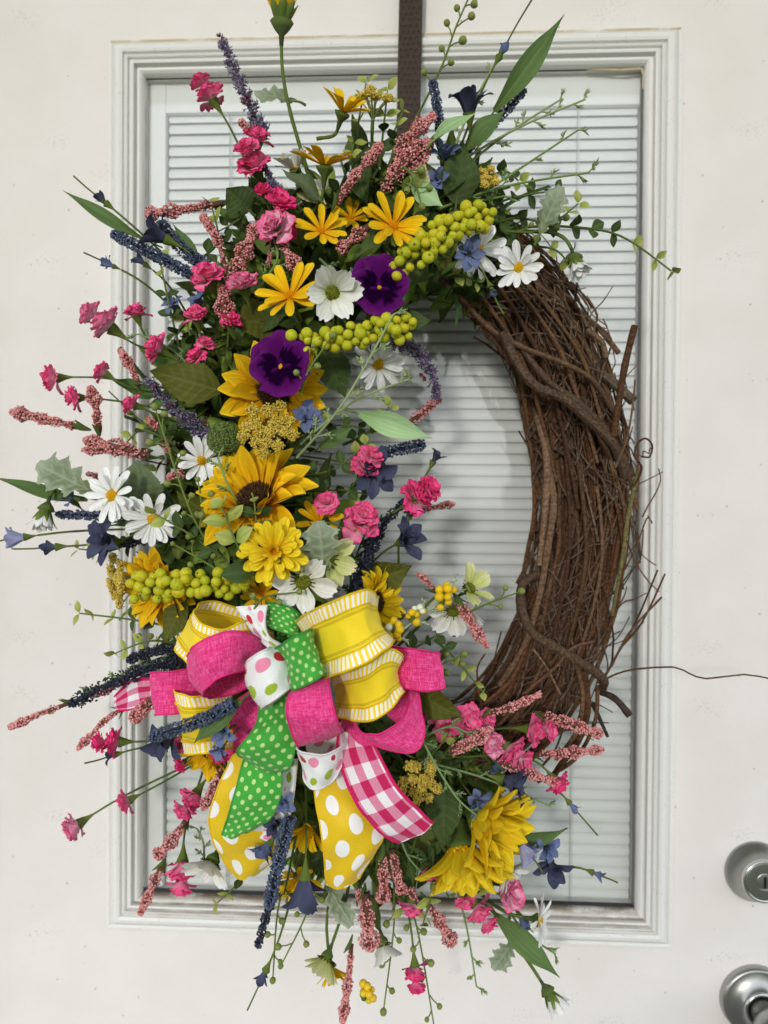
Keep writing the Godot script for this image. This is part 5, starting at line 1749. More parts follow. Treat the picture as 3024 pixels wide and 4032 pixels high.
	bluebell(p(-240, 1676, 150), Vector3(-0.85, 0.35, 0.3), 0.0152, p(-175, 1627, 100), 1, 0.5, "grey blue blossom with a thin tip wire over the door", 0.022)
	bluebell(p(-246, 1732, 150), Vector3(-0.75, 0.6, 0.2), 0.0160, p(-184, 1679, 100), 0, 0.2, "dark blue bud with a long wire beside the highest tongue leaf", 0.03)
	bluebell(p(73, 1812, 150), Vector3(-0.1, 0.85, 0.5), 0.0336, p(50, 1742, 110), 0, 0.9, "wilted blue blossom between the navy spikes near the hanger", 0)
	bluebell(p(53, 1761, 165), Vector3(0.2, 0.5, 0.8), 0.0218, p(38, 1730, 66), 1, 0.9, "blue blossom on the dark leaf below the pale folded leaf", 0)
	bluebell(p(46, 1740, 162), Vector3(-0.2, -0.2, 0.9), 0.0180, p(36, 1730, 66), 1, 0.8, "blue blossom next to the cream-edged leaf by the hanger", 0)
	bluebell(p(101, 1853, 150), Vector3(0.5, 0.85, 0.1), 0.0160, p(66, 1783, 120), 1, 0.2, "blue bud with a long wire crossing the upper moulding", 0.048)
	bluebell(p(73, 1671, 182), Vector3(0.1, -0.15, 0.95), 0.0212, p(81, 1712, 66), 1, 0.9, "ruffled blue blossom over the white daisy by the berries", 0)
	bluebell(p(92, 1643, 175), Vector3(0.35, -0.9, 0.3), 0.0138, p(77, 1677, 150), 0, 0.2, "dark blue bud hanging over the vines below the ruffled blossom", 0.024)
	bluebell(p(-60, 1538, 185), Vector3(0.1, 0.2, 0.95), 0.0219, p(-166, 1582, 66), 1, 0.9, "soft blue blossom beside the yellow yarrow in the wreath's middle", 0)
	bluebell(p(-3, 1494, 165), Vector3(0.5, -0.2, 0.8), 0.0320, p(-181, 1524, 66), 0, 0.9, "dark blue blossom under the pink carnation inside the ring", 0)
	bluebell(p(47, 1507, 160), Vector3(0.45, 0.85, 0.2), 0.0149, p(31, 1479, 150), 0, 0.2, "thin dark blue bud above the farthest carnation in the opening", 0)
	bluebell(p(24, 1438, 165), Vector3(0.55, 0.3, 0.7), 0.0296, p(-45, 1368, 110), 0, 0.8, "dark blue blossom at the opening's edge, lower of two", 0)
	bluebell(p(27, 1461, 165), Vector3(0.4, 0.85, 0.3), 0.0187, p(15, 1408, 120), 0, 0.6, "dark blue blossom at the opening's edge, upper of two", 0)
	bluebell(p(-328, 1434, 140), Vector3(-0.9, -0.15, 0.3), 0.0228, p(-188, 1443, 100), 2, 0.6, "pale lilac blossom outermost over the bare door", 0.016)
	bluebell(p(-292, 1427, 150), Vector3(-0.95, -0.05, 0.3), 0.0176, p(-188, 1439, 100), 0, 0.3, "dark navy bud beside the hanging white bud on the door", 0.03)
	bluebell(p(-235, 1435, 170), Vector3(-0.4, 0.1, 0.9), 0.0325, p(-184, 1437, 66), 0, 0.9, "dark blue blossom below the full-face white daisy", 0)
	bluebell(p(-274, 1471, 150), Vector3(-0.5, 0.7, 0.4), 0.0192, p(-185, 1470, 66), 1, 0.8, "slate blue blossom behind the long leaf on the door", 0)
	bluebell(p(-182, 1263, 172), Vector3(-0.4, -0.3, 0.8), 0.0301, p(-134, 1284, 66), 0, 0.9, "dark blue blossom under the navy spike beside the bow", 0)
	bluebell(p(-237, 1243, 150), Vector3(-0.85, -0.2, 0.3), 0.0144, p(-169, 1241, 100), 0, 0.3, "small dark blue bud below the deep carnation on the door", 0.022)
	bluebell(p(-119, 1288, 218), Vector3(-0.1, 0.1, 0.95), 0.0164, p(-122, 1267, 66), 1, 0.8, "soft blue blossom lying on the pink ribbon tail, upper of the chain", 0)
	bluebell(p(-122, 1272, 214), Vector3(-0.3, -0.4, 0.8), 0.0143, p(-115, 1259, 66), 1, 0.8, "soft blue blossom at the foot of the chain on the pink ribbon", 0)
	bluebell(p(-74, 1226, 200), Vector3(0.1, 0.2, 0.95), 0.0154, p(-68, 1244, 150), 1, 0.8, "soft blue blossom beside the green ribbon tail, top of the chain", 0)
	bluebell(p(-81, 1207, 198), Vector3(-0.2, -0.1, 0.95), 0.0170, p(-68, 1244, 150), 0, 0.8, "dark blue blossom midway down the chain beside the dotted tails", 0)
	bluebell(p(-90, 1185, 195), Vector3(-0.5, -0.6, 0.5), 0.0215, p(-72, 1244, 150), 1, 0.8, "soft blue blossom at the lower end of the chain by the blue spike", 0)
	bluebell(p(-58, 1150, 190), Vector3(0, -0.95, 0.3), 0.0344, p(-62, 1228, 160), 0, 0.9, "large blue bell blossom hanging before the yellow daisy", 0)
	bluebell(p(-100, 1052, 150), Vector3(-0.4, -0.85, 0.2), 0.0176, p(-76, 1122, 120), 0, 0.25, "blue bud in a green calyx hanging over the lower door panel", 0.03)
	bluebell(p(115, 1232, 160), Vector3(0.9, -0.1, 0.4), 0.0315, p(100, 1231, 66), 0, 0.7, "large blue blossom between the carnations and the bright sunflower", 0)
	bluebell(p(85, 1216, 165), Vector3(0.4, -0.2, 0.8), 0.0195, p(74, 1214, 66), 1, 0.8, "blue blossom lying on the bright sunflower's petals", 0)
	bluebell(p(127, 1174, 160), Vector3(0.6, -0.65, 0.4), 0.0244, p(71, 1203, 120), 2, 0.8, "pale lilac blossom before the grey-green leaf by the blind", 0.02)
	bluebell(p(148, 1170, 145), Vector3(0.4, 0.2, 0.85), 0.0193, p(78, 1164, 90), 1, 0.8, "slate blue blossom behind the pale lilac one", 0)
	bluebell(p(152, 1152, 145), Vector3(0.2, -0.35, 0.85), 0.0266, p(78, 1155, 90), 0, 0.9, "dark navy blossom before the blind, lowest of the three together", 0)
	bluebell(p(191, 1146, 140), Vector3(0.9, -0.25, 0.2), 0.0138, p(159, 1140, 120), 1, 0.2, "tiny bud in yellow-green husk nearest the frame's knob side", 0.018)
	bluebell(p(167, 1209, 150), Vector3(0.65, -0.7, 0.2), 0.0128, p(126, 1226, 110), 1, 0.2, "tiny blue bud with wire under the outer lower carnation", 0.03)
	bluebell(p(128, 1097, 130), Vector3(0.4, -0.6, 0.5), 0.0173, p(68, 1211, 66), 1, 0.4, "grey blue blossom behind the edge-on white daisy", 0)
	bluebell(p(-183, 1641, 150), Vector3(-0.4, 0.5, 0.7), 0.0176, p(-145, 1630, 66), 1, 0.7, "pale blue blossom behind the upright leafy sprig", 0)
	bluebell(p(-160, 1644, 150), Vector3(-0.5, 0.5, 0.7), 0.0168, p(-140, 1639, 66), 1, 0.7, "slate blue blossom among dark strips beneath the full carnation", 0)
	bluebell(p(103, 1231, 120), Vector3(0.5, -0.3, 0.7), 0.0126, p(97, 1229, 66), 1, 0.6, "dim blue blossom behind the lower carnations", 0)
	daisy("yellow", p(-30, 1726, 120), Vector3(0.2, 0.4, 0.85), 0.0377, p(-30, 1729, 66), 0.3, "dim yellow daisy deep behind the heather by the upturned one")
	cosmos("white", p(-59, 1747, 120), Vector3(-0.2, 0.6, 0.7), 0.0335, p(-48, 1723, 66), 0.5, 6, "dim cream cosmos behind the shaded yellow daisy")


func flowers_c() -> void:
	spike("pink", [p(-143, 1732, 140), p(-172, 1723, 150), p(-207, 1719, 150)], 0.0138, "pink heather spike lying level beside the dark leaf")
	spike("pink", [p(-135, 1666, 150), p(-143, 1695, 152), p(-157, 1717, 150)], 0.0108, "pink heather spike leaning over the blind, thinner upright one")
	spike("pink", [p(-131, 1649, 165), p(-118, 1672, 170), p(-105, 1703, 165)], 0.0172, "thick pink heather spike rising behind the carnations")
	spike("pink", [p(-126, 1613, 168), p(-131, 1629, 172), p(-133, 1651, 165)], 0.0179, "stubby pink heather spike between two carnations")
	spike("pink", [p(-88, 1693, 165), p(-78, 1677, 172), p(-69, 1663, 165)], 0.0148, "pink heather spike drooping under the pale carnation")
	spike("pink", [p(-94, 1695, 155), p(-96, 1681, 155), p(-99, 1675, 150)], 0.0079, "short thin heather spike beside the drooping one")
	spike("pink", [p(-38, 1720, 165), p(-21, 1742, 170), p(-1, 1771, 160)], 0.0133, "long pink heather spike over the blind beside the bent leaf stems")
	spike("pink", [p(10, 1760, 160), p(25, 1777, 165), p(44, 1795, 160)], 0.0181, "broad pink heather spike beside the hanger's end")
	spike("pink", [p(6, 1737, 165), p(23, 1753, 170), p(40, 1772, 160)], 0.0226, "heavy pink heather clump in front of the hanger")
	spike("pink", [p(0, 1727, 165), p(10, 1743, 168), p(18, 1764, 160)], 0.0140, "pink heather spike right above the upturned yellow daisy")
	spike("pink", [p(44, 1770, 170), p(35, 1750, 172), p(28, 1745, 165)], 0.0070, "thin strand of pink beads under the pale folded leaf")
	spike("pink", [p(-10, 1702, 162), p(-23, 1691, 165), p(-37, 1683, 160)], 0.0165, "pink heather spike pointing at the shaded yellow daisy")
	spike("pink", [p(-116, 1794, 140), p(-122, 1799, 142), p(-126, 1803, 140)], 0.0130, "small pink heather tip on the top lavender spike")
	spike("pink", [p(-212, 1570, 150), p(-220, 1586, 150), p(-232, 1602, 145)], 0.0104, "pink heather spike before the moulding, ending in small knots")
	spike("pink", [p(-249, 1531, 150), p(-249, 1550, 155), p(-256, 1568, 150)], 0.0144, "upright pink heather spike over the bare door")
	spike("pink", [p(-266, 1533, 145), p(-293, 1539, 148), p(-334, 1548, 140)], 0.0129, "pink heather spike reaching farthest over the door at mid height")
	spike("pink", [p(-203, 1508, 150), p(-226, 1514, 155), p(-264, 1522, 145)], 0.0168, "thick pink heather spike crossing onto the moulding")
	spike("pink", [p(-212, 1513, 140), p(-235, 1512, 145), p(-268, 1514, 140)], 0.0098, "thin heather spike lying under the thick one on the moulding")
	spike("pink", [p(-196, 1531, 145), p(-199, 1536, 150), p(-207, 1541, 145)], 0.0121, "short pink heather tip below the lavender, before the moulding")
	spike("pink", [p(-185, 1508, 145), p(-189, 1516, 148), p(-193, 1521, 145)], 0.0121, "short pink heather tip over the grey heart-shaped leaf")
	spike("pink", [p(-173, 1494, 140), p(-181, 1492, 145), p(-190, 1489, 140)], 0.0106, "short pink heather tip behind the thin berry stem")
	spike("pink", [p(-242, 1486, 130), p(-256, 1490, 132), p(-268, 1493, 130)], 0.0083, "thin heather tip between the felt leaves")
	spike("pink", [p(24, 1541, 120), p(37, 1550, 125), p(51, 1564, 120)], 0.0117, "pink heather spike curving below the lavender in the opening")
	spike("pink", [p(27, 1461, 110), p(44, 1464, 112), p(66, 1468, 110)], 0.0094, "thin pink heather spike behind the farthest carnation in the opening")
	spike("pink", [p(48, 1392, 140), p(41, 1400, 142), p(33, 1406, 140)], 0.0089, "thin pink heather strand above the yellow berry twig")
	spike("pink", [p(66, 1388, 175), p(77, 1370, 178), p(91, 1349, 170)], 0.0138, "pink heather spike hanging beside the cosmos in the opening")
	spike("pink", [p(94, 1284, 140), p(117, 1293, 145), p(141, 1303, 140)], 0.0098, "pink heather spike rising across the vines")
	spike("pink", [p(142, 1283, 135), p(166, 1277, 138), p(196, 1265, 130)], 0.0139, "pink heather spike crossing the vines onto the blind, upper one")
	spike("pink", [p(139, 1246, 130), p(165, 1250, 135), p(199, 1250, 125)], 0.0116, "pink heather spike level across the vine ends onto the blind")
	spike("pink", [p(104, 1246, 150), p(128, 1239, 155), p(159, 1227, 150)], 0.0144, "pink heather spike under the bright carnation")
	spike("pink", [p(61, 1257, 160), p(78, 1267, 165), p(97, 1277, 155)], 0.0181, "thick pink heather spike among sage sprigs below the pink ribbon")
	spike("pink", [p(35, 1287, 140), p(36, 1293, 142), p(37, 1298, 140)], 0.0130, "short heather tip peeking beside the pink ribbon end")
	spike("pink", [p(-280, 1286, 140), p(-307, 1276, 145), p(-334, 1263, 140)], 0.0098, "pink heather spike at the far end of the navy cluster")
	spike("pink", [p(-234, 1280, 135), p(-248, 1270, 140), p(-274, 1243, 135)], 0.0090, "thin pink heather spike running behind the deep carnation")
	spike("pink", [p(-192, 1300, 165), p(-200, 1291, 168), p(-213, 1279, 160)], 0.0172, "thick pink heather spike on the gingham ribbon end")
	spike("pink", [p(-219, 1312, 155), p(-233, 1306, 158), p(-255, 1296, 150)], 0.0103, "pink heather spike under the dark navy cluster")
	spike("pink", [p(-194, 1142, 140), p(-201, 1125, 145), p(-214, 1097, 140)], 0.0130, "pink heather spike hanging over the window's lower corner")
	spike("pink", [p(-171, 1185, 145), p(-180, 1172, 150), p(-197, 1153, 145)], 0.0137, "pink heather spike behind the hanging pink carnation")
	spike("pink", [p(-132, 1242, 165), p(-140, 1224, 165), p(-152, 1201, 158)], 0.0109, "pink heather spike along the dotted yellow tail's edge")
	spike("pink", [p(-10, 1134, 160), p(-8, 1113, 165), p(-5, 1085, 160)], 0.0173, "thick pink heather spike hanging over the lower moulding")
	spike("pink", [p(-20, 1138, 150), p(-17, 1131, 152), p(-14, 1122, 150)], 0.0096, "short heather tip at the end of the dotted yellow tail")
	spike("pink", [p(-23, 1080, 145), p(-25, 1053, 148), p(-31, 1007, 140)], 0.0105, "long thin pink heather spike reaching the picture's lower edge")
	spike("pink", [p(5, 1173, 165), p(6, 1154, 168), p(5, 1128, 160)], 0.0125, "pink heather spike hanging between gingham end and moulding")
	spike("pink", [p(13, 1173, 160), p(16, 1155, 162), p(21, 1134, 155)], 0.0110, "pink heather spike beside the hanging one, nearer the sunflower")
	spike("pink", [p(42, 1124, 150), p(54, 1107, 152), p(66, 1083, 145)], 0.0128, "pink heather spike slanting over the lower moulding")
	spike("pink", [p(26, 1135, 150), p(30, 1129, 150), p(34, 1119, 145)], 0.0080, "thin heather strand beside the curled cream leaves")
	spike("navy", [p(-153, 1658, 160), p(-191, 1677, 165), p(-235, 1701, 155)], 0.0110, "navy seeded spike pointing out over the moulding")
	spike("navy", [p(-153, 1675, 145), p(-172, 1686, 150), p(-197, 1714, 145)], 0.0121, "dark navy seeded spike behind the blue trumpet")
	spike("navy", [p(49, 1788, 150), p(46, 1807, 155), p(42, 1830, 150)], 0.0088, "navy seeded spike upright beside the hanger")
	spike("navy", [p(69, 1773, 140), p(96, 1796, 145), p(122, 1827, 140)], 0.0089, "navy seeded spike slanting behind the upper tongue leaves")
	spike("navy", [p(-11, 1508, 150), p(11, 1513, 155), p(38, 1519, 150)], 0.0112, "navy seeded spike level under the pale felt leaf")
	spike("navy", [p(-200, 1452, 150), p(-241, 1455, 152), p(-289, 1456, 145)], 0.0088, "navy seeded spike behind the white daisies on the door")
	spike("navy", [p(-107, 1314, 228), p(-134, 1300, 228), p(-177, 1282, 215)], 0.0112, "navy seeded spike lying over the bow's loops")
	spike("navy", [p(-66, 1221, 212), p(-75, 1186, 212), p(-84, 1145, 205)], 0.0115, "navy seeded spike hanging beside the dotted yellow tails")
	spike("dark", [p(-84, 1144, 190), p(-91, 1123, 188), p(-98, 1097, 180)], 0.0075, "blackish seed tip at the end of the hanging navy spike")
	spike("dark", [p(-167, 1332, 160), p(-210, 1320, 165), p(-274, 1288, 150)], 0.0149, "blackish seeded spike spread from the bow towards the door, lower one")
	spike("dark", [p(-165, 1339, 155), p(-192, 1339, 158), p(-222, 1328, 150)], 0.0103, "blackish seeded spike above the pink far loop, upper one")
	spike("dark", [p(-24, 1382, 150), p(-12, 1419, 155), p(-2, 1447, 150)], 0.0160, "blackish seeded spike standing behind the pale green cosmos")
	spike("dark", [p(-8, 1435, 150), p(7, 1455, 150), p(23, 1471, 145)], 0.0088, "thin blackish seed tip among the blue blossoms in the opening")
	spike("dark", [p(-183, 1437, 140), p(-207, 1434, 142), p(-246, 1428, 138)], 0.0098, "blackish seeded spike behind the blue blossom on the moulding")
	lavender([p(-105, 1788, 140), p(-121, 1824, 145), p(-143, 1875, 140)], 0.0154, "lavender spike rising highest, over the upper moulding")
	lavender([p(-87, 1731, 150), p(-95, 1743, 150), p(-106, 1763, 145)], 0.0104, "short lavender tip behind the small carnation bud")
	lavender([p(-142, 1520, 165), p(-166, 1540, 168), p(-201, 1571, 160)], 0.0172, "lavender spike slanting below the large olive leaf")
	lavender([p(-10, 1603, 150), p(22, 1603, 155), p(40, 1586, 155), p(48, 1559, 150)], 0.0152, "lavender spike bending down into the ring's opening")
	yarrow(p(-87, 1525, 200), Vector3(0, 0.15, 0.98), 0.0477, p(-175, 1551, 66), "yellow yarrow head between the two large sunflowers", 16)
	yarrow(p(-227, 1397, 150), Vector3(-0.75, -0.1, 0.6), 0.0480, p(-179, 1402, 66), "yellow yarrow head at the outer end of the lowest berries", 14)
	yarrow(p(87, 1745, 150), Vector3(0.3, 0.5, 0.8), 0.0296, p(65, 1720, 66), "small yellow yarrow head beside the dark leaf above the berries", 9)
	yarrow(p(34, 1235, 165), Vector3(0.3, -0.1, 0.93), 0.0429, p(34, 1200, 66), "yellow yarrow head beside the gingham ribbon", 15)
	yarrow(p(-8, 1819, 145), Vector3(0.1, 0.85, 0.4), 0.0339, p(-3, 1734, 66), "yellow yarrow head behind the cream leaves near the hanger", 10)
	yarrow(p(70, 1149, 110), Vector3(0.3, -0.3, 0.8), 0.0213, p(50, 1204, 66), "dim yellow yarrow tuft behind the bright sunflower", 6)
	sedum(p(-130, 1521, 175), Vector3(-0.1, 0.2, 0.95), 0.0284, "round green sedum head beside the lavender and the yarrow")
	sedum(p(0, 1624, 170), Vector3(0, -0.4, 0.9), 0.0240, "green sedum head under the upper pansy")
	berries([p(-66, 1594, 198), p(-21, 1602, 200), p(22, 1609, 195)], 0.0100, 0.0042, 50, "lime", "lime berry spray across the wreath between the two pansies")
	berries([p(16, 1655, 195), p(39, 1670, 200), p(59, 1687, 198), p(84, 1698, 190)], 0.0111, 0.0043, 54, "lime", "lime berry spray under the upturned yellow daisy, uppermost of three")
	berries([p(-193, 1399, 198), p(-154, 1402, 202), p(-110, 1406, 195)], 0.0125, 0.0047, 50, "lime", "lime berry spray above the bow, lowest of the three")
	berries([p(52, 1387, 192), p(54, 1394, 195), p(57, 1400, 192)], 0.0060, 0.0034, 9, "yellow", "yellow berries at the tip of the spiky twig in the opening")
	berries([p(27, 1373, 190), p(31, 1378, 192), p(35, 1381, 190)], 0.0052, 0.0030, 8, "yellow", "yellow berries midway along the spiky twig beside the bow")
	berries([p(13, 1360, 185), p(14, 1366, 187), p(16, 1371, 185)], 0.0060, 0.0032, 10, "yellow", "yellow berries nearest the big yellow loop")
	berries([p(-10, 1046, 150), p(-8, 1044, 152), p(-6, 1039, 150)], 0.0060, 0.0030, 13, "mixed", "mixed yellow and green berries hanging near the picture's lower edge")
	berries([p(-39, 1136, 150), p(-31, 1138, 152), p(-25, 1141, 150)], 0.0064, 0.0032, 12, "yellow", "yellow berries under the dotted yellow tail")


func greenery() -> void:
	leaf("tongue", p(95, 1803, 150), p(151, 1874, 165), 0.0184, 0.35, "long green tongue leaf rising over the upper moulding", "tongue_leaf")
	leaf("tongue", p(70, 1766, 160), p(102, 1792, 172), 0.0189, -0.2, "blunt green tongue leaf beside the slanting navy spike", "tongue_leaf")
	leaf("pale", p(44, 1766, 178), p(77, 1787, 178), 0.0214, -0.7, "pale green folded leaf above the dark leaf by the hanger", "tongue_leaf")
	leaf("pale", p(-17, 1542, 175), p(45, 1521, 180), 0.0199, 0.15, "pale felt tongue leaf reaching into the ring's opening", "tongue_leaf")
	leaf("tongue", p(-50, 1514, 172), p(-21, 1532, 178), 0.0131, 0.3, "narrow green tongue leaf beneath the needle sprigs", "tongue_leaf")
	leaf("tongue", p(-211, 1699, 150), p(-281, 1741, 150), 0.0120, -0.4, "slender tongue leaf highest on the bare-door side", "tongue_leaf")
	leaf("tongue", p(-162, 1678, 140), p(-185, 1712, 145), 0.0114, 0.4, "small tongue leaf curving before the blind", "tongue_leaf")
	leaf("tongue", p(-258, 1470, 150), p(-346, 1489, 150), 0.0144, -0.5, "long tongue leaf running off the picture's edge", "tongue_leaf")
	leaf("tongue", p(-155, 1454, 150), p(-237, 1446, 155), 0.0160, 0.3, "level tongue leaf beneath the navy spike and daisies", "tongue_leaf")
	leaf("tongue", p(107, 1167, 140), p(163, 1191, 150), 0.0203, 0.4, "grey-green tongue leaf before the blind beside the pale lilac blossom", "tongue_leaf")
	leaf("tongue", p(104, 1102, 130), p(159, 1057, 145), 0.0190, -0.3, "grey-green tongue leaf hanging over the lower panel", "tongue_leaf")
	leaf("pale", p(26, 1729, 175), p(51, 1708, 185), 0.0169, 0.2, "light green oval leaf above the uppermost berries", "oval_leaf")
	leaf("cream", p(29, 1726, 178), p(36, 1743, 185), 0.0168, 0.2, "cup-shaped leaf with cream edge beneath the heather clump", "oval_leaf")
	leaf("tongue", p(-103, 1315, 222), p(-141, 1279, 218), 0.0176, 0.5, "olive tongue leaf under the navy spike on the bow", "tongue_leaf")
	leaf("broad", p(-135, 1562, 168), p(-194, 1578, 175), 0.0357, 0.1, "largest olive leaf, reaching to the lavender from the sunflower", "broad_leaf")
	leaf("dark", p(-118, 1725, 140), p(-136, 1741, 150), 0.0317, -0.3, "dark green broad leaf at the base of the level heather", "broad_leaf")
	leaf("dark", p(-99, 1735, 130), p(-122, 1761, 130), 0.0248, 0.3, "dark leaf behind the small carnation bud", "broad_leaf")
	leaf("broad", p(-94, 1627, 150), p(-125, 1619, 165), 0.0416, 0.2, "wide shadowed olive leaf under the star-shaped yellow daisy", "broad_leaf")
	leaf("dark", p(11, 1616, 165), p(42, 1620, 175), 0.0218, -0.2, "blunt dark leaf beyond the middle berry spray", "broad_leaf")
	leaf("broad", p(-13, 1398, 140), p(28, 1413, 145), 0.0301, 0.2, "olive leaf behind the yellow loop, upper one at the opening", "broad_leaf")
	leaf("broad", p(-13, 1369, 140), p(24, 1370, 145), 0.0252, -0.2, "olive leaf behind the yellow loop, lower one at the opening", "broad_leaf")
	leaf("broad", p(-166, 1382, 165), p(-181, 1348, 175), 0.0242, 0.3, "dark olive leaf between the orange sunflower and the bow", "broad_leaf")
	leaf("broad", p(33, 1305, 150), p(72, 1285, 160), 0.0264, 0.2, "brownish olive leaf beside the frayed pink ribbon end", "broad_leaf")
	leaf("dark", p(57, 1227, 150), p(57, 1178, 165), 0.0336, 0.3, "dark leaf between the gingham ribbon and the bright sunflower", "broad_leaf")
	leaf("dark", p(63, 1723, 155), p(68, 1772, 165), 0.0333, 0.2, "dark broad leaf behind the slanting navy spike", "broad_leaf")
	leaf("dark", p(41, 1733, 150), p(80, 1757, 160), 0.0264, -0.3, "dark ridged leaf below the blunt tongue leaf", "broad_leaf")
	leaf("broad", p(92, 1149, 130), p(111, 1131, 140), 0.0182, 0.2, "small olive leaf under the bright sunflower", "broad_leaf")
	leaf("broad", p(-142, 1450, 150), p(-176, 1477, 160), 0.0264, -0.3, "olive leaf behind the white daisies and the berry stem", "broad_leaf")
	leaf("dark", p(-74, 1555, 150), p(-141, 1542, 155), 0.0296, 0.5, "dark leaf under the half-hidden sunflower", "broad_leaf")
	leaf("dark", p(-50, 1599, 150), p(-30, 1557, 160), 0.0320, -0.4, "dark leaf behind the lower pansy, towards the opening", "broad_leaf")
	leaf("dark", p(-24, 1771, 130), p(-15, 1730, 140), 0.0231, 0.3, "dark veined leaf behind the long heather spike", "broad_leaf")
	leaf("dark", p(-74, 1647, 150), p(-104, 1612, 160), 0.0280, 0.6, "dark leaf in the shade over the lower pansy", "broad_leaf")
	leaf("dark", p(18, 1678, 150), p(40, 1655, 160), 0.0320, 0.1, "dark scalloped leaf under the uppermost berries", "broad_leaf")
	leaf("dark", p(4, 1287, 140), p(29, 1275, 140), 0.0284, 0.1, "dark leaf inside the twisted pink loop", "broad_leaf")
	leaf("dark", p(-50, 1158, 130), p(-53, 1131, 135), 0.0206, 0.1, "dark leaf behind the dotted yellow tail's edge", "broad_leaf")
	leaf("miller", p(-245, 1476, 170), p(-297, 1500, 165), 0.0317, 0.2, "grey felt leaf with ragged end over the bare door", "felt_leaf")
	leaf("grey", p(-212, 1465, 150), p(-210, 1504, 160), 0.0448, 0.1, "grey heart-shaped leaf behind the full-face daisy", "felt_leaf")
	leaf("miller", p(-42, 1414, 200), p(-45, 1454, 212), 0.0308, 0.2, "silvery felt leaf between carnation and pale green cosmos", "felt_leaf")
	leaf("miller", p(-44, 1140, 155), p(-21, 1105, 160), 0.0246, 0.3, "veined grey leaf hanging over the lower moulding", "felt_leaf")
	leaf("miller", p(132, 1693, 165), p(148, 1730, 170), 0.0226, 0.1, "grey lobed leaf before the blind above the vines", "felt_leaf")
	leaf("miller", p(-75, 1815, 150), p(-111, 1818, 155), 0.0216, 0.5, "grey lobed leaf on the top bud's stem", "felt_leaf")
	leaf("grey", p(-53, 1726, 160), p(-83, 1748, 170), 0.0252, 0.8, "curled grey leaf beneath the upward white daisy", "felt_leaf")
	leaf("miller", p(121, 1080, 130), p(102, 1055, 135), 0.0198, 0.1, "grey lobed leaf hanging over the lower panel", "felt_leaf")
	leaf("cream", p(-75, 1745, 150), p(-48, 1724, 155), 0.0184, 0.1, "yellowish cream leaf near the shaded yellow daisy", "oval_leaf")
	sprig([p(-175, 1585, 140), p(-183, 1627, 150), p(-191, 1676, 160)], 6, 0.0146, 0.3, "upright leafy sprig with yellowish tip before the moulding")
	sprig([p(123, 1712, 130), p(161, 1708, 140), p(202, 1696, 150), p(245, 1666, 150)], 7, 0.0157, 0.28, "long leafy sprig reaching past the frame on the knob side")
	sprig([p(75, 1725, 120), p(111, 1739, 125), p(152, 1746, 125)], 6, 0.0159, 0, "dark leafy sprig below the grey lobed leaf")
	sprig([p(84, 1716, 110), p(117, 1726, 115), p(149, 1720, 120), p(172, 1734, 125)], 6, 0.0153, 0.3, "leafy sprig with yellow tips near the blind cord")
	sprig([p(87, 1700, 130), p(119, 1694, 135), p(150, 1688, 140), p(165, 1668, 140)], 5, 0.0140, 0.5, "yellow-green leafy sprig above the daisy on the vines")
	sprig([p(-93, 1405, 205), p(-104, 1430, 222), p(-117, 1464, 228)], 5, 0.0226, 0.5, "leafy sprig with cream top in front of the big sunflower")
	sprig([p(-82, 1411, 205), p(-91, 1437, 215), p(-95, 1468, 215)], 5, 0.0182, 0.1, "dark leafy sprig climbing beside the cream-topped one")
	sprig([p(-122, 1421, 195), p(-149, 1442, 205), p(-177, 1458, 205)], 5, 0.0178, 0.3, "leafy sprig ending on the half-covered white daisy")
	sprig([p(-162, 1354, 150), p(-212, 1363, 150), p(-268, 1368, 145)], 6, 0.0144, 0.35, "leafy sprig reaching over the door beneath the yarrow")
	sprig([p(-166, 1338, 140), p(-203, 1344, 142), p(-237, 1332, 140)], 5, 0.0130, 0.6, "yellow-green sprig above the blackish spikes")
	sprig([p(48, 1349, 140), p(69, 1330, 145), p(90, 1304, 140)], 5, 0.0146, 0.6, "leafy sprig hanging in the opening below the heather")
	sprig([p(-4, 1767, 130), p(0, 1801, 135), p(3, 1831, 135)], 5, 0.0165, 0.5, "leafy sprig with cream tips closest to the hanger")
	sprig([p(-20, 1759, 130), p(-24, 1796, 130), p(-16, 1838, 135)], 5, 0.0165, 0.45, "leafy sprig with cream tips beside the side-on yellow daisy")
	sprig([p(-44, 1730, 140), p(-32, 1759, 140), p(-26, 1783, 140)], 4, 0.0138, 0.3, "short leafy sprig behind the lower side-on daisy")
	sprig([p(48, 1170, 150), p(47, 1138, 158), p(39, 1104, 155)], 5, 0.0160, 0.6, "hanging sprig with curled cream leaves over the lower moulding")
	sprig([p(-71, 1490, 165), p(-39, 1496, 168), p(-12, 1517, 165)], 5, 0.0156, 0.2, "leafy sprig with cream tips right of the big sunflower")
	sprig([p(-65, 1478, 150), p(-33, 1479, 152), p(-9, 1475, 150)], 5, 0.0144, 0.1, "dark leafy sprig under the cream-tipped one")
	sprig([p(-83, 1519, 140), p(-42, 1536, 140), p(-10, 1532, 140)], 5, 0.0146, 0.05, "dark leafy sprig beneath the pale felt leaf")
	sprig([p(16, 1332, 140), p(44, 1349, 140), p(66, 1362, 142)], 5, 0.0163, 0.1, "dark leafy sprig behind the yellow berry twig")
	sprig([p(34, 1177, 140), p(26, 1147, 145), p(22, 1111, 140)], 5, 0.0163, 0.1, "dark leafy sprig hanging behind the gingham end")
	sprig([p(-157, 1553, 130), p(-178, 1537, 130), p(-200, 1531, 140), p(-221, 1544, 140)], 5, 0.0140, 0.2, "leafy sprig on the moulding beneath the lavender")
	sprig([p(-157, 1603, 130), p(-167, 1609, 140), p(-175, 1630, 140)], 4, 0.0165, 0.5, "light green ivy-like sprig behind the small carnations")
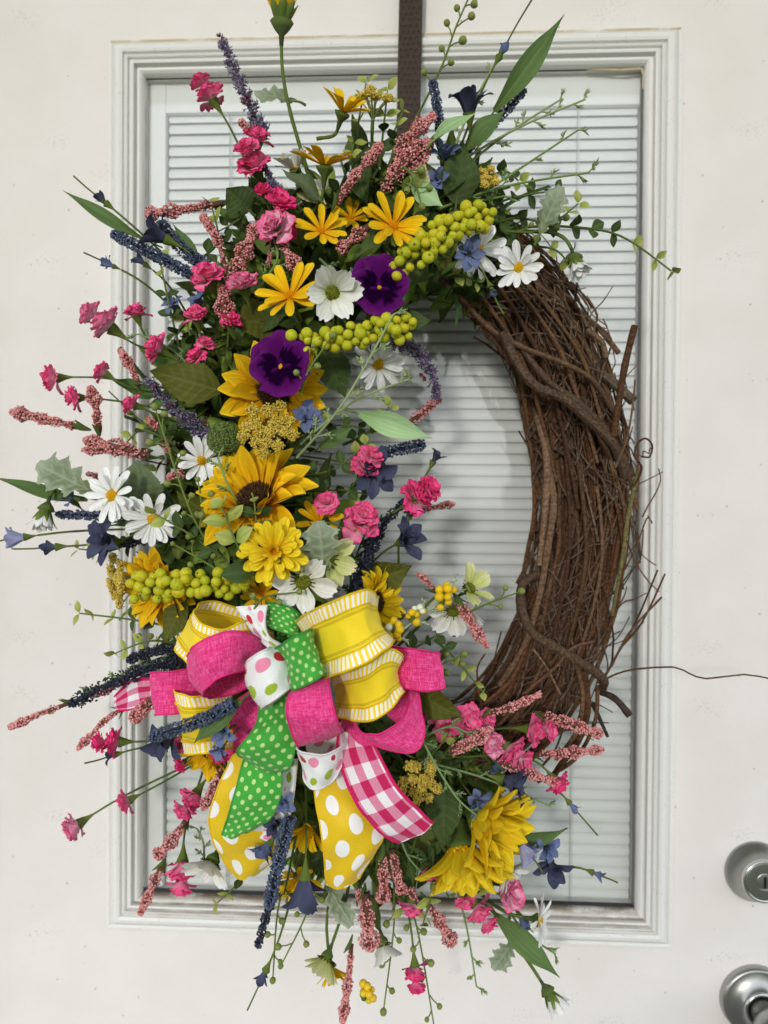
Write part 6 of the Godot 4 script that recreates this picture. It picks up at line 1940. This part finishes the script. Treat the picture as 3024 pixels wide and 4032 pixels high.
	sprig([p(-216, 1436, 140), p(-241, 1424, 142), p(-271, 1425, 140)], 4, 0.0130, 0.4, "leafy sprig beneath the navy bud on the door")
	sprig([p(62, 1665, 140), p(69, 1664, 150), p(81, 1658, 150)], 3, 0.0138, 1.0, "pale green leaf pairs on the vines under the ruffled blue blossom")
	needle_sprig([p(-68, 1505, 180), p(-27, 1547, 205), p(12, 1616, 205)], 8, 0.0198, Color(0.34, 0.42, 0.2), "pale needle sprig crossing the middle berries")
	needle_sprig([p(-64, 1516, 185), p(-21, 1549, 192), p(25, 1569, 185)], 6, 0.0181, Color(0.34, 0.42, 0.2), "pale needle sprig reaching into the opening above the felt leaf")
	needle_sprig([p(69, 1767, 140), p(117, 1794, 140), p(175, 1820, 135)], 7, 0.0179, Color(0.34, 0.42, 0.2), "pale needle sprig under the slanting navy spike, upper one")
	needle_sprig([p(70, 1763, 135), p(109, 1791, 138), p(155, 1821, 135)], 5, 0.0180, Color(0.34, 0.42, 0.2), "pale needle sprig crossing the upper one")
	needle_sprig([p(54, 1717, 140), p(105, 1748, 145), p(168, 1791, 140)], 6, 0.0163, Color(0.22, 0.33, 0.1), "green needle sprig slanting up over the blind")
	needle_sprig([p(49, 1721, 150), p(104, 1739, 150), p(176, 1752, 145)], 7, 0.0176, Color(0.22, 0.33, 0.1), "green needle sprig nearly level over the blind cord")
	needle_sprig([p(50, 1713, 140), p(77, 1728, 142), p(105, 1735, 140)], 6, 0.0179, Color(0.22, 0.33, 0.1), "short needle sprig behind the uppermost berries")
	needle_sprig([p(63, 1781, 140), p(76, 1810, 145), p(93, 1844, 140)], 3, 0.0179, Color(0.34, 0.42, 0.2), "pale needle sprig by the wilted blue blossom")
	needle_sprig([p(33, 1279, 165), p(46, 1256, 175), p(66, 1225, 175), p(83, 1209, 172)], 8, 0.0179, Color(0.2, 0.3, 0.13), "sage sprig bending over the bright sunflower")
	needle_sprig([p(33, 1266, 160), p(60, 1280, 165), p(80, 1271, 160)], 6, 0.0181, Color(0.2, 0.3, 0.13), "sage sprig across the dim carnation")
	needle_sprig([p(33, 1246, 150), p(89, 1234, 155), p(149, 1208, 148)], 7, 0.0136, Color(0.2, 0.3, 0.13), "thin sage sprig running past the large blue blossom")
	needle_sprig([p(59, 1156, 120), p(78, 1092, 125), p(89, 1030, 120)], 7, 0.0168, Color(0.22, 0.33, 0.1), "green needle sprig hanging over the lower panel")
	needle_sprig([p(109, 1115, 120), p(130, 1084, 122), p(160, 1062, 120)], 6, 0.0184, Color(0.22, 0.33, 0.1), "green needle sprig below the edge-on daisy")
	needle_sprig([p(2, 1348, 180), p(28, 1371, 188), p(64, 1401, 185)], 9, 0.0198, Color(0.42, 0.5, 0.34), "whitish spiky twig bearing the yellow berries")
	needle_sprig([p(-68, 1188, 170), p(-74, 1157, 170), p(-79, 1134, 165)], 6, 0.0155, Color(0.07, 0.12, 0.04), "dark ferny sprig behind the hanging navy spike")
	needle_sprig([p(-24, 1386, 150), p(-24, 1411, 152), p(-9, 1451, 150)], 8, 0.0200, Color(0.07, 0.12, 0.04), "dark ferny sprig mixed with the blackish spike")
	needle_sprig([p(-165, 1131, 110), p(-166, 1149, 110), p(-172, 1162, 110)], 5, 0.0170, Color(0.34, 0.42, 0.2), "faint pale sprig before the blind above the cream cosmos")
	needle_sprig([p(-208, 1327, 150), p(-237, 1310, 150), p(-264, 1296, 145)], 5, 0.0160, Color(0.22, 0.33, 0.1), "green ferny sprig within the blackish spike by the door")
	needle_sprig([p(-162, 1327, 150), p(-191, 1331, 150), p(-216, 1318, 150)], 6, 0.0160, Color(0.22, 0.33, 0.1), "green ferny sprig above the pink far loop")
	bell_sprig([p(21, 1795, 130), p(49, 1845, 140), p(62, 1881, 140), p(76, 1916, 135)], 10, 0.0062, Color(0.16, 0.22, 0.05), "green berry sprig rising beside the hanger past the top")
	bell_sprig([p(-77, 1141, 140), p(-88, 1110, 145), p(-94, 1048, 135)], 6, 0.0053, Color(0.16, 0.22, 0.05), "green berry sprig hanging beneath the navy spike")
	bell_sprig([p(-52, 1142, 140), p(-64, 1103, 145), p(-81, 1066, 140)], 5, 0.0057, Color(0.16, 0.22, 0.05), "green berry sprig hanging behind the large blue bell")
	bell_sprig([p(13, 1139, 130), p(14, 1092, 135), p(6, 1019, 130)], 6, 0.0058, Color(0.16, 0.22, 0.05), "green berry sprig hanging behind the thick heather")
	bell_sprig([p(22, 1131, 130), p(36, 1084, 135), p(50, 1000, 125)], 9, 0.0054, Color(0.16, 0.22, 0.05), "green berry sprig hanging past the lowest carnation")
	bell_sprig([p(-129, 1421, 195), p(-151, 1462, 200), p(-179, 1537, 195)], 9, 0.0056, Color(0.16, 0.22, 0.05), "thin green berry stem climbing over the white daisy")
	bell_sprig([p(-119, 1413, 190), p(-138, 1443, 192), p(-146, 1477, 190)], 5, 0.0056, Color(0.16, 0.22, 0.05), "green berry stem in front of the big sunflower's edge")
	bell_sprig([p(-96, 1387, 190), p(-133, 1415, 195), p(-158, 1428, 190)], 5, 0.0052, Color(0.16, 0.22, 0.05), "green berry stem with cream cups above the lowest berries")
	bell_sprig([p(71, 1375, 170), p(90, 1385, 172), p(111, 1392, 165)], 4, 0.0054, Color(0.16, 0.22, 0.05), "green berry stem reaching across the opening to the vines")
	bell_sprig([p(-61, 1554, 205), p(-54, 1571, 210), p(-42, 1589, 210)], 4, 0.0051, Color(0.16, 0.22, 0.05), "cup-shaped green beads dangling over the lower pansy")
	bell_sprig([p(33, 1311, 150), p(52, 1328, 152), p(66, 1335, 150)], 5, 0.0056, Color(0.16, 0.22, 0.05), "green cupped stem above the frayed pink ribbon")
	bell_sprig([p(18, 1743, 180), p(26, 1731, 190), p(31, 1718, 185)], 4, 0.0057, Color(0.16, 0.22, 0.05), "cream cupped beads in front of the heather clump")
	bell_sprig([p(-100, 1378, 205), p(-88, 1393, 210), p(-68, 1397, 212)], 3, 0.0055, Color(0.16, 0.22, 0.05), "green cups between the white cosmos and the bow")
	bell_sprig([p(-203, 1320, 140), p(-208, 1331, 140), p(-212, 1339, 140)], 3, 0.0057, Color(0.16, 0.22, 0.05), "green beads before the moulding near the bow")
	bell_sprig([p(106, 1705, 140), p(129, 1702, 145), p(149, 1710, 145)], 5, 0.0057, Color(0.16, 0.22, 0.05), "pinkish green beads beside the grey lobed leaf")
	sprig([p(-166, 1686, 130), p(-146, 1699, 140), p(-151, 1730, 145)], 4, 0.0165, 0.4, "light green sprig between the level heather and the carnations")
	sprig([p(-112, 1744, 130), p(-126, 1720, 138), p(-146, 1706, 142)], 4, 0.0157, 0.2, "green sprig behind the thin upright heather spike")
	sprig([p(-56, 1718, 140), p(-71, 1736, 146), p(-81, 1763, 148)], 4, 0.0154, 0.35, "light green sprig between the white upward daisy and the carnations")
	sprig([p(17, 1718, 140), p(41, 1701, 150), p(54, 1678, 150)], 4, 0.0154, 0.1, "green sprig under the uppermost berries by the ring")
	sprig([p(-106, 1502, 150), p(-72, 1518, 160), p(-51, 1541, 165)], 4, 0.0152, 0.2, "green sprig between yarrow and the needle sprigs")
	sprig([p(-66, 1431, 165), p(-46, 1451, 172), p(-23, 1443, 170)], 4, 0.0156, 0.25, "light green sprig behind the inner carnations")
	sprig([p(-34, 1519, 140), p(-9, 1531, 150), p(7, 1551, 150)], 4, 0.0146, 0.4, "light green sprig below the inner white daisy")
	sprig([p(-17, 1271, 130), p(33, 1245, 145), p(57, 1263, 150)], 4, 0.0157, 0.1, "green sprig beneath the twisted pink loop")
	sprig([p(46, 1186, 140), p(66, 1155, 150), p(90, 1135, 150)], 4, 0.0163, 0.3, "light green sprig between the sunflowers and the stepped carnations")
	sprig([p(-109, 1160, 130), p(-124, 1129, 135), p(-145, 1107, 135)], 4, 0.0140, 0.3, "light green sprig below the dotted yellow tail")
	sprig([p(-25, 1163, 130), p(-40, 1134, 140), p(-31, 1101, 140)], 4, 0.0149, 0.2, "green sprig hanging between the dotted tails")
	sprig([p(-150, 1372, 150), p(-171, 1401, 150), p(-200, 1408, 150)], 4, 0.0152, 0.2, "green sprig around the orange sunflower")
	sprig([p(-180, 1518, 150), p(-207, 1530, 155), p(-225, 1518, 150)], 4, 0.0136, 0.4, "light green sprig by the short heather tips")
	sprig([p(-159, 1457, 150), p(-212, 1441, 152), p(-246, 1420, 148)], 4, 0.0136, 0.3, "light green sprig under the dark blue blossom by the moulding")
	sprig([p(29, 1774, 140), p(9, 1783, 145), p(17, 1807, 145)], 4, 0.0146, 0.3, "light green sprig right against the hanger")
	sprig([p(70, 1737, 130), p(102, 1758, 136), p(118, 1750, 136)], 4, 0.0140, 0.2, "green sprig behind the small yarrow head")
	needle_sprig([p(-104, 1652, 160), p(-87, 1672, 170), p(-91, 1691, 170)], 5, 0.0173, Color(0.22, 0.33, 0.1), "green needle sprig behind the drooping heather")
	needle_sprig([p(-54, 1679, 150), p(-32, 1658, 165), p(-13, 1669, 165)], 5, 0.0176, Color(0.2, 0.3, 0.13), "sage needle sprig above the white cosmos")
	needle_sprig([p(-101, 1443, 170), p(-120, 1477, 190), p(-131, 1504, 190)], 6, 0.0170, Color(0.22, 0.33, 0.1), "green needle sprig beside the thin berry stem")
	needle_sprig([p(13, 1193, 140), p(26, 1162, 150), p(46, 1142, 150)], 6, 0.0179, Color(0.2, 0.3, 0.13), "sage needle sprig under the gingham tail")
	needle_sprig([p(-158, 1572, 140), p(-181, 1599, 148), p(-215, 1616, 145)], 5, 0.0163, Color(0.2, 0.3, 0.13), "sage needle sprig behind the white-edged carnation")


func build_bow() -> void:
	var bow := thing("ribbon_bow", "large bow of yellow, pink, green, dotted and gingham ribbons on the wreath's lower half", "bow", "", Transform3D(Basis(), p(-64, 1333, 200)))
	ribbon(bow, "pink_tail", M.r_pink, M.h_pink, [p(-89, 1321, 185), p(-77, 1294, 188), p(-107, 1311, 190), p(-90, 1286, 192), p(-128, 1295, 186), p(-107, 1270, 188), p(-144, 1281, 178), p(-123, 1257, 180)], "pink linen tail pointing down towards the lower carnations", 0.06, [0.0, 1.0], 0.0)
	ribbon(bow, "yellow_dotted_tail", M.r_dots, M.h_dots, [p(-116, 1270, 172), p(-81, 1266, 168), p(-122, 1253, 178), p(-79, 1244, 172), p(-131, 1232, 184), p(-76, 1220, 176), p(-139, 1202, 184), p(-78, 1192, 178), p(-132, 1171, 175), p(-87, 1168, 170), p(-124, 1149, 166), p(-98, 1152, 164)], "yellow tail with white dots under the green tail", 0.064, [0.0, 1.0], 0.006)
	ribbon(bow, "white_dotted_tail", M.r_white, M.h_white, [p(-83, 1255, 182), p(-66, 1256, 182), p(-81, 1227, 188), p(-68, 1226, 186), p(-93, 1204, 188), p(-75, 1199, 186), p(-110, 1196, 186), p(-90, 1188, 184)], "white tail with coloured dots hidden behind the green tail", 0.04, [0.0, 1.0], 0.0)
	ribbon(bow, "yellow_dotted_tail", M.r_dots, M.h_dots, [p(-54, 1252, 172), p(-17, 1257, 172), p(-49, 1225, 190), p(-9, 1235, 185), p(-44, 1208, 198), p(1, 1217, 190), p(-41, 1182, 195), p(6, 1196, 188), p(-41, 1152, 182), p(-14, 1157, 180)], "yellow tail with white dots under the gingham tail", 0.064, [0.0, 1.0], 0.008)
	ribbon(bow, "green_dotted_tail", M.r_green, M.h_green, [p(-101, 1277, 190), p(-75, 1258, 190), p(-106, 1261, 200), p(-75, 1252, 200), p(-111, 1238, 207), p(-75, 1235, 206), p(-118, 1215, 203), p(-84, 1215, 202), p(-125, 1197, 194), p(-106, 1198, 194)], "green dotted tail ending in a point", 0.04, [0.0, 1.0], 0.004)
	ribbon(bow, "gingham_tail", M.r_gingham, M.h_gingham, [p(-31, 1281, 192), p(-5, 1279, 190), p(-29, 1264, 204), p(2, 1270, 200), p(-14, 1233, 212), p(17, 1246, 207), p(4, 1209, 207), p(35, 1225, 202), p(19, 1196, 198), p(47, 1211, 193)], "pink and white gingham tail hanging by the yarrow", 0.05, [0.0, 1.0], 0.004)
	ribbon(bow, "gingham_tail", M.r_gingham, M.h_gingham, [p(-150, 1318, 165), p(-149, 1295, 165), p(-193, 1317, 166), p(-193, 1294, 166), p(-214, 1313, 161), p(-212, 1288, 161), p(-232, 1297, 156), p(-230, 1285, 156)], "pink and white gingham end over the bare door", 0.05, [0.0, 1.0], 0.0)
	ribbon(bow, "pink_far_loop", M.r_pink, M.h_pink, [p(-134, 1328, 178), p(-134, 1291, 176), p(-152, 1331, 192), p(-157, 1294, 190), p(-170, 1330, 198), p(-172, 1295, 196), p(-188, 1326, 186), p(-185, 1291, 186), p(-187, 1320, 166), p(-185, 1287, 166), p(-155, 1322, 160), p(-155, 1290, 160)], "pink linen loop farthest towards the bare door", 0.06, [0.0, 1.0], 0.0)
	ribbon(bow, "yellow_loop", M.r_yellow, M.h_yellow, [p(-121, 1308, 180), p(-114, 1263, 178), p(-137, 1313, 206), p(-129, 1268, 202), p(-148, 1314, 212), p(-140, 1267, 207), p(-164, 1315, 196), p(-157, 1261, 191), p(-165, 1318, 178), p(-155, 1262, 172), p(-155, 1318, 168), p(-146, 1263, 164), p(-133, 1312, 166), p(-130, 1271, 164)], "striped yellow loop lowest on the bare-door side", 0.064, [0.0, 0.2, 0.8, 1.0], 0.0)
	ribbon(bow, "yellow_loop", M.r_yellow, M.h_yellow, [p(-86, 1361, 185), p(-82, 1337, 185), p(-100, 1375, 215), p(-98, 1341, 215), p(-114, 1371, 230), p(-120, 1339, 226), p(-129, 1374, 232), p(-141, 1342, 227), p(-142, 1382, 216), p(-160, 1351, 206), p(-143, 1386, 196), p(-161, 1351, 186), p(-133, 1385, 182), p(-148, 1348, 172), p(-115, 1378, 176), p(-125, 1344, 166), p(-92, 1361, 175), p(-97, 1345, 170)], "striped yellow loop at the top beside the lowest lime berries", 0.064, [0.0, 0.2, 0.8, 1.0], 0.0)
	ribbon(bow, "pink_loop", M.r_pink, M.h_pink, [p(-83, 1351, 200), p(-83, 1330, 198), p(-93, 1367, 228), p(-98, 1339, 226), p(-104, 1372, 243), p(-104, 1341, 242), p(-118, 1369, 248), p(-114, 1338, 249), p(-131, 1362, 244), p(-123, 1330, 246), p(-144, 1350, 226), p(-131, 1318, 226), p(-145, 1342, 205), p(-129, 1312, 205), p(-125, 1342, 195), p(-118, 1312, 195), p(-96, 1338, 192), p(-102, 1318, 190)], "big pink linen loop under the top striped one", 0.06, [0.0, 1.0], 0.004)
	ribbon(bow, "green_dotted_loop", M.r_green, M.h_green, [p(-90, 1387, 196), p(-90, 1369, 200), p(-75, 1388, 209), p(-76, 1368, 213), p(-63, 1383, 209), p(-64, 1364, 213), p(-60, 1374, 195), p(-60, 1364, 200), p(-71, 1368, 180), p(-71, 1356, 184), p(-83, 1366, 178), p(-83, 1353, 180)], "green dotted loop at the bow's top", 0.04, [0.0, 1.0], 0.003)
	ribbon(bow, "white_dotted_tail", M.r_white, M.h_white, [p(-111, 1385, 206), p(-87, 1387, 206), p(-102, 1375, 213), p(-87, 1373, 211), p(-94, 1365, 216), p(-83, 1364, 216), p(-83, 1355, 217), p(-76, 1359, 217), p(-74, 1347, 215), p(-69, 1353, 215)], "white tail with coloured dots standing frayed at the bow's top", 0.045, [0.0, 1.0], 0.0)
	ribbon(bow, "yellow_loop", M.r_yellow, M.h_yellow, [p(-38, 1321, 180), p(-37, 1293, 176), p(-26, 1335, 212), p(-27, 1298, 205), p(-6, 1346, 230), p(-8, 1301, 223), p(13, 1357, 226), p(10, 1308, 223), p(21, 1345, 205), p(21, 1319, 205), p(13, 1337, 180), p(12, 1310, 180), p(-29, 1324, 178), p(-29, 1301, 175)], "smaller striped yellow loop nearest the ring's opening", 0.064, [0.0, 0.2, 0.8, 1.0], 0.004)
	ribbon(bow, "yellow_loop", M.r_yellow, M.h_yellow, [p(-65, 1369, 196), p(-56, 1324, 196), p(-54, 1382, 226), p(-42, 1333, 226), p(-31, 1395, 247), p(-22, 1344, 247), p(-15, 1402, 250), p(-4, 1352, 250), p(-4, 1404, 242), p(8, 1360, 245), p(2, 1395, 216), p(15, 1362, 216), p(-9, 1392, 190), p(2, 1351, 190), p(-44, 1372, 185), p(-36, 1334, 185)], "largest striped yellow loop at the top, below the pale green cosmos", 0.064, [0.0, 0.2, 0.8, 1.0], 0.006)
	ribbon(bow, "pink_tail", M.r_pink, M.h_pink, [p(-10, 1351, 178), p(-6, 1313, 176), p(15, 1352, 191), p(21, 1318, 190), p(34, 1351, 196), p(37, 1318, 196), p(50, 1347, 189), p(52, 1318, 189), p(52, 1345, 187), p(55, 1320, 187)], "frayed pink linen end pointing into the ring's opening", 0.06, [0.0, 1.0], 0.0)
	ribbon(bow, "pink_twist", M.r_pink, M.h_pink, [p(25, 1320, 172), p(32, 1309, 172), p(27, 1309, 186), p(34, 1310, 180), p(25, 1303, 200), p(39, 1291, 190), p(15, 1294, 212), p(36, 1274, 196), p(1, 1288, 216), p(21, 1269, 202), p(-10, 1290, 212), p(1, 1275, 202), p(-21, 1298, 202), p(-15, 1275, 197), p(-30, 1302, 188), p(-29, 1284, 188)], "twisted pink linen loop at the bow's lower corner by the yarrow", 0.055, [0.0, 1.0], 0.0)
	ribbon(bow, "pink_twist_back", M.r_pink, M.h_pink, [p(-6, 1305, 168), p(13, 1287, 168), p(4, 1299, 171), p(24, 1284, 171), p(20, 1312, 172), p(31, 1302, 172), p(29, 1320, 170), p(35, 1312, 170)], "shaded pink strip behind the smaller striped loop", 0.055, [0.0, 1.0], 0.0)
	ribbon(bow, "green_dotted_loop", M.r_green, M.h_green, [p(-92, 1316, 200), p(-68, 1318, 200), p(-92, 1297, 212), p(-62, 1301, 212), p(-97, 1287, 222), p(-60, 1287, 220), p(-108, 1272, 214), p(-65, 1264, 216), p(-104, 1260, 200), p(-76, 1251, 200)], "broad green dotted loop hanging in the middle above its tail", 0.04, [0.0, 1.0], 0.004)
	ribbon(bow, "white_dotted_cup", M.r_white, M.h_white, [p(-66, 1287, 196), p(-61, 1268, 196), p(-58, 1278, 220), p(-54, 1250, 213), p(-41, 1278, 234), p(-43, 1248, 222), p(-29, 1279, 226), p(-33, 1250, 214), p(-26, 1282, 200), p(-26, 1263, 200), p(-31, 1285, 176), p(-33, 1263, 178), p(-45, 1273, 170), p(-49, 1248, 170), p(-60, 1273, 175), p(-58, 1249, 175)], "white cup-shaped loop with red and pink dots at the bottom", 0.045, [0.0, 1.0], 0.0)
	ribbon(bow, "pink_loop", M.r_pink, M.h_pink, [p(-61, 1329, 205), p(-36, 1335, 200), p(-61, 1328, 238), p(-34, 1335, 232), p(-62, 1321, 251), p(-30, 1324, 246), p(-61, 1308, 251), p(-26, 1309, 246), p(-58, 1285, 231), p(-24, 1295, 229), p(-58, 1281, 206), p(-28, 1291, 206), p(-62, 1302, 195), p(-36, 1310, 195)], "pink linen loop hanging in the bow's centre", 0.06, [0.0, 1.0], 0.003)
	ribbon(bow, "white_dotted_loop", M.r_white, M.h_white, [p(-62, 1359, 210), p(-55, 1324, 210), p(-75, 1360, 240), p(-61, 1330, 240), p(-84, 1357, 250), p(-70, 1325, 251), p(-96, 1347, 239), p(-84, 1314, 239), p(-96, 1340, 216), p(-83, 1309, 216), p(-78, 1341, 206), p(-70, 1319, 206)], "white loop with pink and lime dots at the bow's centre", 0.06, [0.0, 1.0], 0.003)
	ribbon(bow, "green_dotted_loop", M.r_green, M.h_green, [p(-77, 1356, 226), p(-65, 1323, 226), p(-69, 1362, 245), p(-57, 1330, 245), p(-57, 1371, 258), p(-45, 1338, 258), p(-47, 1375, 252), p(-36, 1343, 252), p(-47, 1372, 232), p(-37, 1339, 232), p(-58, 1362, 216), p(-47, 1332, 216)], "small green dotted loop across the bow's centre", 0.04, [0.0, 1.0], 0.002)
